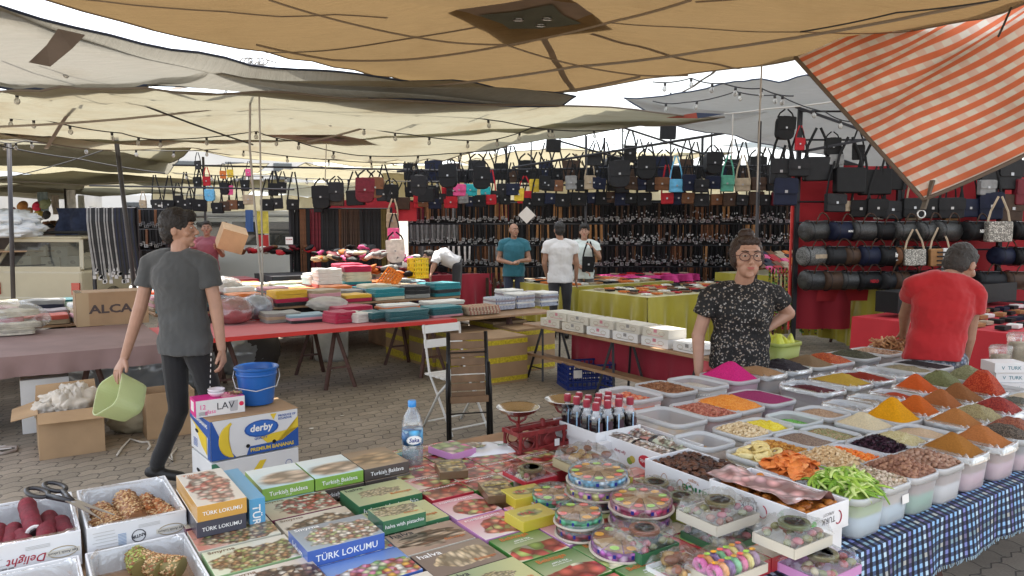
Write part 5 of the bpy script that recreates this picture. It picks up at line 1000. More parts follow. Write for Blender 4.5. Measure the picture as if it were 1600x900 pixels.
tray(930,755,zt+.036,.108,BY,'yellow banded round sweet tray in the middle of the back stack',nst=.3)
tray(934,736,zt+.074,.112,BB,'blue banded round sweet tray on top of the back stack',az=.2)
tray(1000,800,zt,.104,BU,'purple banded round sweet tray under the pink banded one',nst=.4)
tray(1002,778,zt+.046,.108,BP,'pink banded round sweet tray on top of the middle stack',az=.5)
tray(864,770,zt+.005,.078,BG2,'small green banded round tray left of the blue banded stack',n=8,nst=.8)
tray(906,818,zt-.0,.08,BD,'dark banded round tray below the small green one',n=8,nst=.2); tray(904,799,zt+.036,.08,BG2,'small green banded round tray with red patch in front of the blue stack',n=8,nst=.7)
tray(968,842,zt+.0,.092,BU,'purple banded round tray partly under the APPLE pack',n=8,nst=.6,tilt=.06)
# clear wrapped packs
def film(m,la,lb,z0,h,sd,n=26,amp=.012):
    def fn(u,v):
        x,y=(u-.5)*la,(v-.5)*lb; e=min(1,9*min(u,1-u))*min(1,9*min(v,1-v))
        return (x,y,z0+h*(e**.5)+amp*e*(noise.noise(Vector((x*28,y*28,sd)))+.6*abs(noise.noise(Vector((x*60,y*40,sd+3))))))
    m.grid(fn,n,n)
def pack(a,b,z0,la,lb,h,rim,what,fill='jars',dr=0,sd=0,word=None,cat='sweet pack'):
    root=E('wrapped_pack',S(a,b,z0),TH+dr); tag(root,what,cat,'clear wrapped packs of sweets')
    m=MB(); m.box((0,0,.002),(la,lb,.004)); hh=h*.42
    for s_ in (-1,1):m.box((0,s_*lb/2,hh/2),(la+.003,.003,hh)); m.box((s_*la/2,0,hh/2),(.003,lb-.006,hh))
    bx=m.build('tray',rim,root)
    if word:ftext(bx,word,la,lb+.004,hh,.35,WINK,mh=.6,flip=True,off=.02)
    if fill=='jars':
        m=MB(); m.lathe([(0,0),(.045,0),(.046,.003),(.046,.01),(.042,.013),(.036,.011),(.0,.012)],26,(la*.05,0,h*.75)); m.build('round_lid',M('lid_olive%d'%(sd%3),((.2,.18,.08),(.3,.12,.08),(.16,.2,.1))[sd%3],.3,.4),root,smooth=True,auto=40)
        m=MB(); m.lathe([(.0,.0),(.03,0)],20,(la*.05,0,h*.75+.0125)); m.build('lid_picture',art('art_lid%d'%(sd%3),(.4,.4,.2),nut+fruit,80,(0,0,.03,.03)),root)
        m=MB()
        for k in range(24):m.ell((rnd.uniform(-.42,.42)*la,rnd.uniform(-.42,.42)*lb,h*.4+rnd.uniform(-.005,.012)),(.016,.012,.01),8,6,mi=rnd.randrange(4),T=Euler((rnd.uniform(-1,1),0,rnd.uniform(0,3))).to_matrix().to_4x4())
        m.build('sweets',[M('sw_olive',(.2,.2,.08),.4),M('sw_brown',(.24,.1,.06),.4),M('sw_cream',(.45,.38,.22),.5),M('sw_pink',(.36,.09,.1),.4)],root,smooth=True)
    elif fill=='loops':
        cols=[(.65,.12,.35),(.8,.35,.1),(.2,.1,.3),(.2,.55,.25),(.75,.15,.3),(.75,.65,.2),(.4,.25,.35),(.7,.3,.5)]
        for r_ in range(2):
            for k,c in enumerate(cols[:7]):
                m=MB(); m.tube([(0,math.cos(t)*.018,math.sin(t)*.018) for t in [q*.63 for q in range(10)]],.0095,7,closed=True); m.build('candy_ring',M('loop_%d'%k,c,.5,var=.2,vs=80),root,((k-3)*.026,(r_-.5)*.05,h*.5),smooth=True)
                m=MB(); m.lathe([(0,.001),(.008,.001),(.008,0)],10,sx=1.2); m.build('sticker',STK[(k+r_)%3],root,((k-3)*.026,(r_-.5)*.05,h*.5+.029))
    else:
        m=MB()
        for k in range(20):m.ell((rnd.uniform(-.42,.42)*la,rnd.uniform(-.42,.42)*lb,h*.5+rnd.uniform(-.005,.02)),(.022,.015,.012),8,6,mi=rnd.randrange(2),T=Euler((rnd.uniform(-1,1),0,rnd.uniform(0,3))).to_matrix().to_4x4())
        m.build('sweets',[M('sw_tan',(.42,.26,.1),.5,var=.3,vs=60),M('sw_brown',(.24,.1,.06),.4)],root,smooth=True)
    m=MB(); film(m,la+.012,lb+.012,h*.5,h*.5,sd); m.build('film',FILM,root,smooth=True)
    return root
TANS=M('side_tan',(.45,.38,.22),.4,coat=.5)
OLV=M('side_olive',(.35,.36,.08),.4,coat=.5)
pack(1.53,1.57,zt,.15,.15,.075,DKG_S,'clear wrapped pack in a dark green APPLE tray','jars',sd=1,word='APPLE')
pack(1.62,1.33,zt+.0,.2,.12,.06,CRM_S,'cream box of colourful ring sweets with round stickers','loops',dr=.0,sd=2)
pack(1.83,2.20,zt+.02,.18,.18,.08,TANS,'clear wrapped pack of tan cookies behind the blue banded tray','cookies',sd=3)
pack(1.8,2.03,zt+.01,.12,.13,.07,YEL_S,'yellow based wrapped pack of brown sweets right of the blue banded tray','cookies',dr=.2,sd=4)
pack(1.83,1.70,zt+.0,.12,.13,.07,OLV,'wrapped pack with olive round lid left of the Bahçe carton','jars',dr=.1,sd=5)
pack(1.87,1.86,zt+.0,.12,.13,.06,OLV,'wrapped pack with round green lid farther back by the Bahçe carton','jars',dr=.1,sd=3)
pack(1.78,1.50,zt+.055,.19,.16,.075,CRM_S,'large wrapped pack with yellow label and round lids, on top of another pack','jars',sd=6); pack(1.79,1.49,zt-.01,.19,.16,.07,DKG_S,'wrapped pack under the yellow labelled one','jars',sd=7)
pack(1.83,1.27,zt+.055,.17,.14,.07,CRM_S,'wrapped pack with pink side in front of the TURK apricot carton','jars',sd=8); pack(1.86,1.2,zt-.01,.18,.14,.06,PINK_S,'wrapped pack with magenta side at the bottom edge of the photo','jars',sd=9)
pack(1.53,1.42,zt-.01,.16,.1,.05,WHC,'small clear pack of striped sweets below the APPLE pack','cookies',sd=10)
pack(1.62,2.28,zt,.14,.16,.04,RED_S,'red edged clear pack behind the blue banded stack','jars',sd=12)
# far end of the stall
a,b=AB(1220,545,.9)
o=box('carton','small green APPLE carton standing behind the woman\'s elbow','carton',4.1,3.02-.02,z1,.26,.16,.08,(DKG_S,DKG_S),0); ftext(o,'APPLE',.26,.16,.08,.5,WINK,flip=True)
t2=tub_meshes(.26,.26,.16); o=ob('spice_tub',t2[0],None,S(4.2,3.08,z1+.084),(0,0,TH)); tag(o,'yellow green plastic tub lying on the APPLE carton behind the woman','tub'); setmat(o,M('tub_lime',(.55,.62,.2),.35,transl=.4)); q=ob('rim',t2[1],o); setmat(q,M('tub_lime',(.55,.62,.2)))
m=MB(); film(m,.2,.2,.1,.08,5,amp=.05); tag(m.build('wrapping',M('film_lime',(.75,.8,.1),.3,alpha=.7),None,o.location,(0,0,TH),smooth=True),'bright yellow plastic wrapping filling the lime tub','wrapping')
for i,(a,b) in enumerate(((4.45,3.1),(4.65,3.12),(4.85,3.1),(4.62,3.0),(5.02,3.08))):
    pack(a,b-.02,z1+.01,.18,.14,.07,[RED_S,CRM_S,DKG_S,PINK_S,WHC][i],'clear wrapped sweets pack at the far end of the spice table, %s'%['beside the lime tub','with cream side','with green side','with pink side','nearest the red cloth'][i],'jars' if i%2 else 'cookies',sd=20+i)
TANP=M('spice_bag_tan',(.3,.24,.15),.7,var=.2,vs=30)
for i,(px,py,s_) in enumerate(((1562,578,1.0),(1590,560,1.1))):
    q=P(px,py,z=TZ+.05); root=E('spice_bag',q-Vector((0,0,.05)),TH); tag(root,'clear bag of greenish ground spice standing %s'%('behind the white boxes' if i==0 else 'at the right edge of the photo'),'bag')
    m=MB(); m.lathe([(0,0),(.075,0),(.085,.02),(.085,.12),(.08,.15),(0,.16)],16,sy=.6); m.build('spice_fill',TANP,root,smooth=True); m=MB(); m.lathe([(.088,.0),(.09,.12),(.092,.17),(.1,.2),(.085,.215),(.03,.21)],26,sy=.65); m.build('bag_film',LNR,root,smooth=True); root.scale=(s_,)*3
for i in range(3):
    q=P(1585,600,z=TZ); a,b=AB(1575,612,TZ+.02); o=box('carton','small white TURK carton at the right edge, %s of three'%['lowest','middle','topmost'][i],'carton',a+.02*(i%2),b,z1+i*.062,.2,.14,.06,(WHC,WHC),-.6); ftext(o,'V  TURK',.2,.14,.06,.6,M('ink_teal',(.05,.2,.25)),mh=.35)
    # middle ground
CARD2=M('cardboard_light',(.42,.28,.16),.8,var=.12,vs=4,bump=.1,bs=60); CLR2=(.05,)
BW=M('banana_white',(.7,.71,.72),.5,var=.04,vs=6); BBL=M('banana_blue',(.02,.09,.36),.45); BYE=M('banana_yellow',(.75,.55,.04),.45); HOLE=M('hole_black',(.01,.01,.01),.9)
A0,B0_=AB(322,660,.55); BL,BD_,BH=.53,.40,.235
def banana_box(z,what,top):
    o=E('banana_box',S(A0+BL/2,B0_+BD_/2,z),TH+.08); tag(o,what,'carton')
    m=MB(); m.box((0,0,BH/2),(BL,BD_,BH)); m.build('box_body',BW,o,bev=.004)
    if top:m=MB(); m.box((0,0,BH+.004),(BL+.004,BD_+.004,.008)); m.build('lid',CARD2,o,bev=.003)
    f=-BD_/2-.002; T=Matrix.Rotation(R(90),4,'X')
    def pr(pts,mat,dy=0,nm='print'):
        m=MB(); vs=[(x,0,z_) for x,z_ in pts]; m.add(vs,[tuple(range(len(vs)))]); return m.build(nm,mat,o,(0,f-dy,0))
    if top:
        pr([(-.06,.0),(BL/2,.0),(BL/2,.12),(.16,.055),(-.04,.05)],BBL,.0008); pr([(-BL/2,0.0),(-.12,0.0),(-.2,.1),(-BL/2+.01,.235),(-BL/2,.235)],BBL,.0002)
        pr([(.02,.1),(.1,.02),(.16,.035),(.22,.11),(BL/2,.19),(BL/2,.12)],BYE,.0004); pr([(.11,.165),(BL/2,.165),(BL/2,.23),(.09,.23)],M('banana_pale',(.6,.55,.3),.5),.0003) if False else None
        pr([(.09,.228),(.13,.228),(.11,.19)],BYE,.0006)
        m=MB(); m.ell((0,0,0),(.105,.001,.052),24,8); m.build('logo_oval',BBL,o,(.035,f-.001,.15)); m=MB(); m.ell((0,0,0),(.095,.001,.044),24,8); m.build('logo_oval',M('banana_blue2',(.03,.14,.5),.4),o,(.035,f-.0018,.15))
        text('derby',WINK,o,(.035,f-.0032,.15),FRONT,w=.14,bold=.03,shear=.1); text('QUALITY',BBL,o,(.03,f-.0012,.09),FRONT,w=.08,bold=.03)
        text('PREMIUM BANANAS',BYE,o,(.1,f-.0016,.026),FRONT,w=.27,bold=.03); text('PRODUCE OF\nECUADOR',BBL,o,(.195,f-.0014,.2),FRONT,w=.11,bold=.03)
        m=MB(); pts=[(-.1-.085*math.cos(t),0,.12+.1*math.sin(t)) for t in [1.5+k*.16-1.9 for k in range(-2,14)]]; pts=[(-.06-.09*math.cos(t)*1.0,0,.11+.115*math.sin(t)) for t in [-1.15+k*.2 for k in range(12)]]
        m.tube(pts,[.003,.014,.022,.028,.031,.032,.031,.029,.025,.018,.01,.007],8,flat=1.0); bo=m.build('banana_print',BYE,o,(-.04,f-.0005,0),smooth=True); bo.scale=(1,.02,1)
        for x_ in (-.12,.04):m=MB(); m.ell((0,0,0),(.012,.0012,.012),12,6); m.build('hand_hole',HOLE,o,(x_+.07,f-.001,.055))
        e=-BL/2-.002
        m=MB(); m.add([(0,BD_/2,BH),(0,-BD_/2,BH),(0,-BD_/2,.0),(0,-BD_/2+.06,0),(0,-BD_/2+.05,.13),(0,BD_/2,.19)],[(0,1,2,3,4,5)]); m.build('print',BBL,o,(e,0,0))
        text('PREMIUM BANANAS',WINK,o,(e-.001,0,.205),(R(90),0,R(-90)),w=.3,bold=.03).rotation_euler=(Matrix.Rotation(R(-90),4,'Z')@Matrix.Rotation(R(90),4,'X')@Matrix.Rotation(R(-4),4,'Z')).to_euler()
        m=MB(); m.add([(0,BD_/2,.19),(0,-.13,.13),(0,-.13,.02),(0,-.02,.06),(0,.1,.16)],[(0,1,2,3,4)]); m.build('print',BYE,o,(e-.0006,0,0))
        m=MB(); m.ell((0,0,0),(.0012,.04,.013),12,6); m.build('hand_hole',HOLE,o,(e,.06,.13)); m=MB()
        for i in range(6):m.box((0,-.02,.03+i*.009),(.001,.08,.003))
        m.build('small_print',BBL,o,(e-.0002,.12,.0))
    else:
        m=MB(); m.tube([(math.cos(t)*.02,0,math.sin(t)*.02) for t in [k*.5 for k in range(13)]],.0015,4,closed=True); m.build('mark_print',BBL,o,(.2,f,.15))
        pr([(-.26,.0),(-.1,.0),(-.18,.16),(-.24,.23),(-.265,.23)],M('banana_green',(.05,.2,.12),.5)); pr([(-.12,.02),(.02,.2),(.06,.2),(-.06,0)],BYE,.0004)
        text('BANANAS',BBL,o,(.08,f-.001,.06),FRONT,w=.2,bold=.02); m=MB(); m.ell((0,0,0),(.0012,.04,.013),12,6); m.build('hand_hole',HOLE,o,(-BL/2-.002,.06,.13)); m=MB(); m.ell((0,0,0),(.0012,.05,.05),16,6); m.build('print',M('banana_green',(.05,.2,.12),.5),o,(-BL/2-.001,-.1,.1))
    return o
zb=.56
banana_box(zb-BH-.008,'blue, white and yellow printed banana box with brown lid, on top of its stack',True)
banana_box(zb-2*BH-.02,'white banana box with green print, lower one of the stack',False)
m=MB(); m.box((0,0,(zb-2*BH-.022)/2),(BL-.04,BD_-.04,zb-2*BH-.024)); tag(m.build('wooden_pallet',WOOD,None,S(A0+BL/2,B0_+BD_/2,0),(0,0,TH)),'low wooden block under the banana boxes','pallet')
q=P(397,632,z=zb+.01)+Vector((0,.06,0)); bk=E('bucket',q,.3); tag(bk,'blue plastic bucket standing on the banana box','bucket')
BLU=M('bucket_blue',(.015,.12,.42),.35,coat=.3,var=.08,vs=5)
m=MB(); m.lathe([(0,.002),(.098,.0),(.1,.004),(.125,.215),(.13,.218),(.136,.222),(.137,.232),(.13,.236),(.123,.23),(.097,.012),(0,.01)],40); m.build('bucket_body',BLU,bk,smooth=True,auto=50)
m=MB(); m.lathe([(.1215,.18),(.1265,.182),(.128,.195),(.1235,.196)],40); m.build('band',BLU,bk,smooth=True)
m=MB(); m.tube([(.135*math.cos(t),.137*math.sin(t)*.3-.14,.2+.06*math.sin(t)-.1) for t in [k*.3 for k in range(11)]] if False else [(-.134,0,.21),(-.14,-.03,.17),(-.12,-.1,.12),(0,-.142,.1),(.12,-.1,.12),(.14,-.03,.17),(.134,0,.21)],.003,6); m.build('handle',M('wire_white',(.6,.6,.6),.4),bk,smooth=True)
LP=M('box_magenta',(.8,.03,.3),.4,coat=.4)
a,b=AB(307,652,zb+.01); la,lb,h=.28,.16,.1
o=box('glassware_box','pink and white drinking glass box lying on the banana box beside the bucket','carton',a,b+.01,zb+.002,la,lb,h,(WHC,LP),.0)
m=MB(); m.box((-la/2-.001,0,h/2),(.001,lb+.002,h)); m.build('pink_side',LP,o); m=MB(); m.box((-la/2-.002,.01,h*.55),(.001,lb*.5,h*.6)); m.build('label',mwh,o)
text('LAV',DINK,o,(.03,-lb/2-.002,h*.55),FRONT,w=.1,maxh=.05); text('12',LP,o,(-.1,-lb/2-.002,h*.6),FRONT,w=.03); m=MB(); m.ell((0,0,0),(.014,.001,.014),14,6); m.build('red_dot',M('dot_red',(.7,.02,.08),.4),o,(.12,-lb/2-.001,h*.55))
m=MB(); m.lathe([(.02,-.035),(.024,-.02),(.024,.02),(.026,.03)],12,sy=.03); m.build('glass_print',M('glass_grey',(.45,.45,.47),.3),o,(.075,-lb/2-.001,h*.5)); text('glass',LP,o,(-.06,-lb/2-.002,h*.25),FRONT,w=.06)
m=MB()
for i in range(6):m.box((-.1,-lb/2-.0015,h*.3-i*.004),(.05,.0006,.0015));
m.build('small_print',GRYI,o)
q=S(a+.13,b+.07,zb+.104)
for i in range(2):
    m=MB(); m.lathe([(0,.0),(.025,0),(.045,.02),(.05,.032),(.048,.033),(.043,.022),(.02,.006),(0,.005)],24); tag(m.build('bowl',M('bowl_white',(.7,.66,.72),.25,coat=.6),None,q+Vector((0,0,.016*i)),smooth=True),'small white bowl on the pink glass box, %s of two nested ones'%('lower' if i==0 else 'upper'),'bowl')
m=MB()
for i in range(14):p0=Vector((rnd.uniform(-.03,.03),rnd.uniform(-.015,.015),.005)); m.tube([p0,p0+Vector((rnd.uniform(-.02,.02),rnd.uniform(-.02,.02),.018)),p0+Vector((rnd.uniform(-.03,.03),0,.006))],.003,5)
tag(m.build('keys',M('brass',(.5,.4,.2),.3,1),None,q+Vector((.1,.04,0)),smooth=True),'small bunch of keys lying beside the bowls','keys')
RCL=M('cloth_scarlet',(.5,.025,.02),.85,var=.08,vs=3,bump=.1,bs=40,sheen=.2); MAU=M('cloth_mauve',(.24,.16,.155),.85,var=.12,vs=3,bump=.3,bs=12)
ta=table('towel_table','long low board table with folded towels, red cloth on its left half',1.15,5.5,7.2,8.35,.64,WOOD,RUSTY,4)
def cover(name,label,a0,a1,b0,b1,z,drop,mat,sides='f',wav=.02,nx=60,seed=0,cat='tablecloth',back=None):
    """cloth lying on a table and falling over the chosen edges"""
    m=MB(); d=drop
    m.grid(lambda u,v:S(a0+u*(a1-a0),b0+v*(b1-b0),z+.004*noise.noise(Vector((u*9,v*9,seed)))),30,16)
    def hang(fx,n):
        def fn(u,v):
            p,nrm,s_=fx(u); k=v; w_=wav*(math.sin(s_*14+3*noise.noise(Vector((s_*1.5,seed,0))))+.5*math.sin(s_*31))*k
            return p+nrm*(.006+.02*k+w_)+Vector((0,0,-d*k*(1+.06*noise.noise(Vector((s_*2,seed,3))))))+Vector((0,0,.003*(1-k)))
        m.grid(fn,n,10)
    if 'f' in sides:hang(lambda u:(S(a0+u*(a1-a0),b0,z),S(0,-1),u*(a1-a0)),nx)
    if 'l' in sides:hang(lambda u:(S(a0,b1-u*(b1-b0),z),S(-1,0),7+u*(b1-b0)),nx)
    if 'r' in sides:hang(lambda u:(S(a1,b0+u*(b1-b0),z),S(1,0),17+u*(b1-b0)),nx)
    if 'b' in sides:hang(lambda u:(S(a1-u*(a1-a0),b1,z),S(0,1),27+u*(a1-a0)),nx)
    o=m.build(name,mat,smooth=True); return tag(o,label,cat,'cloths over the market tables')
cover('tablecloth','scarlet cloth over the left half of the towel table',1.1,4.1,7.185,8.3,.648,.035,RCL,'f',.004)
table('mauve_table','long board table with a mauve cloth at the left edge of the photo',-3.4,1.1,6.98,8.6,.655,WOOD,RUSTY,4)
cover('tablecloth','dusty mauve cloth hanging over the left table',-3.4,1.12,6.96,8.6,.665,.16,MAU,'f',.02,160)
table('towel_table','board table behind the scarlet one carrying high towel stacks',1.3,5.2,9.0,11.3,.70,WOOD,RUSTY,3)
table('towel_table','board table with folded shirts in front of the beige car',-2.6,1.1,9.0,10.6,.66,WOOD,RUSTY,3)
PALT={'teal':(.01,.2,.24),'dark teal':(.008,.11,.13),'crimson':(.42,.01,.06),'coral':(.55,.1,.07),'white':(.72,.71,.68),'cream':(.62,.56,.42),'navy':(.012,.014,.035),'grey':(.27,.27,.26),'mint':(.35,.5,.42),'sky blue':(.25,.4,.5),'yellow':(.7,.42,.03),'pink':(.6,.3,.35),'sand':(.42,.33,.22),'black':(.015,.015,.018),'orange':(.65,.2,.05),'lilac grey':(.3,.25,.28)}
TM={k_:M('towel_'+k_.replace(' ','_'),c,.9,var=.07,vs=12,bump=.5,bs=220,sheen=.3) for k_,c in PALT.items()}
TM['blue stripe']=gingham('towel_blue_stripe',(.66,.66,.68),(.2,.26,.42),14,2,0,.0); TM['beige pattern']=gingham('towel_pattern',(.6,.55,.42),(.4,.2,.16),10,12,0,.6)
def towel_mesh(la,lb,h,sd):
    ring=rounded(la,lb,.03,5);
    pts=[]
    for i in range(len(ring)):
        p,q=Vector(ring[i]),Vector(ring[(i+1)%len(ring)]); k_=max(1,int((q-p).length/.03))
        for t in range(k_):pts.append(p.lerp(q,t/k_))
    n_=len(pts); m=MB(); vs=[]; lv=[(.93,0),(.99,.08),(1.0,.22),(.985,.33),(.965,.36),(.99,.42),(1.0,.6),(.985,.66),(.97,.69),(.99,.74),(.995,.86),(.97,.97),(.9,1.03),(.6,1.06),(.3,1.05)]
    for k_,z in lv:
        for p in pts:
            nz=noise.noise(Vector((p.x*9,p.y*9,sd+z*2))); f=k_*(1+.02*nz); vs.append((p.x*f,p.y*f,h*z+.011*noise.noise(Vector((p.x*7,p.y*7,sd+5)))*(z>.2)))
    vs.append((0,0,h*1.05)); c_=len(vs)-1; fs=[(i*n_+k_,i*n_+(k_+1)%n_,(i+1)*n_+(k_+1)%n_,(i+1)*n_+k_) for i in range(len(lv)-1) for k_ in range(n_)]+[((len(lv)-1)*n_+k_,(len(lv)-1)*n_+(k_+1)%n_,c_) for k_ in range(n_)]
    m.add(vs,fs,uvs=[(v[0]/la+.5,v[1]/lb+.5+v[2]) for v in vs]); return m.mesh('towel',TM['white'],True)
TMS=[towel_mesh(.42,.3,.045,s_) for s_ in range(4)]
ordn=['bottom','second','third','fourth','fifth','sixth','seventh','eighth','ninth']
def stack(a,b,z,cols,where,w=1.0,d=1.0,hh=1.0,dr=0,kind='towel',grp='folded towels and cloths in stacks'):
    zz=z
    for i,c in enumerate(cols):
        o=ob('folded_'+kind,TMS[rnd.randrange(4)],None,S(a+j(.008),b+j(.008),zz),(0,0,TH+dr+j(.04)+(math.pi if rnd.random()<.5 else 0))); s_=rnd.uniform(.97,1.03)
        k_=hh*rnd.uniform(.85,1.15); o.scale=(w*s_,d*s_,k_); zz+=.0445*k_
        setmat(o,TM[c]); tag(o,'%s %s, %s, %s'%(c,kind,'bottom one' if i==0 else ordn[min(i,8)]+' up',where if 'stack' in where else 'stack '+where),'towel',grp)
def st(px,py,cols,where,**kw):a,b=AB(px,py,.66); stack(a,b+.15,.652,cols,where,**kw)
st(445,503,['grey','sand','grey'],'at the left end of the front row',w=.9,hh=.7); st(485,503,['black','pink','sky blue'],'second from the left in the front row',w=1.0,hh=.6)
st(538,504,['crimson','crimson','crimson'],'of crimson towels in the front row',w=.6,dr=.2,hh=.85); st(566,503,['white','white','white','white'],'of white fringed towels in the front row',w=.5,dr=.25,hh=.6)
st(592,502,['black','dark teal','dark teal'],'left of the long dark teal row',w=.55,dr=.2,hh=.7); st(640,500,['dark teal']*5,'of dark teal towels in the front row',w=1.2,dr=.1,hh=.5)
st(700,494,['pink','dark teal','dark teal','dark teal','teal'],'of teal towels over a pink one',w=1.0,dr=.1,hh=.5); st(758,490,['beige pattern']*4,'of patterned beige cloths in the front row',w=1.05,hh=.5)
st(556,487,['crimson','crimson'],'behind the white fringed towels',w=1.1,hh=.8,dr=.1); st(630,482,['orange','white'],'behind the dark teal ones',w=1.2,hh=.6)
for i,(px,py,n_,lab) in enumerate(((790,483,6,'of fringed striped cloths, left'),(822,480,7,'of fringed striped cloths, middle'),(858,477,7,'of striped cloths at the right table end'),(805,473,7,'of striped cloths behind, left one'),(840,470,5,'of striped cloths behind, right one'))):
    st(px,py,[('blue stripe','blue stripe','white','blue stripe','lilac grey','blue stripe','white')[k_%7] for k_ in range(n_)],lab,w=.72,hh=.55,dr=j(.1))
st(700,476,['white','white'],'of white cloths behind the teal ones',w=1.3,hh=.5)
pal2=['teal','crimson','cream','navy','mint','sand','coral','grey','yellow','white','dark teal','sky blue','pink','orange']
cells=[]
for r_ in range(7):
    for c_ in range(9):
        a=1.52+c_*.435; b=9.15+r_*.33; cells.append((a,b,r_,c_))
rowname=['front','second','third','fourth','fifth','sixth','back']
for (a,b,r_,c_) in cells:
    base=pal2[(r_*5+c_*3+(r_*c_)%4)%len(pal2)]; n_=[3,4,3,2,3,3,4][(r_+c_*2)%7]
    cols=[pal2[(r_*5+c_*3+k_*7)%len(pal2)] if k_%2 else base for k_ in range(n_)]
    if c_ in (5,6) and r_ in (3,4):cols=(['grey','sand','coral','white','white','white','white'] if c_==5 else ['white','lilac grey','crimson','teal','cream','cream','cream','crimson','crimson'])
    if c_==8 and r_ in (0,1):cols=['teal','black','teal','teal']
    if r_==0 and c_==3:cols=['black','crimson','yellow','yellow']
    if r_==0 and c_==6:cols=['cream','teal','teal']
    if r_==0 and c_==7:cols=['grey','black','black']
    stack(a,b,.705,cols,'%s stack in the %s row, rear table'%(['first','second','third','fourth','fifth','sixth','seventh','eighth','ninth'][c_],rowname[r_]),w=rnd.uniform(.85,1.05),hh=rnd.uniform(.85,1.2),dr=j(.2))
for r_ in range(4):
    for c_ in range(8):
        a=-2.35+c_*.44; b=9.15+r_*.37
        cols=[['white','pink','lilac grey','sand','mint','coral','navy','cream','grey'][(r_*4+c_*5+k_*2)%9] for k_ in range(2+(r_+c_)%3)]
        stack(a,b,.665,cols,'%s stack, %s row before the beige car'%(['first','second','third','fourth','fifth','sixth','seventh','eighth'][c_],rowname[r_]),w=rnd.uniform(.85,1.05),hh=rnd.uniform(.8,1.1),dr=j(.2))
for i,(px,py,cols) in enumerate(((95,487,['white','sky blue','sky blue','white','mint','mint','dark teal']),(60,489,['white','sand','white','coral']),(20,492,['sand','white','crimson','white','sand']))):
    a,b=AB(px,py,.7); stack(a,b+.1,.665,cols,['of pale shirts beside the ALCA box','left of the pale blue shirts','at the left edge behind the wrapped clothes'][i],hh=.55)
m=MB()
a,b=AB(28,525,.67)
for i,(da,db,s_,c) in enumerate(((-.15,.0,1.15,'cream'),(-.1,.05,1.1,'cream'),(-.25,.1,1.1,'coral'),(-.1,.15,1.0,'cream'))):
    o=ob('folded_cloth',TMS[i],None,S(a+da,b+.2+db,.672+i*.05),(0,0,TH+i*.2)); o.scale=(s_*1.2,1.1,1.2); setmat(o,M('cloth_floral',(.58,.54,.46),.85,var=.25,vs=18,bump=.5,bs=40) if c=='cream' else M('cloth_dusty_red',(.42,.13,.14),.85,var=.3,vs=18)); tag(o,'%s floral garment in the wrapped pile at the left edge, %s up'%('cream' if c=='cream' else 'reddish',ordn[i]),'garment','wrapped garments at the left edge')
m=MB(); m.ell((0,0,.09),(.32,.24,.13),24,12); fo=MB(); fo.grid(lambda u,v:(0,0,0),1,1)
def crum(label,q,sx,sy,sz,mat,sd=1,amp=.12,name='plastic_bag',cat='bag',rz=0,fr=3.5):
    m=MB(); m.ell((0,0,0),(1,1,1),40,26); vs=[]
    for v in m.v:
        v=Vector(v); f=1+amp*noise.noise(v*fr+Vector((sd,0,0)))+amp*.7*abs(noise.noise(v*fr*2.6+Vector((0,sd,0)))); z=max(v.z*f,-.82); vs.append((v.x*f*sx,v.y*f*sy,(z+.82)*sz/1.82))
    m.v=vs; o=m.build(name,mat,None,q,(0,0,rz),smooth=True); return tag(o,label,cat)
crum('clear plastic wrap round the floral garments at the left edge',S(a-.12,b+.28,.67),.42,.28,.32,LNR,3,.1)
a,b=AB(120,511,.67)
o=box('cardboard_box','closed brown cardboard box lettered ALCA standing on the mauve cloth','cardboard box',a,b,.668,.66,.4,.34,(CARD,CARD)); text('ALCA',M('ink_box',(.07,.05,.05),.7),o,(-.02,-.2035,.17),FRONT,w=.4,bold=.03,h=.09)
m=MB(); m.box((-.27,-.2008,.17),(.11,.002,.338)); m.box((-.3,0,.341),(.06,.4,.002)); m.build('packing_tape',M('tape_clear',(.45,.33,.2),.2,coat=.8),o)
for i,(px,py,sx,sz,mt,lab) in enumerate(((352,508,.2,.26,M('bundle_red',(.3,.06,.07),.5,var=.5,vs=8),'dark red clothing bundle in clear plastic behind the walking man'),(392,500,.16,.25,M('bundle_blue',(.3,.33,.42),.5,var=.5,vs=9),'bluish clothing bundle in clear plastic on the scarlet cloth'),(345,480,.22,.34,M('bundle_pale',(.5,.45,.42),.5,var=.5,vs=7),'pale clothing bundle in clear plastic on top at the back'))):
    q=P(px,py,z=.66)+Vector((0,.2,0)); crum(lab,q,sx,.18,sz,mt,i,.1,'clothing_bundle','bundle'); crum('clear wrapping of the %s bundle'%['dark red','bluish','pale'][i],q,sx*1.12,.2,sz*1.08,LNR,i+5,.12)
q=P(507,486,z=.66)+Vector((0,.15,0)); crum('heap of white netting behind the grey towels',q,.24,.18,.16,M('net_white',(.65,.65,.62),.6,alpha=.55),9,.15,'netting','netting')
SK=clearmat('sack_film',(.5,.56,.6),.12,.2,.3,.8,9)
for i,(px,py,sx,sy,sz,lab) in enumerate(((90,640,.42,.3,.5,'big dull clear sack under the mauve table, leftmost'),(150,640,.4,.3,.56,'big dull clear sack under the mauve table behind the open box'),(235,625,.34,.28,.6,'grey clear sack behind the walking man\'s knees'),(345,600,.26,.25,.5,'grey clear sack right of the walking man'))):
    crum(lab,P(px,py,z=0)+Vector((0,.6,0)),sx,sy,sz,SK,i+11,.14)
crum('dark grey cloth bundle under the mauve table',P(40,620,z=0)+Vector((-.1,1.2,0)),.7,.3,.55,M('dark_cloth',(.03,.035,.04),.8),5,.12,'cloth_bundle','bundle')
crum('dark brown covered goods under the scarlet table behind the bucket',P(375,590,z=0)+Vector((0,.4,0)),.32,.3,.58,M('dark_brown_cover',(.06,.05,.045),.8),6,.1,'cloth_bundle','bundle')
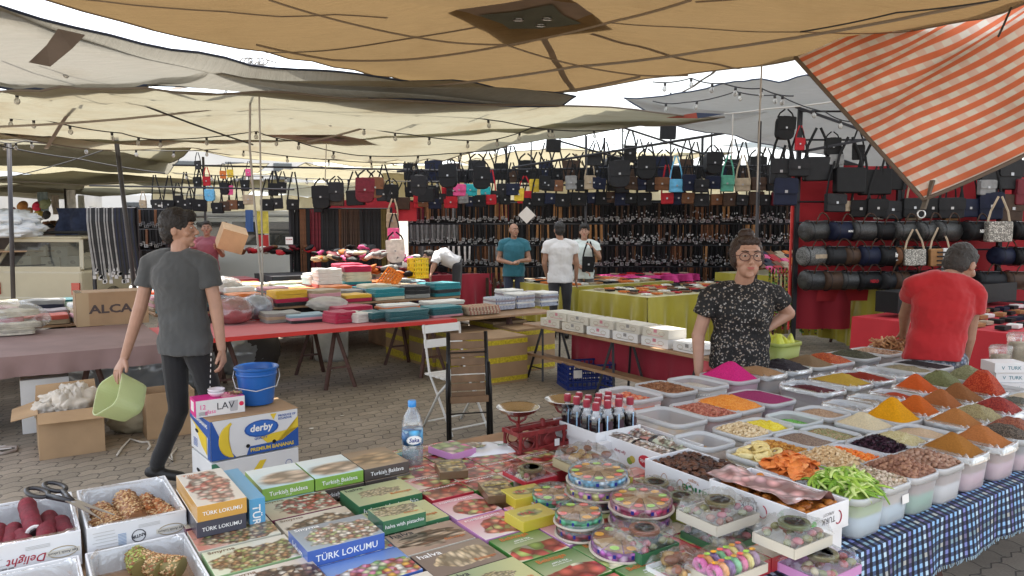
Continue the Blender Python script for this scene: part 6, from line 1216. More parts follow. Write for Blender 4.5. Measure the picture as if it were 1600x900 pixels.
m=MB(); m.lathe([(0,0),(.19,0),(.21,.05),(.22,.4),(.2,.45),(0,.47)],26,sy=.8); q=P(510,568,z=0)+Vector((0,.25,0)); tag(m.build('wrapped_bale',M('bale_white',(.5,.5,.48),.5,var=.15,vs=6,bump=.5,bs=12),None,q,smooth=True),'white plastic wrapped bale under the scarlet table','bale')
for i,(px,py) in enumerate(((395,545),(345,545))):
    q=P(px,py,z=0); tag(MB().box((0,0,.18),(.5,.4,.36)).build('cardboard_box',CARD,None,q,(0,0,TH),bev=.003),'brown cardboard box far under the scarlet table, %s'%('right one' if i==0 else 'left one'),'cardboard box')
TAPE=M('tape_yellow',(.55,.44,.03),.3,coat=.4,var=.35,vs=40)
def tbox(a,b,la,lb,h,lab,z=0):
    o=box('cardboard_box',lab,'cardboard box',a,b,z,la,lb,h,(CARD,CARD),j(.02),'brown boxes with yellow tape')
    e=.0025; m=MB(); m.box((0,-lb/2-e/2,h*.52),(la,e,.06)); m.box((-la/2-e/2,0,h*.6),(e,lb,.06)); m.box((0,-lb/2-e/2,h*.1),(la+e,e,.05)); m.box((-la/2-e/2,0,h*.16),(e,lb,.09)); m.box((-la/2-e/2,0,h*.9),(e,lb,.05)); m.box((0,-lb/2-e/2,h*.9),(la,e,.05)); m.build('packing_tape',TAPE,o)
    return o
tbox(4.12,6.55,.5,.55,.5,'taped brown box under the table, nearest behind the folding chairs'); tbox(4.1,7.12,.5,.55,.48,'taped brown box under the table, second from the chairs'); tbox(4.06,7.7,.5,.6,.5,'taped brown box under the table, third from the chairs'); tbox(4.0,8.35,.5,.5,.46,'taped brown box under the table, farthest left')
tbox(4.75,6.95,.55,.5,.5,'yellow taped brown box at the right end under the towel table'); tbox(4.78,7.5,.5,.55,.52,'yellow taped brown box behind the right end one')
a,b=AB(62,720,0)
o=open_carton('open brown cardboard box overflowing with crumpled wrapping paper at the left',a,b,0,.42,.5,.34,CARD2,False,'cardboard_box',.007,'cardboard box')
for (pts) in ([(-.21,-.25,.34),(.21,-.25,.34),(.22,-.33,.27),(-.21,-.34,.28)],[(-.21,.25,.34),(.21,.25,.34),(.2,.3,.46),(-.2,.3,.45)],[(-.21,-.25,.34),(-.21,.25,.34),(-.36,.22,.3),(-.37,-.24,.31)],[(.21,-.25,.34),(.21,.25,.34),(.27,.22,.44),(.28,-.24,.4)]):
    m=MB(); m.add(pts,[(0,1,2,3)]); f_=m.build('flap',CARD2,o); sd_=f_.modifiers.new('s','SOLIDIFY'); sd_.thickness=.006
PAP=M('paper_brown_white',(.6,.55,.48),.7,var=.25,vs=14)
for i in range(7):
    q=o.location+Vector((rnd.uniform(-.18,.12),rnd.uniform(-.16,.2),.25+rnd.uniform(0,.06))); crum('crumpled white and brown wrapping paper sticking out of the open box',q,rnd.uniform(.08,.13),rnd.uniform(.06,.1),rnd.uniform(.12,.2),PAP,30+i,.55,'wrapping_paper','paper',rnd.uniform(0,3),2.2)['group']='wrapping paper in the open box'
a,b=AB(22,690,0); o=box('cardboard_box','white cardboard box with orange lettering behind the open brown box','cardboard box',a+.06,b+.2,0,.34,.35,.44,(WHC,WHC)); text('Ofis',ORI,o,(-.05,-.177,.18),FRONT,w=.15,bold=.04)
a,b=AB(232,690,0); o=open_carton('open brown cardboard box behind the walking man\'s legs',a+.0,b+.05,0,.36,.3,.36,CARD2,False,'cardboard_box',.007,'cardboard box')
crum('cream cloth sack slumped on the pavers under the held tub',P(195,680,z=0)+Vector((0,.15,0)),.2,.16,.3,M('sack_cream',(.4,.36,.26),.7,var=.2,vs=8),44,.2,'cloth_sack','sack')
pt=table('plank_table','narrow wooden plank table with white cartons, beside the folding chairs',4.72,5.17,4.05,6.78,.6,WOOD,M('leg_black',(.02,.02,.025),.5),1)
for ch in list(pt.children):
    if ch.name.startswith('leg'):bpy.data.objects.remove(ch)
LGM=M('leg_black',(.02,.02,.025),.5)
for bb in (6.55,5.4,4.3):
    for sx in (-1,1):
        m=MB(); c=pt.location; p0=S(4.945+sx*.1,bb,.57)-c
        m=MB(); loc=lambda v:(v-c)
        def lc(a_,b_,z_):return (a_-4.945,b_-5.415,z_)
        m.beam(lc(4.945+sx*.12,bb,.575),lc(4.945+sx*.22,bb-.14,0),.022,.022); m.beam(lc(4.945+sx*.12,bb,.575),lc(4.945+sx*.22,bb+.14,0),.022,.022); m.beam(lc(4.945+sx*.2,bb-.11,.13),lc(4.945+sx*.2,bb+.11,.13),.012,.012); m.build('leg',LGM,pt)
m=MB(); m.box((0,0,0),(.14,2.5,.03)); tag(m.build('wooden_plank',WOOD,None,S(4.8,5.5,.26),(0,0,TH),bev=.002),'loose wooden plank lying across the legs under the plank table','plank')
CRT=M('carton_cream',(.6,.57,.5),.55,var=.06,vs=6)
n_=0
for lay in range(2):
    for k_ in range(5 if lay else 6):
        b=6.5-k_*.34-(.1 if lay else 0)-(.05*k_ if lay==0 else.03*k_); la,lb=.22,.33; zz=.602+lay*.086
        if b<4.5:continue
        o=box('carton','%s sweet carton on the plank table, %s in the %s layer'%('cream printed' if (lay or k_<2) else 'white fruit printed',['farthest','second','third','fourth','fifth','nearest'][k_],'upper' if lay else 'lower'),'carton',4.76+j(.01),b-lb,zz,la,lb,.084,(CRT if (lay or k_<2) else WHC,)*2,j(.05),'cartons on the plank table')
        for yy in (-.08,.08):m=MB(); m.tube([(0,math.cos(t)*.035,math.sin(t)*.018) for t in [q*.5 for q in range(13)]],.0018,4,closed=True); m.build('emblem',TANI,o,(-la/2-.001,yy,.042))
        m=MB(); m.box((-la/2-.001,0,.06),(.001,.04,.03)); m.box((-la/2-.001,.0,.02),(.001,.2,.004)); m.build('label',GRYI if (k_%2) else M('label_pink',(.55,.2,.25),.5),o)
for i in range(3):
    m=MB(); m.grid(lambda u,v:((u-.5)*.3,(v-.5)*.26,.01+.03*u*v+.01*math.sin(u*6+i)),8,8); o=m.build('paper_sheet',mwh if i<2 else M('sheet_grey',(.5,.49,.46),.6),None,S(4.92+i*.03,4.45-i*.1,.612+i*.012),(0,0,TH+i*.5)); tag(o,'loose %s carton sheet at the near end of the plank table'%['white','folded white','grey'][i],'paper'); o.modifiers.new('s','SOLIDIFY').thickness=.003
box('sweet_box','pink edged sweet box at the near end of the plank table','sweet box',4.9,4.7,.603,.2,.3,.05,(LP,WHC))
cover('red_cloth','crimson cloth hanging behind the plank table',5.2,5.24,4.3,6.5,.57,.42,M('cloth_crimson',(.3,.012,.03),.8,var=.1,vs=3,bump=.2,bs=20,sheen=.2),'l',.02,60,5,'cloth')
def crate(label,q,rz,la,lb,h,mat,rows=5):
    o=E('plastic_crate',q,rz); tag(o,label,'crate')
    m=MB(); m.box((0,0,.01),(la,lb,.015)); m.build('base',mat,o);
    for s_,L,ax in ((-1,la,0),(1,la,0),(-1,lb,1),(1,lb,1)):
        m=MB(); off=s_*((lb if ax==0 else la)/2-.006)
        def bx(c,w_,hh):
            if ax==0:m.box((c[0],off,c[1]),(w_,.012,hh))
            else:m.box((off,c[0],c[1]),(.0119,w_-.001,hh))
        for r_ in range(rows):bx((0,.03+(h-.04)*r_/(rows-1)),L-.026*ax,.018)
        k_=int(L/.05)
        for c_ in range(k_+1):bx((-L/2+.014+(L-.028)*c_/k_,h/2+.005),.012,h-.012)
        m.build('side',mat,o)
    return o
CB=M('crate_blue',(.008,.03,.2),.4,coat=.2); a,b=AB(900,612,0); o=crate('dark blue plastic crate under the plank table',S(a+.25,b+.15,0),TH-.35,.52,.36,.26,CB); m=MB(); m.box((-.15,-.182,.17),(.09,.003,.08)); m.build('label',mwh,o)
CWH=M('chair_white',(.68,.68,.66),.4); CBK=M('chair_black',(.015,.015,.016),.4,.3); CWD=M('chair_wood',(.2,.12,.065),.6,var=.25,vs=7,bump=.2,bs=30)
ch=E('folding_chair',P(705,680,z=0)+Vector((.03,.22,0)),R(38)); tag(ch,'white slatted folding chair standing open on the pavers','chair')
for s_ in (-1,1):
    x=s_*.19
    m=MB(); m.tube([(x,-.2,0),(x,.0,.32),(x,.16,.5),(x,.2,.58),(x,.24,.84)],.011,6,flat=.8) if False else m.tube([(x,.22,0),(x,-.02,.32),(x,-.18,.445)],.011,6); m.build('leg',CWH,ch,smooth=True)
    m=MB(); m.tube([(x*.93,-.2,0),(x*.93,.0,.28),(x*.93,.14,.46),(x*.93,.17,.58),(x*.93,.23,.86)],.011,6); m.build('leg',CWH,ch,smooth=True)
for k_ in range(5):m=MB(); m.box((0,-.16+k_*.078,.455),(.4,.06,.016)); m.build('seat_slat',CWH,ch,bev=.003)
for zz,yy in ((.82,.222),(.7,.198)):m=MB(); m.box((0,0,0),(.38,.016,.07)); m.build('back_slat',CWH,ch,(0,yy,zz),(R(-12),0,0),bev=.003)
m=MB(); m.tube([(-.18,-.17,.05),(.18,-.17,.05)],.007,6); m.tube([(-.19,.19,.045),(.19,.19,.045)],.007,6); m.build('stretcher',CWH,ch)
ch=E('folding_chair',P(733,692,z=0)+Vector((.0,.05,0)),rot=(R(-4),0,R(14))); tag(ch,'folded chair with dark wood slats and black frame leaning on the white chair','chair')
for s_ in (-1,1):
    m=MB(); m.tube([(s_*.155,0,0),(s_*.155,.012,.5),(s_*.15,.03,.86)],.012,6,flat=1.4); m.build('leg',CBK,ch,smooth=True); m=MB(); m.tube([(s_*.175,-.03,.02),(s_*.175,-.015,.4),(s_*.165,.0,.62)],.011,6); m.build('leg',CBK,ch,smooth=True)
for k_ in range(8):m=MB(); m.box((0,.01+k_*.002,.36+k_*.066),(.27,.016,.056)); m.build('slat',CWD,ch,bev=.003)
m=MB(); m.box((0,-.035,.335),(.3,.04,.05)); m.build('slat',CWD,ch,bev=.003); m=MB(); m.tube([(-.155,0,.22),(.155,0,.22)],.006,6); m.tube([(-.15,-.01,.7),(.15,-.01,.7)],.006,6); m.build('stretcher',CBK,ch)
# the back stalls
def W(px,py,Y):return P(px,py,Y=Y)
LC={'black':(.006,.006,.007),'charcoal':(.014,.014,.016),'dark brown':(.05,.028,.018),'brown':(.13,.055,.025),'tan':(.3,.15,.06),'grey':(.2,.2,.2),'white':(.62,.6,.58),'navy':(.007,.01,.028),'red':(.35,.012,.02),'wine':(.12,.012,.02),'beige':(.34,.27,.19),'green':(.08,.28,.2),'sky blue':(.12,.38,.6),'orange':(.5,.14,.03),'pink':(.6,.08,.22),'yellow':(.6,.42,.04),'olive':(.1,.075,.02),'teal':(.02,.3,.33)}
LM={k_:M('leather_'+k_.replace(' ','_'),c,.55,var=.2,vs=14,spec=.22,bump=.15,bs=60) for k_,c in LC.items()}
BKL=M('buckle_steel',(.32,.32,.33),.35,.85)
FR=M('frame_dark',(.025,.025,.03),.5,.5); BCK=M('backcloth_black',(.014,.013,.014),.9,var=.3,vs=3)
# belt meshes
def strap_mesh(L,w_,buckle=True,nm='belt'):
    m=MB(); m.box((0,.004,-L/2),(w_,.004,L)); m.box((w_*.15,-.006,-L*.48),(w_*.9,.004,L*.96))
    if buckle:
        z=-L-.01; m.box((0,-.008,z+.03),(w_*1.5,.008,.008),1); m.box((0,-.008,z-.018),(w_*1.5,.008,.008),1); m.box((-w_*.7,-.008,z+.006),(.008,.008,.056),1); m.box((w_*.7,-.008,z+.006),(.008,.008,.056),1); m.box((0,-.01,z+.006),(.007,.008,.05),1)
    return m.mesh(nm,[LM['black'],BKL])
BM=[strap_mesh(.3,.034),strap_mesh(.27,.03),strap_mesh(.33,.038)]
Yb=14.0
def rack(name,label,x0,x1,Y,ztop,zrails,zc=(0,0),back=True,depth=.12):
    root=E(name,W((x0+x1)/2,350,Y)*1.0); root.location.z=0; tag(root,label,'rack'); xa,xb=(x0-800)/F*Y/1.0,(x1-800)/F*Y; xa*=1.0; c=root.location
    k_=max(2,int((xb-xa)/1.6)+1)
    for i in range(k_):m=MB(); x=xa+(xb-xa)*i/(k_-1)-c.x; m.beam((x,0,0),(x,0,ztop),.04,.04); m.build('post',FR,root)
    for z in zrails:m=MB(); m.tube([(xa-c.x,-.03,z),(xb-c.x,-.03,z)],.012,6); m.build('rail',FR,root)
    if back:m=MB(); m.grid(lambda u,v:(xa-c.x+u*(xb-xa),depth+.03*math.sin(u*40)+.02*noise.noise(Vector((u*20,v*4,0))),zc[0]+v*(zc[1]-zc[0])),80,8); m.build('backcloth',BCK,root,smooth=True)
    return root,xa,xb
wr,xa,xb=rack('belt_rack','long dark rack wall hung with rows of belts at the back of the market',640,1245,Yb,3.3,[2.1,1.7,1.3,.9],(.15,2.15))
GB='belts hanging in rows on the belt wall'
rails=[2.1,1.7,1.3,.9]; n_=0
def bcol(x,r_):
    t=(x-xa)/(xb-xa); k_=noise.noise(Vector((t*14,r_*3.3,0)))+rnd.uniform(-.25,.25)
    if t<.12 and r_==1:return 'grey'
    if r_==2 and.1<t<.16:return 'white'
    if t<.5:return ['black','grey','brown','charcoal','dark brown','tan','wine','black'][int((k_+1)*4)%8]
    return ['black','charcoal','brown','black','dark brown','black','tan','charcoal'][int((k_+1)*4)%8]
for r_,z in enumerate(rails):
    for k_ in range(74):
        x=xa+.05+(xb-xa-.1)*k_/73+j(.012); c=bcol(x,r_); o=ob('belt',BM[rnd.randrange(3)],None,(x,Yb-.055+j(.008),z-.01),(j(.03),j(.05),j(.25))); setmat(o,LM[c]); tag(o,'%s leather belt with steel buckle hanging in the %s row of the belt wall'%(c,['top','second','third','lowest'][r_]),'belt',GB)
mf=[MB() for _ in range(6)]; cs=['black','charcoal','brown','grey','tan','wine']
bk_=MB()
for r_,z in enumerate(rails):
    for k_ in range(300):
        x=xa+(xb-xa)*(k_+.5)/300; c=bcol(x,r_); c=c if c in cs else 'black'; L=rnd.uniform(.26,.34); q=mf[cs.index(c)]; q.box((x,Yb+j(.015)-.02,z-L/2),(.016,.006,L),0,j(.4))
        t=(x-xa)/(xb-xa)
        for _ in range(2 if t>.52 else 1):bk_.box((x+j(.01),Yb-.05+j(.02),z-L-rnd.uniform(-.03 if t<.5 else -.12,.05)),(rnd.uniform(.012,.03),.008,rnd.uniform(.012,.035)),0,j(.8))
mm=MB(); mats=[]
for i,q in enumerate(mf):mm.add(q.v,q.f,i); mats.append(LM[cs[i]])
mm.add(bk_.v,bk_.f,6); mats.append(BKL)
tag(mm.build('packed_belts',mats),'mass of further belts and steel buckles packed between the ones on the belt wall','belts',kind='stuff')
mm=MB()
for k_ in range(150):x=xa+(xb-xa)*rnd.random(); mm.box((x,Yb-.1+j(.1),rnd.uniform(.1,.5)),(rnd.uniform(.02,.06),.02,rnd.uniform(.3,.5)),rnd.randrange(3))
tag(mm.build('hanging_straps',[LM['black'],LM['dark brown'],LM['brown']]),'dark straps hanging low under the belt wall','straps',kind='stuff')
# long leather strap rack
r2_,xa2,xb2=rack('strap_rack','rack of long leather straps left of the belt wall',455,612,12.6,1.98,[1.96],(.3,1.9))
k=0
for i in range(66):
    t=i/65; x=xa2+.03+(xb2-xa2-.06)*t; c=('black' if t<.08 else 'brown' if t<.14 else 'black' if t<.2 else 'wine' if t<.3 else 'charcoal' if t<.48 else 'brown' if t<.52 else 'dark brown' if t<.7 else 'charcoal' if t<.92 else 'olive' if t<.97 else 'beige')
    m=MB() if i<4 else None
    if i<3:m.box((0,0,-.6),(.026,.006,1.2)); m.box((.006,-.014,-.57),(.024,.005,1.14)); BMl=(globals().get('BMl') or [])+[m.mesh('strap',LM['black'])]
    o=ob('leather_strap',BMl[i%3],None,(x,12.55+j(.012),1.95),(j(.02),j(.015),j(.3))); setmat(o,LM[c]); tag(o,'%s long leather strap hanging on the rack left of the belt wall'%c,'leather strap','long leather straps')
    # left rail: belts drooping over a bar, and a grid of hanging belts beside it
lr,xa3,xb3=rack('belt_rail','rail of long belts drooping forward, behind the beige car',146,216,10.8,1.95,[1.93],back=False)
for i in range(34):
    x=xa3+(xb3-xa3)*i/33; c=['grey','charcoal','grey','black','charcoal','black'][i%6] if i<20 else ['black','charcoal','navy'][i%3]; m=MB(); L=rnd.uniform(.85,1.05)
    pts=[Vector((0,.06,-.12)),Vector((0,.02,.0)),Vector((0,-.04,-.01)),Vector((.01,-.07,-.2)),Vector((.03,-.07,-.5)),Vector((.06,-.05,-L))]
    m.tube(pts,.02,4,flat=.25,up=(0,1,0)); m.box((.06,-.05,-L-.03),(.05,.01,.05),1)
    o=m.build('belt',[LM[c],BKL],None,(x,10.75,1.94)); tag(o,'%s long belt drooping from the rail behind the beige car'%c,'belt','belts on the left rail')
lg,xa4,xb4=rack('belt_rack','dark rack of hanging belts behind the head of the walking man',206,262,11.4,1.98,[1.92,1.62,1.3,1.0],(.3,1.95))
for r_,z in enumerate([1.92,1.62,1.3,1.0]):
    for i in range(11):x=xa4+.03+(xb4-xa4-.06)*i/10; c=['black','charcoal','black','brown','charcoal'][(i+r_*3)%5]; o=ob('belt',BM[i%3],None,(x,11.33,z),(j(.05),j(.05),j(.3))); o.scale=(1.1,1,.75); setmat(o,LM[c]); tag(o,'%s belt on the rack behind the walking man, %s row'%(c,ordn[3-r_]),'belt','belts behind the walking man')
    # bags
def bag_proto(nm,wd,h,d,strap,flap=True,seed=0,round_=.02):
    r=E(nm,(0,0,-8)); pts=rounded(wd,h,round_,3); T=Matrix.Rotation(R(90),4,'X'); m=MB(); m.poly(pts,-d/2,d/2,0,Matrix.Translation((0,0,-strap-h/2))@T); m.build('bag_body',LM['black'],r,bev=.012)
    if flap:m=MB(); pts=[(x,y) for x,y in rounded(wd*1.03,h*.55,.02,3)]; m.poly(pts,0,.012,0,Matrix.Translation((0,-d/2-.002,-strap-h*.3))@T); m.box((0,-d/2-.017,-strap-h*.5),(.03,.006,.03),1); m.build('flap',[LM['black'],BKL],r)
    m=MB()
    for s_ in (-1,1):m.tube([(s_*wd*.46,0,-strap-.03),(s_*wd*.35,0,-strap*.6),(s_*.02,0,0)],.014,4,flat=.35,up=(0,1,0))
    m.build('strap',LM['black'],r); return r
BP_=[bag_proto('shoulder_bag',.27,.24,.08,.42),bag_proto('shoulder_bag',.24,.3,.08,.36),bag_proto('shoulder_bag',.3,.25,.1,.3,False),bag_proto('shoulder_bag',.22,.2,.07,.5),bag_proto('shoulder_bag',.2,.26,.05,.25,True),bag_proto('backpack',.3,.4,.16,.12,True,0,.1)]
usedp=set()
def bag(px,py,Y,c,where,kind=0,s_=1.0,strapc=None,noun=None,grp='shoulder bags hanging from the frame bars'):
    """px, py: middle of the bag body"""
    o=BP_[kind]
    o=dup(o) if kind in usedp else o; usedp.add(kind)
    hgt=[.42+.12,.36+.15,.3+.125,.5+.1,.25+.13,.12+.2][kind]*s_
    q=W(px,py,Y); o.location=(q.x,q.y,q.z+hgt); o.scale=(s_,)*3; o.rotation_euler=(j(.04),j(.05),j(.25))
    for ch in o.children:
        setmat(ch,LM[c] if not ch.name.startswith('strap') else LM[strapc or ('black' if c not in ('sky blue','red','green','beige') else c)])
    tag(o,'%s %s %s'%(c,noun or ['flap shoulder bag','tall shoulder bag','boxy handbag','small shoulder bag','small flat bag','backpack'][kind],where),'bag',grp); return o
def bar(pts,r,label,grp='dark bars of the stall frames'):m=MB(); m.tube(pts,r,6); return tag(m.build('frame_bar',FR),label,'bar',grp)
bar([W(620,268,13),W(1250,258,13)],.02,'long dark bar carrying the shoulder bags over the belt wall'); bar([W(790,290,13.3),W(1250,285,13.3)],.02,'second dark bar low over the belt wall')
bar([W(800,262,12.6),W(1090,215,11.5),W(1240,190,11)],.022,'slanting dark bar over the right end of the belt wall'); bar([W(820,205,13),W(1020,262,13)],.018,'slanting brace crossing over the hanging bags')
bar([W(960,195,13),W(1250,290,13)],.018,'slanting brace right over the hanging bags'); bar([W(270,258,13),W(800,268,13)],.018,'dark bar along the left hanging bags'); bar([W(140,290,12),W(460,296,12)],.016,'thin dark bar over the left belt rail')
for x in (830,915,973,1048,1112):bar([W(x,130 if x>1000 else 200,12.6),W(x,265,12.6)],.014,'short upright bar over the hanging bags at the back')
def hooks(px,y0):pass
cols1=['black','charcoal','brown','grey','black','navy','beige','navy','black','charcoal','dark brown','navy','black','brown','sky blue','navy','charcoal','navy','green','beige','dark brown','black']
xs=[852,858,872,891,908,928,922,938,960,972,990,1005,1018,1036,1056,1075,1095,1116,1138,1160,1184,1205]
for i,(x,c) in enumerate(zip(xs,cols1)):bag(x,288+j(3),12.7,c,'in the upper row over the belts, %s'%('beside the %s one'%cols1[i-1] if i else 'leftmost'),0 if i%3 else 1,.92*(1.0 if i>8 else.85))
cols2=['black','navy','black','charcoal','black','navy','black','dark brown','navy','black','black','red','navy','brown','charcoal','brown','dark brown','charcoal','dark brown','black','wine']
xs2=[842,862,880,896,906,925,942,955,971,988,1004,1041,1058,1075,1096,1117,1138,1160,1180,1194,1218]
for i,(x,c) in enumerate(zip(xs2,cols2)):bag(x,311+j(3),12.8,c,'in the row just above the belts, %s'%('beside the %s one'%cols2[i-1] if i else 'leftmost'),3 if i%2 else 0,.95)
for i,(x,y,c,k_) in enumerate(((676,299,'black',0),(690,310,'charcoal',3),(697,303,'red',4),(708,298,'charcoal',0),(719,297,'pink',0),(722,310,'grey',3),(737,297,'teal',0),(737,315,'navy',3),(750,314,'black',0),(760,302,'teal',4),(768,312,'red',3),(778,307,'charcoal',0),(790,312,'black',3),(800,296,'navy',0),(812,304,'yellow',4),(820,308,'red',2),(655,315,'red',4),(648,292,'black',0),(662,316,'brown',3),(680,317,'navy',0),(640,300,'black',3),(630,318,'dark brown',2),(835,290,'yellow',4),(828,318,'black',0),(787,296,'charcoal',0),(705,316,'red',0))):bag(x,y,12.9,c,'over the left part of the belt wall, near the %s one'%['black','grey','red','pink','teal'][i%5],k_,.85)
for i,(x,y,c,k_,s_) in enumerate(((503,308,'black',5,.95),(526,300,'charcoal',5,.8),(527,312,'dark brown',2,.8),(554,309,'black',2,1.0),(572,297,'wine',5,1.0),(588,293,'brown',5,.85),(600,304,'charcoal',0,.9),(612,302,'black',5,.75),(656,290,'charcoal',5,.85),(700,275,'black',5,.95),(752,278,'black',5,.9),(665,305,'black',2,.9),(965,272,'charcoal',5,1.1),(1010,262,'black',5,.95),(930,250,'charcoal',2,.75),(1045,207,'charcoal',2,.85),(866,228,'black',2,.8),(1226,205,'black',5,.8),(1113,255,'black',5,.9),(985,240,'black',4,1.0))):bag(x,y,12.2,c,'hanging from the frame %s'%['left of the belt wall','above the long straps','beside the wine red backpack','under the cream canopy','high over the belt wall'][i%5],k_,s_)
for i,(x,y,c,k_,s_) in enumerate(((224,320,'beige',4,.6),(243,319,'charcoal',3,.8),(253,322,'white',4,.5),(266,320,'black',3,.8),(278,315,'black',4,.8),(291,320,'black',3,.9),(298,318,'charcoal',4,.7),(309,285,'black',4,.7),(309,258,'charcoal',4,.55),(323,283,'red',4,.6),(328,305,'sky blue',5,.5),(315,321,'black',3,1.),(340,325,'black',3,.9),(349,273,'orange',4,.5),(352,295,'black',5,.5),(359,271,'yellow',4,.5),(359,297,'pink',4,.6),(365,320,'brown',3,.8),(352,322,'dark brown',3,.8),(385,290,'black',4,.7),(389,270,'pink',4,.5),(388,312,'beige',3,.8),(418,320,'black',0,.8),(430,318,'charcoal',3,.9),(428,296,'black',4,.8),(442,293,'black',4,.7),(460,320,'black',3,.9),(497,322,'black',4,.8),(375,320,'charcoal',3,.7))):bag(x,y,12.4,c,'strung up left of the long straps, %s'%['over the walking man','near the white van','under the cream canopy','above the cardboard box man'][i%4],k_,s_)
for i in range(34):
    c=['black','charcoal','navy','black','dark brown'][i%5]; bag(640+i*18+j(4),268+(i*7)%14-(i>16)*6,13.5,c,'in the half hidden back row over the belt wall',[1,0,5,2][i%4],1.0)
    # right stand: dark frame, red cloth, shoulder bags and barrel bags
RY=9.5; RX0,RX1=(1243-800)/F*RY,7.9
rs=E('bag_stand',(5.6,RY,0)); tag(rs,'tall dark frame stand with red cloth behind the black bags on the right','rack')
RDC=M('cloth_red_dark',(.36,.012,.02),.8,var=.12,vs=2.5,bump=.3,bs=12,sleeve=None) if False else M('cloth_red_dark',(.36,.012,.02),.8,var=.12,vs=2.5,bump=.3,bs=12)
m=MB(); m.grid(lambda u,v:(RX0-5.6+.03+u*(RX1-RX0),.22+.06*math.sin(u*30+3*noise.noise(Vector((u*5,v*2,0))))+.05*noise.noise(Vector((u*9,v*5,4))),.7+v*1.75),140,20); m.build('red_backcloth',RDC,rs,smooth=True)
for x in (RX0,4.9,6.2,RX1):m=MB(); m.beam((x-5.6,0,0),(x-5.6,0,3.15),.05,.05); m.build('post',FR,rs)
m=MB(); m.beam((RX0-5.6-.07,-.01,.35),(RX0-5.6-.07,-.01,2.45),.035,.02); m.build('red_strip',M('cloth_scarlet',(.5,.025,.02)),rs)
for z in (3.1,2.75,2.3,1.98,1.72,1.38,1.02):m=MB(); m.tube([(RX0-5.6,-.06,z),(RX1-5.6,-.06,z)],.013,6); m.build('rail',FR,rs)
for (x0,z0_,x1,z1_) in ((RX0-.1,3.15,RX0+1.1,2.6),(RX0,2.6,RX0+1.1,2.8)):m=MB(); m.beam((x0-5.6,-.1,z0_),(x1-5.6,-.6,z1_),.05,.03); m.build('brace',FR,rs)
def upper(i,px,py,c,k_,s_,st_):bag(px,py,RY-.2-.04*(i%3),c,st_,k_,s_*1.18,grp='black bags on the right stand')
ups=[(1222,268,'charcoal',1,.9),(1228,300,'navy',1,.95),(1248,262,'charcoal',0,.75),(1277,264,'charcoal',2,1.0),(1305,255,'grey',4,.7),(1326,282,'black',2,1.05),(1365,285,'black',2,1.05),(1395,280,'black',2,.9),(1304,317,'charcoal',0,.8),(1325,322,'beige',3,.55),(1346,326,'black',3,.9),(1370,325,'black',0,.8),(1374,333,'white',4,.5),(1396,328,'charcoal',0,.8),(1422,325,'black',0,.85),(1424,334,'beige',3,.7),(1456,325,'black',0,.9),(1485,325,'charcoal',0,.9),(1484,334,'tan',3,.75),(1513,325,'navy',0,.8),(1545,322,'navy',1,.95),(1580,326,'dark brown',1,1.0),(1541,285,'charcoal',1,.85),(1541,293,'grey',3,.8),(1576,273,'charcoal',1,1.05),(1600,300,'wine',1,.9),(1250,225,'red',4,.5),(1300,230,'black',5,.5),(1340,238,'black',4,.6),(1228,200,'black',5,.6)]
for i,u in enumerate(ups):upper(i,u[0],u[1],u[2],u[3],u[4],'on the right stand, %s'%['top rail beside the tarpaulin','second rail','near the tied tarpaulin tip','above the barrel bags'][i%4])
def duffel_proto():
    r=E('duffel_bag',(0,0,-9)); m=MB(); L,h,d=.48,.25,.24; prof=[(-1,.0),(-1,.55),(-.97,.8),(-.9,.95),(-.6,1.0),(0,1.02),(.6,1.0),(.9,.95),(.97,.8),(1,.55),(1,0)]
    m.tube([(L/2*x,0,0) for x,_ in prof],[max(.01,.5*h*y) for _,y in prof],18,flat=.95); m.build('bag_body',LM['black'],r,smooth=True,auto=45)
    m=MB()
    for s_ in (-1,1):m.tube([(s_*.12,-.085,.08),(s_*.1,-.1,.15),(s_*.05,-.09,.2),(0,-.08,.215),(-s_*.0,-.08,.215)],.009,6)
    m.build('handle',LM['dark brown'],r,smooth=True); m=MB(); m.tube([(-.2,-.045,.117),(.2,-.045,.117)],.004,5); m.build('zip',BKL,r)
    for s_ in (-1,1):m=MB(); m.tube([(s_*.17,math.cos(t)*.12,math.sin(t)*.127) for t in [q*.35 for q in range(19)]],.006,5,closed=True); m.build('piping',LM['charcoal'],r,smooth=True)
    return r
DP=duffel_proto(); dn=0
MONO=art('bag_monogram',(.02,.02,.02),[(.03,.03,.03),(.018,.018,.018),(.05,.05,.05)],90,(0,0,.5,.5),jit=.01,coat=.1,rough=.5); WVC=art('bag_checks',(.5,.47,.4),[(.6,.57,.5),(.25,.23,.2)],70,(0,0,.5,.5),jit=.01,coat=.1)
rowsD=[(361,[(1276,'black','m'),(1315,'navy','T'),(1352,'charcoal','m'),(1385,'black',''),(1414,'charcoal','m'),(1450,'charcoal','m'),(1478,'black','m'),(1523,'black','r'),(1600,'black','')]),(400,[(1272,'grey','M'),(1311,'charcoal',''),(1335,'dark brown',''),(1362,'navy',''),(1392,'black','H'),(1415,'brown',''),(1447,'charcoal',''),(1568,'navy',''),(1602,'black','')]),(438,[(1275,'charcoal','m'),(1305,'dark brown',''),(1332,'black','m'),(1358,'black','r'),(1393,'charcoal',''),(1415,'dark brown',''),(1438,'black','T2'),(1462,'black',''),(1545,'charcoal',''),(1588,'dark brown','')])]
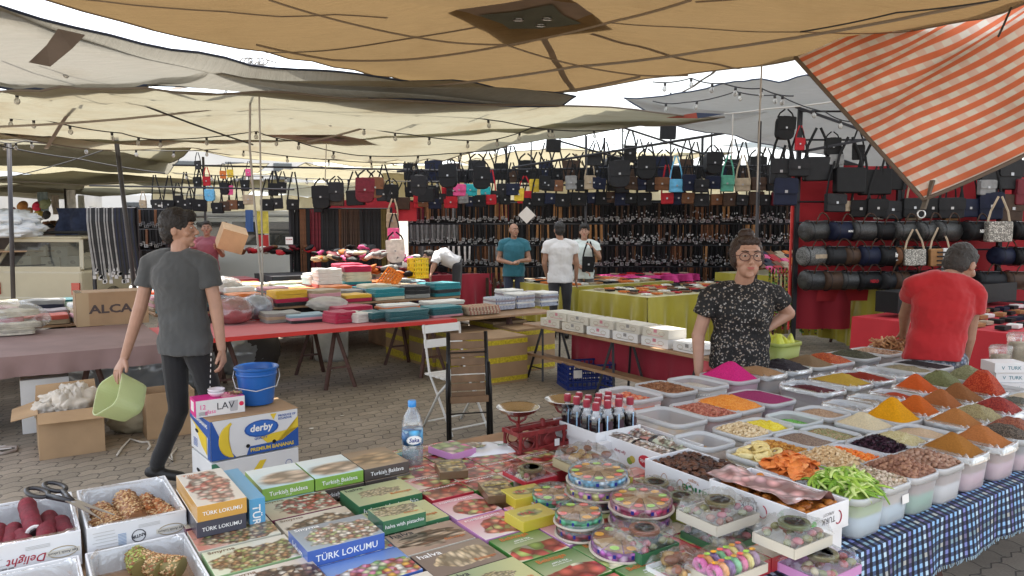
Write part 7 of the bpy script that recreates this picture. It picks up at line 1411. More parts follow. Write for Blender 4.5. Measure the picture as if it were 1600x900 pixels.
for r_,(py,L) in enumerate(rowsD):
    for i,(px,c,f_) in enumerate(L):
        o=DP if dn==0 else dup(DP); dn+=1; q=W(px,py,RY-.3); o.location=q; o.rotation_euler=(0,j(.04),.28+j(.15)); s_=rnd.uniform(.92,1.05); o.scale=(s_*.82,s_,s_)
        for ch in o.children:
            if ch.name.startswith('bag_body'):setmat(ch,MONO if f_ in ('m','M') else LM[c]); body_=ch
        if f_=='M':
            setmat(body_,art('bag_tweed',(.13,.13,.13),[(.2,.2,.2),(.08,.08,.08),(.28,.28,.27)],160,(0,0,.5,.5),jit=.01,coat=0,rough=.7)); m=MB(); m.box((.02,-.127,0),(.22,.004,.05)); m.build('band',LM['beige'],o)
        if f_=='T':text('MONCLER',WINK,o,(.06,-.128,0),FRONT,w=.16,bold=.03)
        if f_=='H':text('hwu',WINK,o,(.0,-.128,.02),FRONT,w=.12,bold=.05); text('collection',WINK,o,(.0,-.128,-.04),FRONT,w=.1)
        if f_=='T2':text('ZA',WINK,o,(.02,-.126,.03),FRONT,w=.08,bold=.03)
        if f_=='r':text('NERO',LM['red'] if r_ else WINK,o,(-.02,-.128,.0),FRONT,w=.14,bold=.04)
        tag(o,'%s barrel shaped bag on the %s rail of the right stand, %s'%({'m':'dark woven','M':'grey tweed','':c,'T':c+' lettered','H':'black white lettered','r':c+' printed','T2':'black ZA lettered'}[f_],['upper','middle','lower'][r_],['leftmost','second','third','fourth','fifth','sixth','seventh','eighth','ninth','tenth'][i]),'barrel bag','barrel bags on the right stand')
for (px,py,s_,mt,lab) in ((1560,362,1.0,WVC,'pale checked tote bag right of the upper barrel bags'),(1427,402,.8,WVC,'white checked tote bag between barrel bags in the middle row'),(1466,402,.85,LM['tan'],'tan slouchy leather bag behind the man in red')):
    o=bag(px,py,RY-.45,'beige','x',2,s_); o['label']=lab
    for ch in o.children:
        if ch.name.startswith('bag_body'):setmat(ch,mt)
m=MB(); m.box((0,0,.0),(.28,.03,.5)); o=m.build('display_panel',M('panel_white',(.6,.6,.6),.5),None,W(1490,420,RY-.5)); tag(o,'white display panel with watch straps behind the head of the man in red','panel')
m=MB()
for k_ in range(9):m.box((-.17,-.03,-.2+k_*.05),(.1,.02,.018))
m.build('display_straps',LM['charcoal'],o)
for i in range(34):
    x=RX0-.25+i*.045; c=['yellow','green','red','black','yellow','orange'][i%6] if i<24 else ['grey','charcoal','black'][i%3]; m=MB(); L=rnd.uniform(.75,.95) if i<24 else.5; m.box((0,0,-L/2),(.028,.006,L));
    mt=art('belt_dots%d'%(i%4),LC[c] if i<24 else (.2,.2,.2),[(.6,.6,.05),(.02,.02,.02),(.5,.05,.08),(.2,.5,.1)],40,(0,0,2,2),jit=.01,coat=.1) if i<24 else LM[c]
    o=m.build('patterned_belt',mt,None,(x+.1,RY+.5,1.12),(j(.05),j(.04),j(.4))); tag(o,('bright yellow, green and red patterned belt' if i<24 else 'grey plain belt')+' hanging under the right stand behind the woman','belt','patterned belts under the right stand')
m=MB(); m.grid(lambda u,v:(u*.75,.03*math.sin(u*14),-v*.75),24,10); tag(m.build('red_cloth',M('cloth_crimson2',(.3,.012,.025),.8),None,W(1243,425,RY+.2),smooth=True),'crimson cloth hanging low at the left end of the right stand','cloth')
# crimson, yellow and white tables with goods
CRI=_mc['cloth_crimson']; SAT=M('cloth_satin_yellow',(.34,.29,.02),.32,var=.1,vs=3,bump=.25,bs=9,sheen=.4); WCL=M('cloth_white',(.6,.6,.6),.7,var=.05,vs=3)
def clothed(name,label,a0,a1,b0,b1,z,mat,drop=None,sides='fl',wav=.055):
    table(name,'trestle table hidden under the '+' '.join(label.split()[:10]),a0+.03,a1-.03,b0+.03,b1-.03,z-.01,WOOD,RUSTY,2); cover('tablecloth',label,a0,a1,b0,b1,z,drop or (z-.12),mat,sides,wav,110,int(a0*7))
def wares(a0,a1,b0,b1,z,nx,ny,cols,noun,where,sz=(.1,.14,.02),tilt=0,lift=0):
    ms=MB(); ms.box((0,0,0),sz); me=ms.mesh(noun,LM['black'])
    for i in range(nx):
        for q in range(ny):
            c=cols[(i*3+q*5+(i*q)%3)%len(cols)]; o=ob(noun,me,None,S(a0+(a1-a0)*(i+.5)/nx+j(.02),b0+(b1-b0)*(q+.5)/ny+j(.02),z+sz[2]/2+q*lift+.004),(tilt,0,TH+j(.2 if not tilt else.05))); o.location.z+=tilt*.09; o.scale=(rnd.uniform(.8,1.2),rnd.uniform(.8,1.1),1); setmat(o,LM[c]); tag(o,'%s %s %s'%(c,noun.replace('_',' '),where),noun.replace('_',' '),noun.replace('_',' ')+'s '+where)
clothed('goods_table','crimson cloth falling in folds over the far table left of the teal shirt man',6.0,8.6,11.8,13.2,.78,CRI); wares(6.1,8.5,11.9,13.1,.785,12,5,['black','dark brown','charcoal','navy','beige','black','wine'],'wallet','on the far crimson table')
clothed('goods_table','crimson cloth on the table right of the bent person',8.9,11.0,11.0,12.2,.8,CRI); wares(9.0,10.9,11.1,12.1,.805,10,4,['charcoal','black','dark brown','tan'],'leather_case','beside the teal shirt man')
clothed('goods_table','white cloth with a flat pile over the small table by the teal shirt man',7.3,8.5,10.0,11.0,.62,WCL)
clothed('goods_table','shiny yellow satin cloth bunched at the front of the table behind the cartons',7.0,9.3,8.9,10.6,.74,SAT); wares(7.1,9.2,9.0,10.5,.745,13,6,['orange','black','beige','orange','charcoal','tan','white'],'belt_pack','on the satin table behind the cartons',(.13,.17,.025))
clothed('goods_table','shiny yellow satin cloth on the table just left of the woman',6.6,9.4,6.75,8.1,.78,SAT); wares(6.7,9.3,6.85,8.0,.785,14,5,['white','black','red','orange','charcoal','brown','beige'],'wallet','on the satin table left of the woman')
clothed('goods_table','shiny yellow satin cloth on the farther table under the bright wallets',10.0,13.0,7.4,8.6,.88,SAT); wares(10.1,12.9,7.5,8.5,.9,13,5,['pink','navy','orange','red','charcoal','brown','beige','wine'],'bright_purse','in the sloping rows on the farther satin table',(.17,.2,.03),.5,.05)
clothed('goods_table','shiny yellow satin cloth on the table behind the woman',9.3,11.8,5.2,6.4,.88,SAT,sides='flr'); wares(9.5,11.7,5.3,6.3,.9,10,5,['pink','yellow','teal','red','grey','navy','sky blue','wine'],'bright_purse','in the sloping rows behind the woman',(.17,.2,.03),.5,.05)
clothed('goods_table','bright pink cloth on the far table between the men in white',8.9,10.6,9.5,10.4,.78,M('cloth_pink',(.55,.03,.2),.7),.12); wares(9.0,10.5,9.6,10.3,.785,7,3,['pink','red','beige','charcoal'],'purse','on the pink table between the men in white')
clothed('goods_table','bright red cloth over the table behind the man in red',7.4,10.4,2.9,4.5,.72,M('cloth_bright_red',(.42,.015,.025),.75,var=.08,vs=3,bump=.2,bs=14),.6,'fl',.02)
wares(7.5,10.3,3.0,4.0,.725,13,4,['black','charcoal','beige','white','navy','tan','black'],'wallet','on the red table behind the man in red',(.13,.1,.035)); wares(7.9,10.3,3.0,3.2,.77,8,1,['navy','yellow','dark brown','pink','teal','brown','wine','orange'],'upright_wallet','standing on the red table right of the man in red',(.1,.03,.17))
wares(7.6,10.2,4.1,4.4,.77,6,1,['black','charcoal'],'wrapped_bag','heaped at the back of the red table',(.4,.3,.22))
# stalls of boxes and clothes left of the belt wall
clothed('goods_table','dark cloth on the table under the small white boxes',4.0,6.3,12.6,13.6,.72,M('cloth_dark',(.03,.03,.035),.85))
ms=MB(); ms.box((0,0,.04),(.16,.24,.08)); mbx=ms.mesh('small_box',WHC)
for i in range(44):
    o=ob('small_box',mbx,None,S(4.2+(i%11)*.19+j(.02),12.75+(i//22)*.3,.74+((i//11)%2)*.083+(i//22)*.1),(0,0,TH+j(.15))); c=['white','beige','white','pink','white','grey'][(i*5)%6]; setmat(o,{'white':WHC,'pink':M('box_dusty_pink',(.5,.2,.28),.6),'beige':CRT}.get(c,LM[c])); tag(o,'%s small cardboard box piled in front of the long straps'%c,'small box','small boxes piled before the long straps')
def heap(px,py,Y,n_,cols,noun,label,spread=(.5,.25),z=None,s0=.07):
    mes=[]
    for k_ in range(2):ms=MB(); ms.ell((0,0,0),(s0*1.5,s0,s0*.5),12,8); ms.v=[tuple(Vector(v)*(1+.4*noise.noise(Vector(v)*22+Vector((k_,0,0))))) for v in ms.v]; mes.append(ms.mesh(noun,LM['black'],True))
    q0=W(px,py,Y)
    for i in range(n_):
        c=cols[i%len(cols)]; x,y=rnd.uniform(-1,1),rnd.uniform(-1,1); o=ob(noun,mes[i%2],None,q0+Vector((x*spread[0],y*spread[1],(1-x*x)*.12*rnd.random()+.02*i/n_)),(j(.5),j(.4),rnd.uniform(0,3))); setmat(o,LM[c]); tag(o,'%s %s'%(c,label),noun.replace('_',' '),label)
heap(575,405,11.6,46,['beige','pink','grey','white','charcoal','wine','orange','olive','white','black'],'folded_garment','crumpled garment heaped in front of the long straps',(.75,.3)); heap(560,398,11.9,24,['charcoal','black','pink','grey'],'folded_garment','crumpled garment behind the heap by the long straps',(.7,.2))
heap(455,395,12.5,26,['red','charcoal','black','white','wine','brown'],'folded_garment','crumpled garment near the white van',(.8,.3)); heap(600,428,11.0,16,['charcoal','orange','grey','wine'],'folded_garment','crumpled garment low beside the orange crate',(.4,.2))
clothed('goods_table','dark cloth under the garment heap by the long straps',3.3,5.1,11.4,12.4,.9,M('cloth_dark',(.03,.03,.035),.85)); clothed('goods_table','crimson cloth over the small table by the white van',1.9,3.2,11.8,12.6,.85,CRI)
OC=M('crate_orange',(.75,.22,.02),.4,coat=.2); q=W(615,448,10.6); crate('orange plastic crate standing beside the garment heap',Vector((q.x,q.y,.45)),TH,.38,.3,.3,OC); o=crate('orange plastic crate tilted on the other orange crate',Vector((q.x+.02,q.y,.85)),TH,.3,.22,.2,OC); o.rotation_euler=(.1,-.9,.4)
crate('yellow plastic crate tipped up behind the orange crates',Vector((q.x+.3,q.y+.4,.9)),.8,.25,.2,.3,M('crate_yellow',(.7,.5,.02),.4)); crate('blue plastic crate right of the orange crates',Vector((q.x+.42,q.y+.15,.42)),TH,.36,.3,.3,CB)
m=MB(); m.box((0,0,.21),(.9,.6,.42)); tag(m.build('wooden_platform',WOOD,None,(q.x+.15,q.y+.1,0),(0,0,TH)),'low wooden platform under the plastic crates','platform')
bag(617,392,11.4,'white','standing beside the belt wall',5,.9); bag(616,368,11.6,'pink','hanging at the left post of the belt wall',4,.9); bag(615,345,11.7,'beige','hanging at the top left post of the belt wall',4,.9)
m=MB(); m.grid(lambda u,v:(-.7+u*1.5,.02*math.sin(u*20),-.28+v*.42*(.7+.3*math.sin(u*3))),24,6); tag(m.build('red_cloth',M('cloth_bright_red',(.42,.015,.025)),None,W(578,320,12.9),smooth=True),'red cloth bunched over the top of the long strap rack','cloth')
# vehicles and the far side
CARM=M('car_beige',(.38,.33,.22),.35,coat=.5,var=.06,vs=3); GLS=clearmat('car_glass',(.35,.38,.38),.12,.03,.02,.05,3); RUB=M('rubber',(.015,.015,.015),.7); CHR=M('chrome',(.6,.6,.6),.2,1)
car=E('parked_car',(-8.0,12.6,0),-.1); tag(car,'beige estate car with roof rack and boxes behind its rear window','car')
m=MB(); m.box((0,1.9,.62),(1.66,4.0,.62)); m.box((0,-.06,.4),(1.6,.1,.2)); m.build('body',CARM,car,bev=.05)
hw0,hw1=.80,.62
def ptx(s_,z,y):t=(z-.93)/.54; return (s_*(hw0+(hw1-hw0)*t),y,z)
PL=[(ptx(-1,.93,-.05),ptx(1,.93,-.05),.08,.12),(ptx(-1,1.43,.22),ptx(1,1.43,.22),.08,.08)]
for s_ in (-1,1):PL+=[(ptx(s_,.93,y0),ptx(s_*.97,1.43,y1),.065,.065) for y0,y1 in ((-.05,.22),(.95,.95),(1.9,1.9),(2.9,2.3))]
for p_ in PL:m=MB(); m.beam(*p_); m.build('pillar',CARM,car,bev=.012)
m=MB(); m.box((0,1.27,1.465),(1.3,2.2,.05)); m.build('roof',CARM,car,bev=.02)
m=MB(); m.add([ptx(-.95,.97,-.03),ptx(.95,.97,-.03),ptx(.92,1.41,.2),ptx(-.92,1.41,.2)],[(0,1,2,3)]); m.build('rear_window',GLS,car)
for s_ in (-1,1):m=MB(); m.add([ptx(s_,.95,.0),ptx(s_,.95,2.8),ptx(s_,1.42,2.3),ptx(s_,1.42,.25)],[(0,1,2,3)]); m.build('side_window',GLS,car)
m=MB(); m.beam((-.45,-.09,.99),(.15,-.06,1.02),.02,.015); m.build('wiper',RUB,car)
for s_ in (-1,1):
    m=MB(); m.box((s_*.72,-.11,.62),(.14,.04,.2)); m.build('tail_light',M('lamp_red',(.4,.02,.01),.2,coat=1),car)
    for yy in (.7,3.1):m=MB(); m.lathe([(0,-.09),(.3,-.09),(.31,0),(.3,.09),(0,.09)],20,T=Matrix.Translation((s_*.74,yy,.31))@Matrix.Rotation(R(90),4,'Y')); m.build('wheel',RUB,car,smooth=True,auto=40)
    m=MB(); m.tube([(s_*.55,.25,1.53),(s_*.55,2.2,1.53)],.015,6); m.build('roof_rail',RUB,car)
for yy in (.4,1.2,2.0):m=MB(); m.tube([(-.7,yy,1.56),(.7,yy,1.56)],.015,6); m.build('roof_bar',RUB,car)
for i,(x,y,z,w_,h_) in enumerate(((-.42,.35,.95,.4,.2),(.05,.4,.95,.36,.18),(.45,.35,.95,.42,.2),(-.2,.45,1.15,.36,.16),(.15,.5,1.13,.34,.18),(-.5,.8,1.15,.3,.15))):
    m=MB(); m.box((0,0,h_/2),(w_,.3,h_)); o=m.build('carton',CRT,None,car.location+Vector((x,y,z)),(0,0,-.1+j(.1)),bev=.004); tag(o,'white fruit carton inside the beige car, %s'%['lower left','lower middle','lower right','upper left','upper middle','back left'][i],'carton'); m=MB(); m.ell((0,-.152,h_*.5),(.05,.002,.03),12,5); m.build('print',GRYI,o)
for i in range(2):q=W(22-i*12,366-i*17,12.9); crum('white stuffed plastic sack on the roof rack, %s'%['lower one','upper one'][i],q-Vector((0,0,.06)),.5,.34,.3,M('sack_white',(.6,.62,.64),.35,coat=.3,var=.05,vs=5),60+i,.3,'plastic_sack','sack')
van=E('parked_van',(-5.8,17.2,0),-.45); tag(van,'white van with dark windows behind the man holding a box','van'); VW=M('van_white',(.6,.62,.63),.3,coat=.5)
m=MB(); m.box((0,0,1.1),(4.4,1.8,1.5)); m.build('body',VW,van,bev=.12); m=MB(); m.box((0,0,1.93),(4.1,1.6,.12)); m.build('roof',VW,van,bev=.05)
for k_ in range(4):m=MB(); m.box((-1.6+k_*1.07,-.905,1.5),(.92,.02,.5)); m.build('window',M('van_glass',(.02,.025,.03),.05,coat=1),van,bev=.005)
for x in (-1.4,1.4):m=MB(); m.lathe([(0,-.1),(.33,-.1),(.34,0),(.33,.1),(0,.1)],20,T=Matrix.Translation((x,-.82,.34))@Matrix.Rotation(R(90),4,'X')); m.build('wheel',RUB,van,smooth=True,auto=40)
def sheet(x0,y0,x1,y1,Y,mat,label,name='hanging_sheet',thick=.05,cat='hanging cloth'):
    q=W((x0+x1)/2,y1,Y); wd=(x1-x0)/F*Y; zt=W(x0,y0,Y).z; zb=max(.02,W(x0,y1,Y).z); m=MB(); A_=lambda u,v,s_:((u-.5)*wd,thick*math.sin(u*wd*9+3*noise.noise(Vector((u*4,v*2,Y))))*(1-.4*v)+s_*.006,zb+v*(zt-zb)); m.grid(lambda u,v:A_(u,v,0),max(12,int(wd*14)),6); return tag(m.build(name,mat,None,(q.x,Y,0),smooth=True),label,cat)
sheet(-200,355,215,470,21,M('sheet_brown',(.07,.05,.045),.9,var=.3,vs=2),'dark brown sheet closing the far left stall behind the car'); sheet(-300,300,160,356,30,M('sheet_grey',(.3,.31,.32),.8,var=.2,vs=.6),'grey sheet hanging far back on the left'); sheet(90,325,160,372,15,M('denim',(.03,.04,.08),.9,var=.4,vs=9),'row of dark blue jeans hanging left of the belt rail',thick=.1)
sheet(255,330,330,460,19,M('sheet_maroon',(.12,.02,.03),.9,var=.3,vs=2),'maroon sheet behind the walking man'); sheet(330,352,470,462,21,BCK,'black sheet behind the white van'); sheet(1240,250,1640,520,15,BCK,'black sheet far behind the right stand'); sheet(600,258,1260,330,24,YEL,'cream awning cloth hanging far behind the shoulder bags'); sheet(240,285,620,335,26,YEL,'cream awning cloth far behind the long straps'); sheet(-250,262,300,305,40,WHT,'white awning cloth at the far left end of the market')
for i,(x0,x1,y0,Y,c) in enumerate(((60,75,300,17,(.25,.32,.34)),(82,92,305,17.5,(.45,.4,.34)),(103,118,297,17,(.62,.62,.62)),(123,132,305,18,(.5,.52,.48)))):sheet(x0,y0,x1,y0+30,Y,M('dress%d'%i,c,.9,var=.2,vs=10,transl=.3),'%s dress hanging over the far left stall'%['dark grey blue','cream','white printed','pale green'][i],'hanging_dress',.04,'dress')
for i,(x,y,r_,c) in enumerate(((35,322,.12,(.55,.25,.08)),(58,322,.11,(.75,.04,.1)),(45,330,.09,(.5,.3,.15)),(70,318,.13,(.3,.34,.2)),(60,334,.1,(.6,.45,.1)),(18,330,.1,(.45,.1,.12)),(72,336,.1,(.05,.05,.05)))):
    m=MB(); m.lathe([(0,.6),(.5,.55),(.62,.3),(.66,.1),(1.1,0),(1.08,-.04),(.6,-.02)],16); o=m.build('sun_hat',M('hat%d'%i,c,.8),None,W(x,y,17),(1.2,0,0),smooth=True); o.scale=(r_,)*3; tag(o,'%s hat hung on the far left stall'%['orange','bright pink red','tan','olive','yellow','dark pink','black'][i],'hat')
table('shoe_table','wooden table of brown shoes beyond the car',-1.6,.9,15.2,16.2,1.25,WOOD,RUSTY,2); q=W(105,352,15.5); heap(105,354,15.8,26,['brown','black','dark brown','red','tan','charcoal'],'shoe','shoe on the wooden table beyond the car',(.55,.3))
o=sheet(402,330,420,365,14.5,M('poster_yellow',(.6,.5,.08),.7,var=.5,vs=6),'yellow and green printed banner beside the pale ropes','banner',.01,'banner')
sheet(384,328,396,362,14.6,M('poster_blue',(.05,.12,.35),.7),'blue banner right of the held cardboard box','banner',.01,'banner'); sheet(402,367,420,388,14,M('poster_red',(.5,.03,.03),.7),'bright red banner below the yellow one','banner',.01,'banner')
m=MB(); m.box((0,0,0),(.12,.01,.12)); o=m.build('price_sign',mwh,None,W(452,376,12.4)); tag(o,'small white price sign with red letters left of the long straps','sign'); text('INDIRIM',REDI,o,(0,-.006,.02),FRONT,w=.1,bold=.03)
m=MB(); m.box((0,0,0),(.2,.01,.2)); o=m.build('price_card',M('card_pale',(.6,.55,.5),.6),None,W(823,336,12.3),(0,R(45),0)); tag(o,'pale square card hanging corner down before the belt wall','card')
bld=E('white_building',(-30,62,0),.3); tag(bld,'pale building far beyond the left canopies','building'); m=MB(); m.box((0,0,4.5),(26,10,9)); m.build('wall',M('render_white',(.6,.6,.58),.8,var=.05,vs=.5),bld); m=MB(); m.box((0,0,9.15),(26.6,10.6,.3)); m.build('roof',M('roof_grey',(.25,.2,.18),.8),bld)
for r_ in range(2):
    for k_ in range(7):m=MB(); m.box((-11+k_*3.6,-5.02,2.6+r_*3.2),(1.4,.1,1.5)); m.build('window',M('van_glass',(.02,.025,.03),.05),bld)
    # people
SKIN=M('skin',(.4,.225,.155),.5,var=.08,vs=20,bump=.05,bs=150); SKIN2=M('skin_brown',(.32,.17,.11),.5,var=.14,vs=20); HAIR=M('hair_black',(.012,.009,.008),.55,bump=.8,bs=120); HAIRG=M('hair_grey',(.03,.026,.023),.6,bump=.8,bs=150); EYW=M('eye_white',(.6,.58,.55),.3); IRIS=M('iris',(.03,.015,.01),.2); LIP=M('lips',(.42,.13,.11),.45); BROW=M('brow',(.02,.013,.01),.8)
V=Vector
def loft(m,rings,n=20):
    """rings: (centre, half width vector, half depth vector)"""
    vs=[]
    for c,a_,b_ in rings:
        for k_ in range(n):t=6.28319*k_/n; vs.append(V(c)+V(a_)*math.cos(t)+V(b_)*math.sin(t))
    fs=[(i*n+k_,i*n+(k_+1)%n,(i+1)*n+(k_+1)%n,(i+1)*n+k_) for i in range(len(rings)-1) for k_ in range(n)]+[tuple(range(n))[::-1],tuple((len(rings)-1)*n+k_ for k_ in range(n))]
    m.add(vs,fs)
def hand(m,w,d,nrm,th,curl=.5,k=1.0,spread=1.0):
    """wrist point, pointing direction, palm normal, thumb side direction"""
    w,d,nrm,th=V(w),V(d).normalized(),V(nrm).normalized(),V(th); th=(th-d*th.dot(d)).normalized(); nrm=d.cross(th)*(1 if d.cross(th).dot(nrm)>0 else -1); k*=1.02
    loft(m,[(w-d*.02,th*.026*k,nrm*.02*k),(w+d*.02*k,th*.03*k,nrm*.018*k),(w+d*.06*k,th*.042*k,nrm*.016*k),(w+d*.09*k,th*.041*k,nrm*.012*k)],12)
    for i,(L,off) in enumerate(((.072,.033),(.08,.0115),(.075,-.0105),(.058,-.032))):
        p=w+(d*(.085-.006*abs(i-1))+th*off)*k; dd=(d+th*(off*3.2*spread)).normalized(); pts=[p]; ax=nrm; c=curl*(1+.12*i)
        for q,f_ in enumerate((.45,.3,.25)):a_=c*(.5+.6*q); dir_=(dd*math.cos(a_)+ax*math.sin(a_)); p=p+dir_*L*f_*k; pts.append(p)
        m.tube([pts[0]-dd*.02]+pts+[pts[-1]+(pts[-1]-pts[-2]).normalized()*.005],[.0095*k,.0098*k,.009*k,.0083*k,.0072*k,.004*k],8)
    p=w+(d*.025+th*.03)*k; p2=p+(d*.03+th*.025+nrm*.008)*k; p3=p2+(d*.032+th*.006+nrm*.008*(1+curl))*k; m.tube([p-th*.01,p,p2,p3,p3+(p3-p2)*.1],[.012*k,.014*k,.0115*k,.009*k,.005*k],8)
def person(label,loc,J,skin,hairm,shirt,pants,shoes,vx=.005,scale=1,sleeve=.5,hairk='short',girth=1.0,hands=None,glasses=False,shorts=False,rz=0):
    root=E('person',loc,rz); root.scale=(scale,)*3; tag(root,label,'person'); g_=lambda n_:V(J[n_]); hc=g_('head'); hk=J.get('hk',1.0); HR=Matrix.Translation(hc)@Euler((J.get('hp',0),J.get('hroll',0),R(J.get('yaw',0)))).to_matrix().to_4x4()@Matrix.Scale(hk,4)
    sx=(g_('sl')-g_('sr')).normalized(); up=(g_('neck')-g_('pelvis')).normalized(); fw=sx.cross(up).normalized(); pel,che,nk=g_('pelvis'),g_('chest'),g_('neck'); hx=(g_('hl')-g_('hr')).normalized(); hf=hx.cross(up).normalized(); G=girth
    def trunk(m,e,z0=0):
        loft(m,[(pel-up*.06,hx*(.135*G+e),hf*(.09*G+e)),(pel+up*.03,hx*(.155*G+e),hf*(.105*G+e)),(pel.lerp(che,.4),sx*(.135*G+e),fw*(.095*G+e)),(pel.lerp(che,.75),sx*(.15*G+e),fw*(.105*G+e)),(che,sx*(.165*G+e),fw*(.115*G+e)),(che.lerp(nk,.5),sx*(.165*G+e),fw*(.1*G+e)),(nk-up*.035,sx*(.11*G+e),fw*(.07*G+e)),(nk+up*(.005+e*.3),sx*(.06+e*.5),fw*(.055+e*.4))])
        for s_ in ('sl','sr'):m.cap(nk.lerp(g_(s_),.35)-up*.02,g_(s_)-up*.012,.05+e,.046*G+e,12)
    b=MB(); trunk(b,0); b.cap(nk-up*.02,hc-V((0,0,.07*hk)),.056,.05*hk,12)
    b.ell((0,.008,.012),(.075,.094,.105),20,14,T=None) if False else None
    hb=MB(); hb.ell((0,.008,.015),(.074,.092,.1),22,14); fe=hairk=='bun'; hb.ell((0,-.035,-.055),(.054 if fe else.052,.05,.052 if fe else.056),18,12); hb.ell((0,-.07,-.09 if fe else -.095),(.02 if fe else.024,.02,.016),10,8); hb.cap((0,-.082,.02),(0,-.102 if fe else -.108,-.02),.007 if fe else.009,.011 if fe else.0135,8); hb.ell((0,-.094,-.027),(.019,.012,.009),10,6); hb.ell((0,-.074,.042),(.05,.013,.012),12,6)
    for s_ in (-1,1):hb.ell((s_*.076,.012,-.008),(.01,.02,.032),10,8); hb.ell((s_*.043,-.056,-.022),(.024,.022,.024),10,8)
    hb.ell((0,-.08,-.053),(.024,.014,.014),12,6); b.add(hb.v,hb.f,0,HR)
    for s_ in 'lr':
        b.cap(g_('s'+s_),g_('e'+s_),.046*G,.04,12); b.cap(g_('e'+s_),g_('w'+s_),.042,.027,12)
        if shorts:b.cap(g_('k'+s_),g_('a'+s_),.055,.04,12)
        if hands and s_ in hands:hand(b,g_('w'+s_),*hands[s_])
        else:hand(b,g_('w'+s_),g_('w'+s_)-g_('e'+s_),(0,-1,0),(0,-1,0) if abs((g_('w'+s_)-g_('e'+s_)).normalized().y)<.8 else (0,0,1),.5)
    ob('body',remesh(b,vx,3,'body',skin),root)
    F_=MB();
    for s_ in (-1,1):
        m=MB(); m.ell((s_*.031,-.082,.012),(.012,.008,.0044),12,8); m.v=[tuple(HR@V(v)) for v in m.v]; m.build('eye',EYW,root,smooth=True); m=MB(); m.ell((s_*.031,-.0885,.012),(.0062,.003,.0046),10,6); m.v=[tuple(HR@V(v)) for v in m.v]; m.build('iris',IRIS,root,smooth=True)
        m=MB(); m.tube([HR@V(p) for p in ((s_*.014,-.098,.033),(s_*.032,-.098,.039),(s_*.051,-.086,.034))],[.0035,.004,.002],6); m.build('eyebrow',BROW,root,smooth=True)
    m=MB(); m.ell((0,-.093,-.0495),(.022,.005,.0035),12,6); m.ell((0,-.093,-.056),(.018,.005,.004),12,6); m.v=[tuple(HR@V(v)) for v in m.v]; m.build('lips',LIP,root,smooth=True)
    h=MB()
    if hairk=='short':h.ell((0,.022,.04),(.082,.092,.092),22,14); h.ell((0,.05,-.01),(.076,.062,.075),18,12); h.ell((0,-.045,.088),(.055,.045,.03),14,8)
    elif hairk=='full':h.ell((0,.025,.045),(.09,.102,.1),22,14); h.ell((0,.055,-.005),(.08,.065,.085),18,12); h.ell((0,-.055,.085),(.06,.05,.045),14,8)
    elif hairk=='bun':
        h.ell((0,.028,.035),(.089,.092,.095),22,14); h.ell((.068,.0,-.005),(.02,.035,.05),12,8); h.ell((-.068,.0,-.005),(.02,.035,.05),12,8); h.ell((0,.055,-.01),(.078,.058,.075),18,12); h.ell((0,.03,.128),(.045,.045,.032),16,10); h.ell((0,-.035,.088),(.06,.045,.03),14,8)
    elif hairk=='bald':h.ell((0,.055,-.0),(.078,.06,.055),18,12)
    h.v=[tuple(HR@V(v)) for v in h.v]; ob('hair',remesh(h,max(vx,.006),3,'hair',hairm,lambda c:.006*noise.noise(V(c)*60)+.004*noise.noise(V(c)*25)),root)
    if glasses:
        m=MB()
        for s_ in (-1,1):m.tube([HR@V((s_*.036+.028*math.cos(t),-.107,.008+.022*math.sin(t))) for t in [q*.42 for q in range(15)]],.0028,6,closed=True); m.tube([HR@V(p) for p in ((s_*.059,-.106,.015),(s_*.082,-.04,.014),(s_*.083,.02,.005))],.002,5)
        m.tube([HR@V(p) for p in ((-.009,-.108,.012),(0,-.11,.015),(.009,-.108,.012))],.0022,5); m.build('glasses',M('glasses_frame',(.05,.012,.012),.3),root,smooth=True)
    sh=MB(); trunk(sh,.019)
    hem=J.get('hem',.1); loft(sh,[(pel+up*.24,hx*(.13*G+.012),hf*(.095*G+.01)),(pel+up*.1,hx*(.15*G+.018),hf*(.105*G+.016)),(pel-up*hem,hx*(.158*G+.02),hf*(.115*G+.02))])
    for s_ in 'lr':a_,e_=g_('s'+s_),g_('e'+s_); t=a_.lerp(e_,sleeve); loft(sh,[(a_.lerp(e_,-.1),(e_-a_).orthogonal().normalized()*.045,(e_-a_).cross((e_-a_).orthogonal()).normalized()*.045)]+[(a_.lerp(e_,q),(e_-a_).orthogonal().normalized()*r_,(e_-a_).cross((e_-a_).orthogonal()).normalized()*r_) for q,r_ in ((0,.066*G),(sleeve*.6,.066*G),(sleeve,.07*G))],14)
    wr_=lambda c:.003+.011*noise.noise(V((c.x*5,c.y*5,c.z*13)))+.008*noise.noise(V((c.x*11+c.z*7,c.y*11,c.z*5+4)))+.003*noise.noise(V(c)*34)
    ob('shirt',remesh(sh,max(.007,vx),4,'shirt',shirt,wr_),root)
    pn=MB(); loft(pn,[(pel+up*.02,hx*(.128*G),hf*(.085*G)),(pel-up*.04,hx*(.145*G),hf*(.1*G)),(pel-up*.1,hx*(.15*G),hf*(.1*G))])
    for s_ in 'lr':
        pn.cap(g_('h'+s_),g_('k'+s_),.088*G,.064,14)
        if not shorts:pn.cap(g_('k'+s_),g_('a'+s_)+V((0,0,.02)),.063,.05,14)
        m=MB(); a_,t_=g_('a'+s_),g_('t'+s_); dd=(t_-a_); dd.z=0; dd.normalize(); m.cap(a_-dd*.045+V((0,0,-.035)),V(t_)+V((0,0,.015)),.038,.034,12); m.cap(a_,a_+V((0,0,.02)),.045,.044,12); ob('shoe',remesh(m,.008,3,'shoe',shoes),root)
    ob('trousers',remesh(pn,max(.008,vx),3,'trousers',pants,lambda c:.006*noise.noise(V((c.x*9,c.y*9,c.z*12)))),root)
    return root
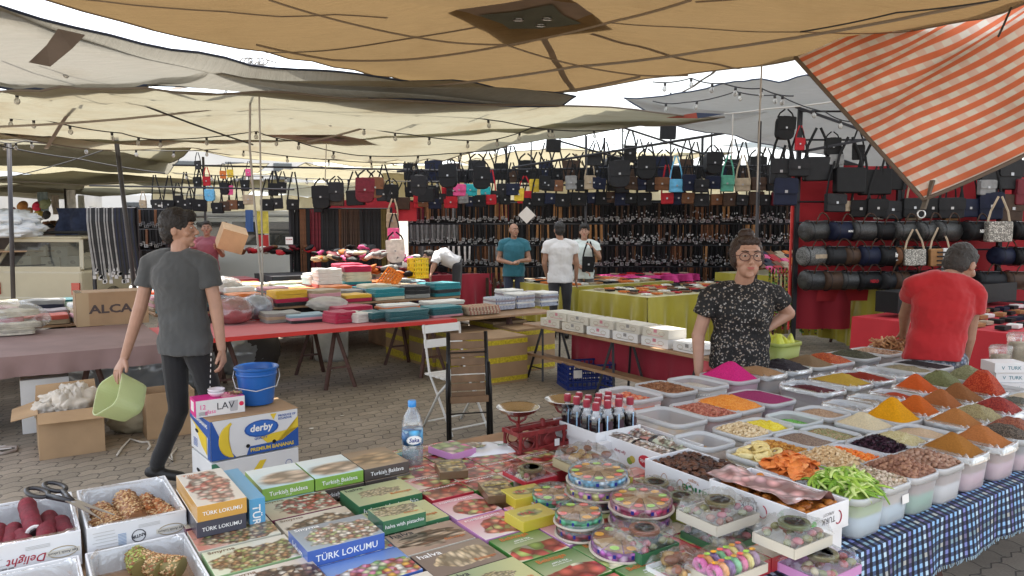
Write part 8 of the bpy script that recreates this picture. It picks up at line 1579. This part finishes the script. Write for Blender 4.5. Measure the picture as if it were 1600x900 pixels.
def fab(n,c,**k):return M(n,c,.9,sheen=.2,bump=.55,bs=13,**k)
std=dict(head=(0,-.01,1.63),neck=(0,.01,1.47),chest=(0,0,1.28),pelvis=(0,0,.95),sl=(.19,.01,1.42),sr=(-.19,.01,1.42),el=(.25,.02,1.14),er=(-.25,.02,1.14),wl=(.26,-.06,.9),wr=(-.26,-.06,.9),hl=(.09,0,.9),hr=(-.09,0,.9),kl=(.1,-.02,.49),kr=(-.1,-.02,.49),al=(.1,.02,.08),ar=(-.1,.02,.08),tl=(.12,-.14,.03),tr=(-.12,-.14,.03))
Jg=dict(head=(.02,0,1.665),neck=(.02,-.01,1.52),chest=(.01,0,1.33),pelvis=(.03,0,.98),sl=(-.175,.03,1.46),sr=(.195,-.03,1.46),el=(-.24,-.02,1.17),er=(.25,-.04,1.18),wl=(-.335,-.05,.86),wr=(.285,-.06,.915),hl=(-.05,.02,.93),hr=(.1,-.02,.93),kl=(-.03,.0,.5),kr=(.2,.02,.52),al=(-.2,.04,.12),ar=(.3,.0,.09),tl=(-.06,.06,.03),tr=(.44,.0,.03),yaw=98,hem=.1)
gx=W(275,350,4.72)
GM=person('young man in grey t-shirt and black trousers walking past, holding a lime plastic tub',(gx.x,4.72,0),Jg,SKIN,HAIR,fab('tshirt_grey',(.062,.066,.068),var=.1,vs=6),fab('trousers_black',(.012,.012,.014)),M('shoe_black',(.012,.012,.013),.5),.0048,1.0,.55,'full',1.0,{'l':((-.25,-.5,-.85),(.5,.6,-.3),(.8,-.5,.1),.35,1.05,1.4),'r':((.15,-.1,-1),(-1,.2,0),(0,-1,0),.75,1.0)})
m=MB(); [m.beam((.245-.012*i*.2,-.125,.9-i*.035),(.245-.012*i*.2,-.128,.883-i*.035),.006,.003) for i in range(9)]; m.build('stripe',mwh,GM)
q=V((gx.x-.35,4.64,.60)); tb=E('plastic_tub',q,rot=(R(55),R(-28),R(-20))); tag(tb,'translucent lime plastic tub held in the left hand of the walking man','tub'); LIM=M('tub_lime_clear',(.68,.74,.46),.3,transl=.5,alpha=.88); m=MB(); ring=rounded(.25,.25,.06,5); n_=len(ring); vs=[]
lv=((0,0),(.84,0),(.88,.02),(.97,.17),(1.0,.172),(1.0,.19),(.95,.19),(.85,.025),(0,.02))
for k_,z in lv:vs+=[(x*k_,y*k_,z) for x,y in ring]
m.add(vs,[(a_*n_+i,a_*n_+(i+1)%n_,(a_+1)*n_+(i+1)%n_,(a_+1)*n_+i) for a_ in range(len(lv)-1) for i in range(n_)]); o=m.build('tub_body',LIM,tb,(0,0,-.09)); o.location=(0,0,-.09)
def floral():
    return art('blouse_floral',(.01,.01,.011),[(.4,.38,.36)]+[(.01,.01,.011)]*4+[(.3,.25,.2)]+[(.01,.01,.011)]*4,110,(0,0,9,9),jit=.01,coat=0,rough=.8)
Jw=dict(head=(.01,-.05,1.465),neck=(0,0,1.3),chest=(0,0,1.13),pelvis=(0,.0,.86),sl=(.185,0,1.245),sr=(-.185,0,1.245),el=(.315,.06,1.11),er=(-.265,.0,.98),wl=(.17,.02,1.02),wr=(-.27,-.05,.76),hl=(.08,0,.8),hr=(-.08,0,.8),kl=(.09,0,.44),kr=(-.09,0,.44),al=(.09,.02,.08),ar=(-.09,.02,.08),tl=(.1,-.13,.03),tr=(-.1,-.13,.03),hk=1.13,yaw=-4,hp=-.02,hem=.08)
wx=W(1162,350,4.6)
person('woman with glasses and hair bun in a black floral blouse standing behind the spices',(wx.x,4.6,.03),Jw,SKIN,M('hair_brown',(.03,.015,.01),.5,bump=.8,bs=120),floral(),fab('trousers_black2',(.012,.012,.014)),M('shoe_black',(.012,.012,.013),.5),.0048,1,.5,'bun',1.06,{'l':((-1,-.15,-.25),(0,.3,-1),(0,.9,.3),.4),'r':((0,-.2,-1),(1,0,0),(0,-1,0),.5)},glasses=True)
Jr=dict(head=(.185,.1,1.43),neck=(.065,.02,1.375),chest=(.02,0,1.15),pelvis=(-.02,0,.88),sl=(-.125,.07,1.31),sr=(.205,-.04,1.27),el=(-.07,.28,1.08),er=(.2,.0,.965),wl=(.0,.42,.95),wr=(.205,.06,.74),hl=(-.1,.03,.82),hr=(.09,-.03,.82),kl=(-.1,.05,.46),kr=(.1,-.02,.46),al=(-.1,.05,.08),ar=(.1,-.02,.08),tl=(-.06,.2,.03),tr=(.16,.12,.03),yaw=120,hp=.0,hk=1.12,hem=.06)
rx=W(1474,350,4.8)
SHO=art('shorts_camo',(.3,.32,.36),[(.42,.44,.5),(.18,.22,.3),(.5,.5,.52),(.25,.3,.4)],50,(0,0,9,9),jit=.01,coat=0,rough=.85)
person('man in a red t-shirt and grey patterned shorts, bending his head over the spices',(rx.x,4.8,.0),{**Jr,'hp':.55},SKIN2,HAIRG,fab('tshirt_red',(.4,.012,.016),var=.08,vs=6),SHO,M('shoe_brown',(.1,.06,.04),.6),.0048,1,.45,'short',1.0,{'r':((.05,.1,-1),(-1,0,0),(0,1,0),.4)},shorts=True)
FAR=.009
x_=W(803,350,12.4)
T1_=person('balding man in a teal t-shirt holding something small, before the belt wall',(x_.x,12.4,0),{**std,'yaw':25,'el':(.26,-.02,1.13),'wl':(.08,-.26,1.12),'er':(-.26,.02,1.13),'wr':(-.02,-.25,1.08)},SKIN2,HAIRG,fab('tshirt_teal',(.02,.12,.16)),fab('trousers_navy',(.02,.03,.06)),M('shoe_black',(.012,.012,.013),.5),FAR,.98,.5,'bald',1.08)
x_=W(876,350,11); person('man in a white t-shirt seen from behind, beside the satin tables',(x_.x,11,0),{**std,'yaw':190,'sl':(-.19,-.01,1.42),'sr':(.19,-.01,1.42),'hl':(-.09,0,.9),'hr':(.09,0,.9),'el':(-.24,.0,1.14),'er':(.24,0,1.14),'wl':(-.2,.12,.95),'wr':(.24,.05,.9),'kl':(-.1,.02,.49),'kr':(.1,.02,.49),'al':(-.1,0,.08),'ar':(.1,0,.08),'tl':(-.12,.16,.03),'tr':(.12,.16,.03),'neck':(0,-.01,1.47),'head':(-.02,.01,1.63)},SKIN2,HAIR,fab('tshirt_white',(.62,.61,.62)),fab('trousers_charcoal',(.03,.03,.035)),M('shoe_black',(.012,.012,.013),.5),FAR,.99,.5,'short',1.1)
x_=W(913,350,12); person('young man in a white t-shirt facing us, holding a black bag by its strap',(x_.x,12,0),{**std,'yaw':-8,'el':(.25,-.02,1.2),'wl':(.1,-.22,1.38),'er':(-.22,-.02,1.16),'wr':(.0,-.24,1.0)},SKIN,HAIR,fab('tshirt_pale',(.6,.66,.64)),fab('trousers_grey',(.12,.12,.12)),M('shoe_black',(.012,.012,.013),.5),FAR,.97,.5,'full',.98); bag(920,413,11.72,'black','held by the young man in white',4,.95)
x_=W(703,350,13.0); person('person in a white t-shirt bending down over the far crimson table',(x_.x,13.0,.05),{**std,'pelvis':(.1,.05,.98),'chest':(-.12,-.02,1.12),'neck':(-.27,-.08,1.12),'head':(-.36,-.12,1.08),'sl':(-.22,-.24,1.06),'sr':(-.24,.12,1.1),'el':(-.27,-.26,.92),'er':(-.28,.12,.92),'wl':(-.3,-.28,.82),'wr':(-.32,.1,.82),'hl':(.12,-.05,.93),'hr':(.12,.13,.93),'kl':(.1,-.05,.5),'kr':(.12,.12,.5),'yaw':-80,'hp':.0,'hem':.05},SKIN,HAIR,_mc['tshirt_white'],fab('trousers_charcoal',(.03,.03,.035)),M('shoe_black',(.012,.012,.013),.5),FAR,1,.5,'short')
x_=W(323,350,12.2); person('man in a dusty pink t-shirt holding out a brown cardboard box, by the white van',(x_.x,12.2,0),{**std,'yaw':20,'el':(.28,-.1,1.2),'wl':(.3,-.32,1.3),'er':(-.2,-.12,1.15),'wr':(.02,-.34,1.22)},SKIN2,HAIR,fab('tshirt_pink',(.25,.07,.09)),fab('trousers_charcoal',(.03,.03,.035)),M('shoe_black',(.012,.012,.013),.5),FAR,1,.5,'short',1.05)
m=MB(); m.box((0,0,0),(.38,.34,.34)); tag(m.build('cardboard_box',CARD2,None,W(362,372,11.75),(.35,.3,.55),bev=.004),'brown cardboard box held up tilted by the man in pink','cardboard box')
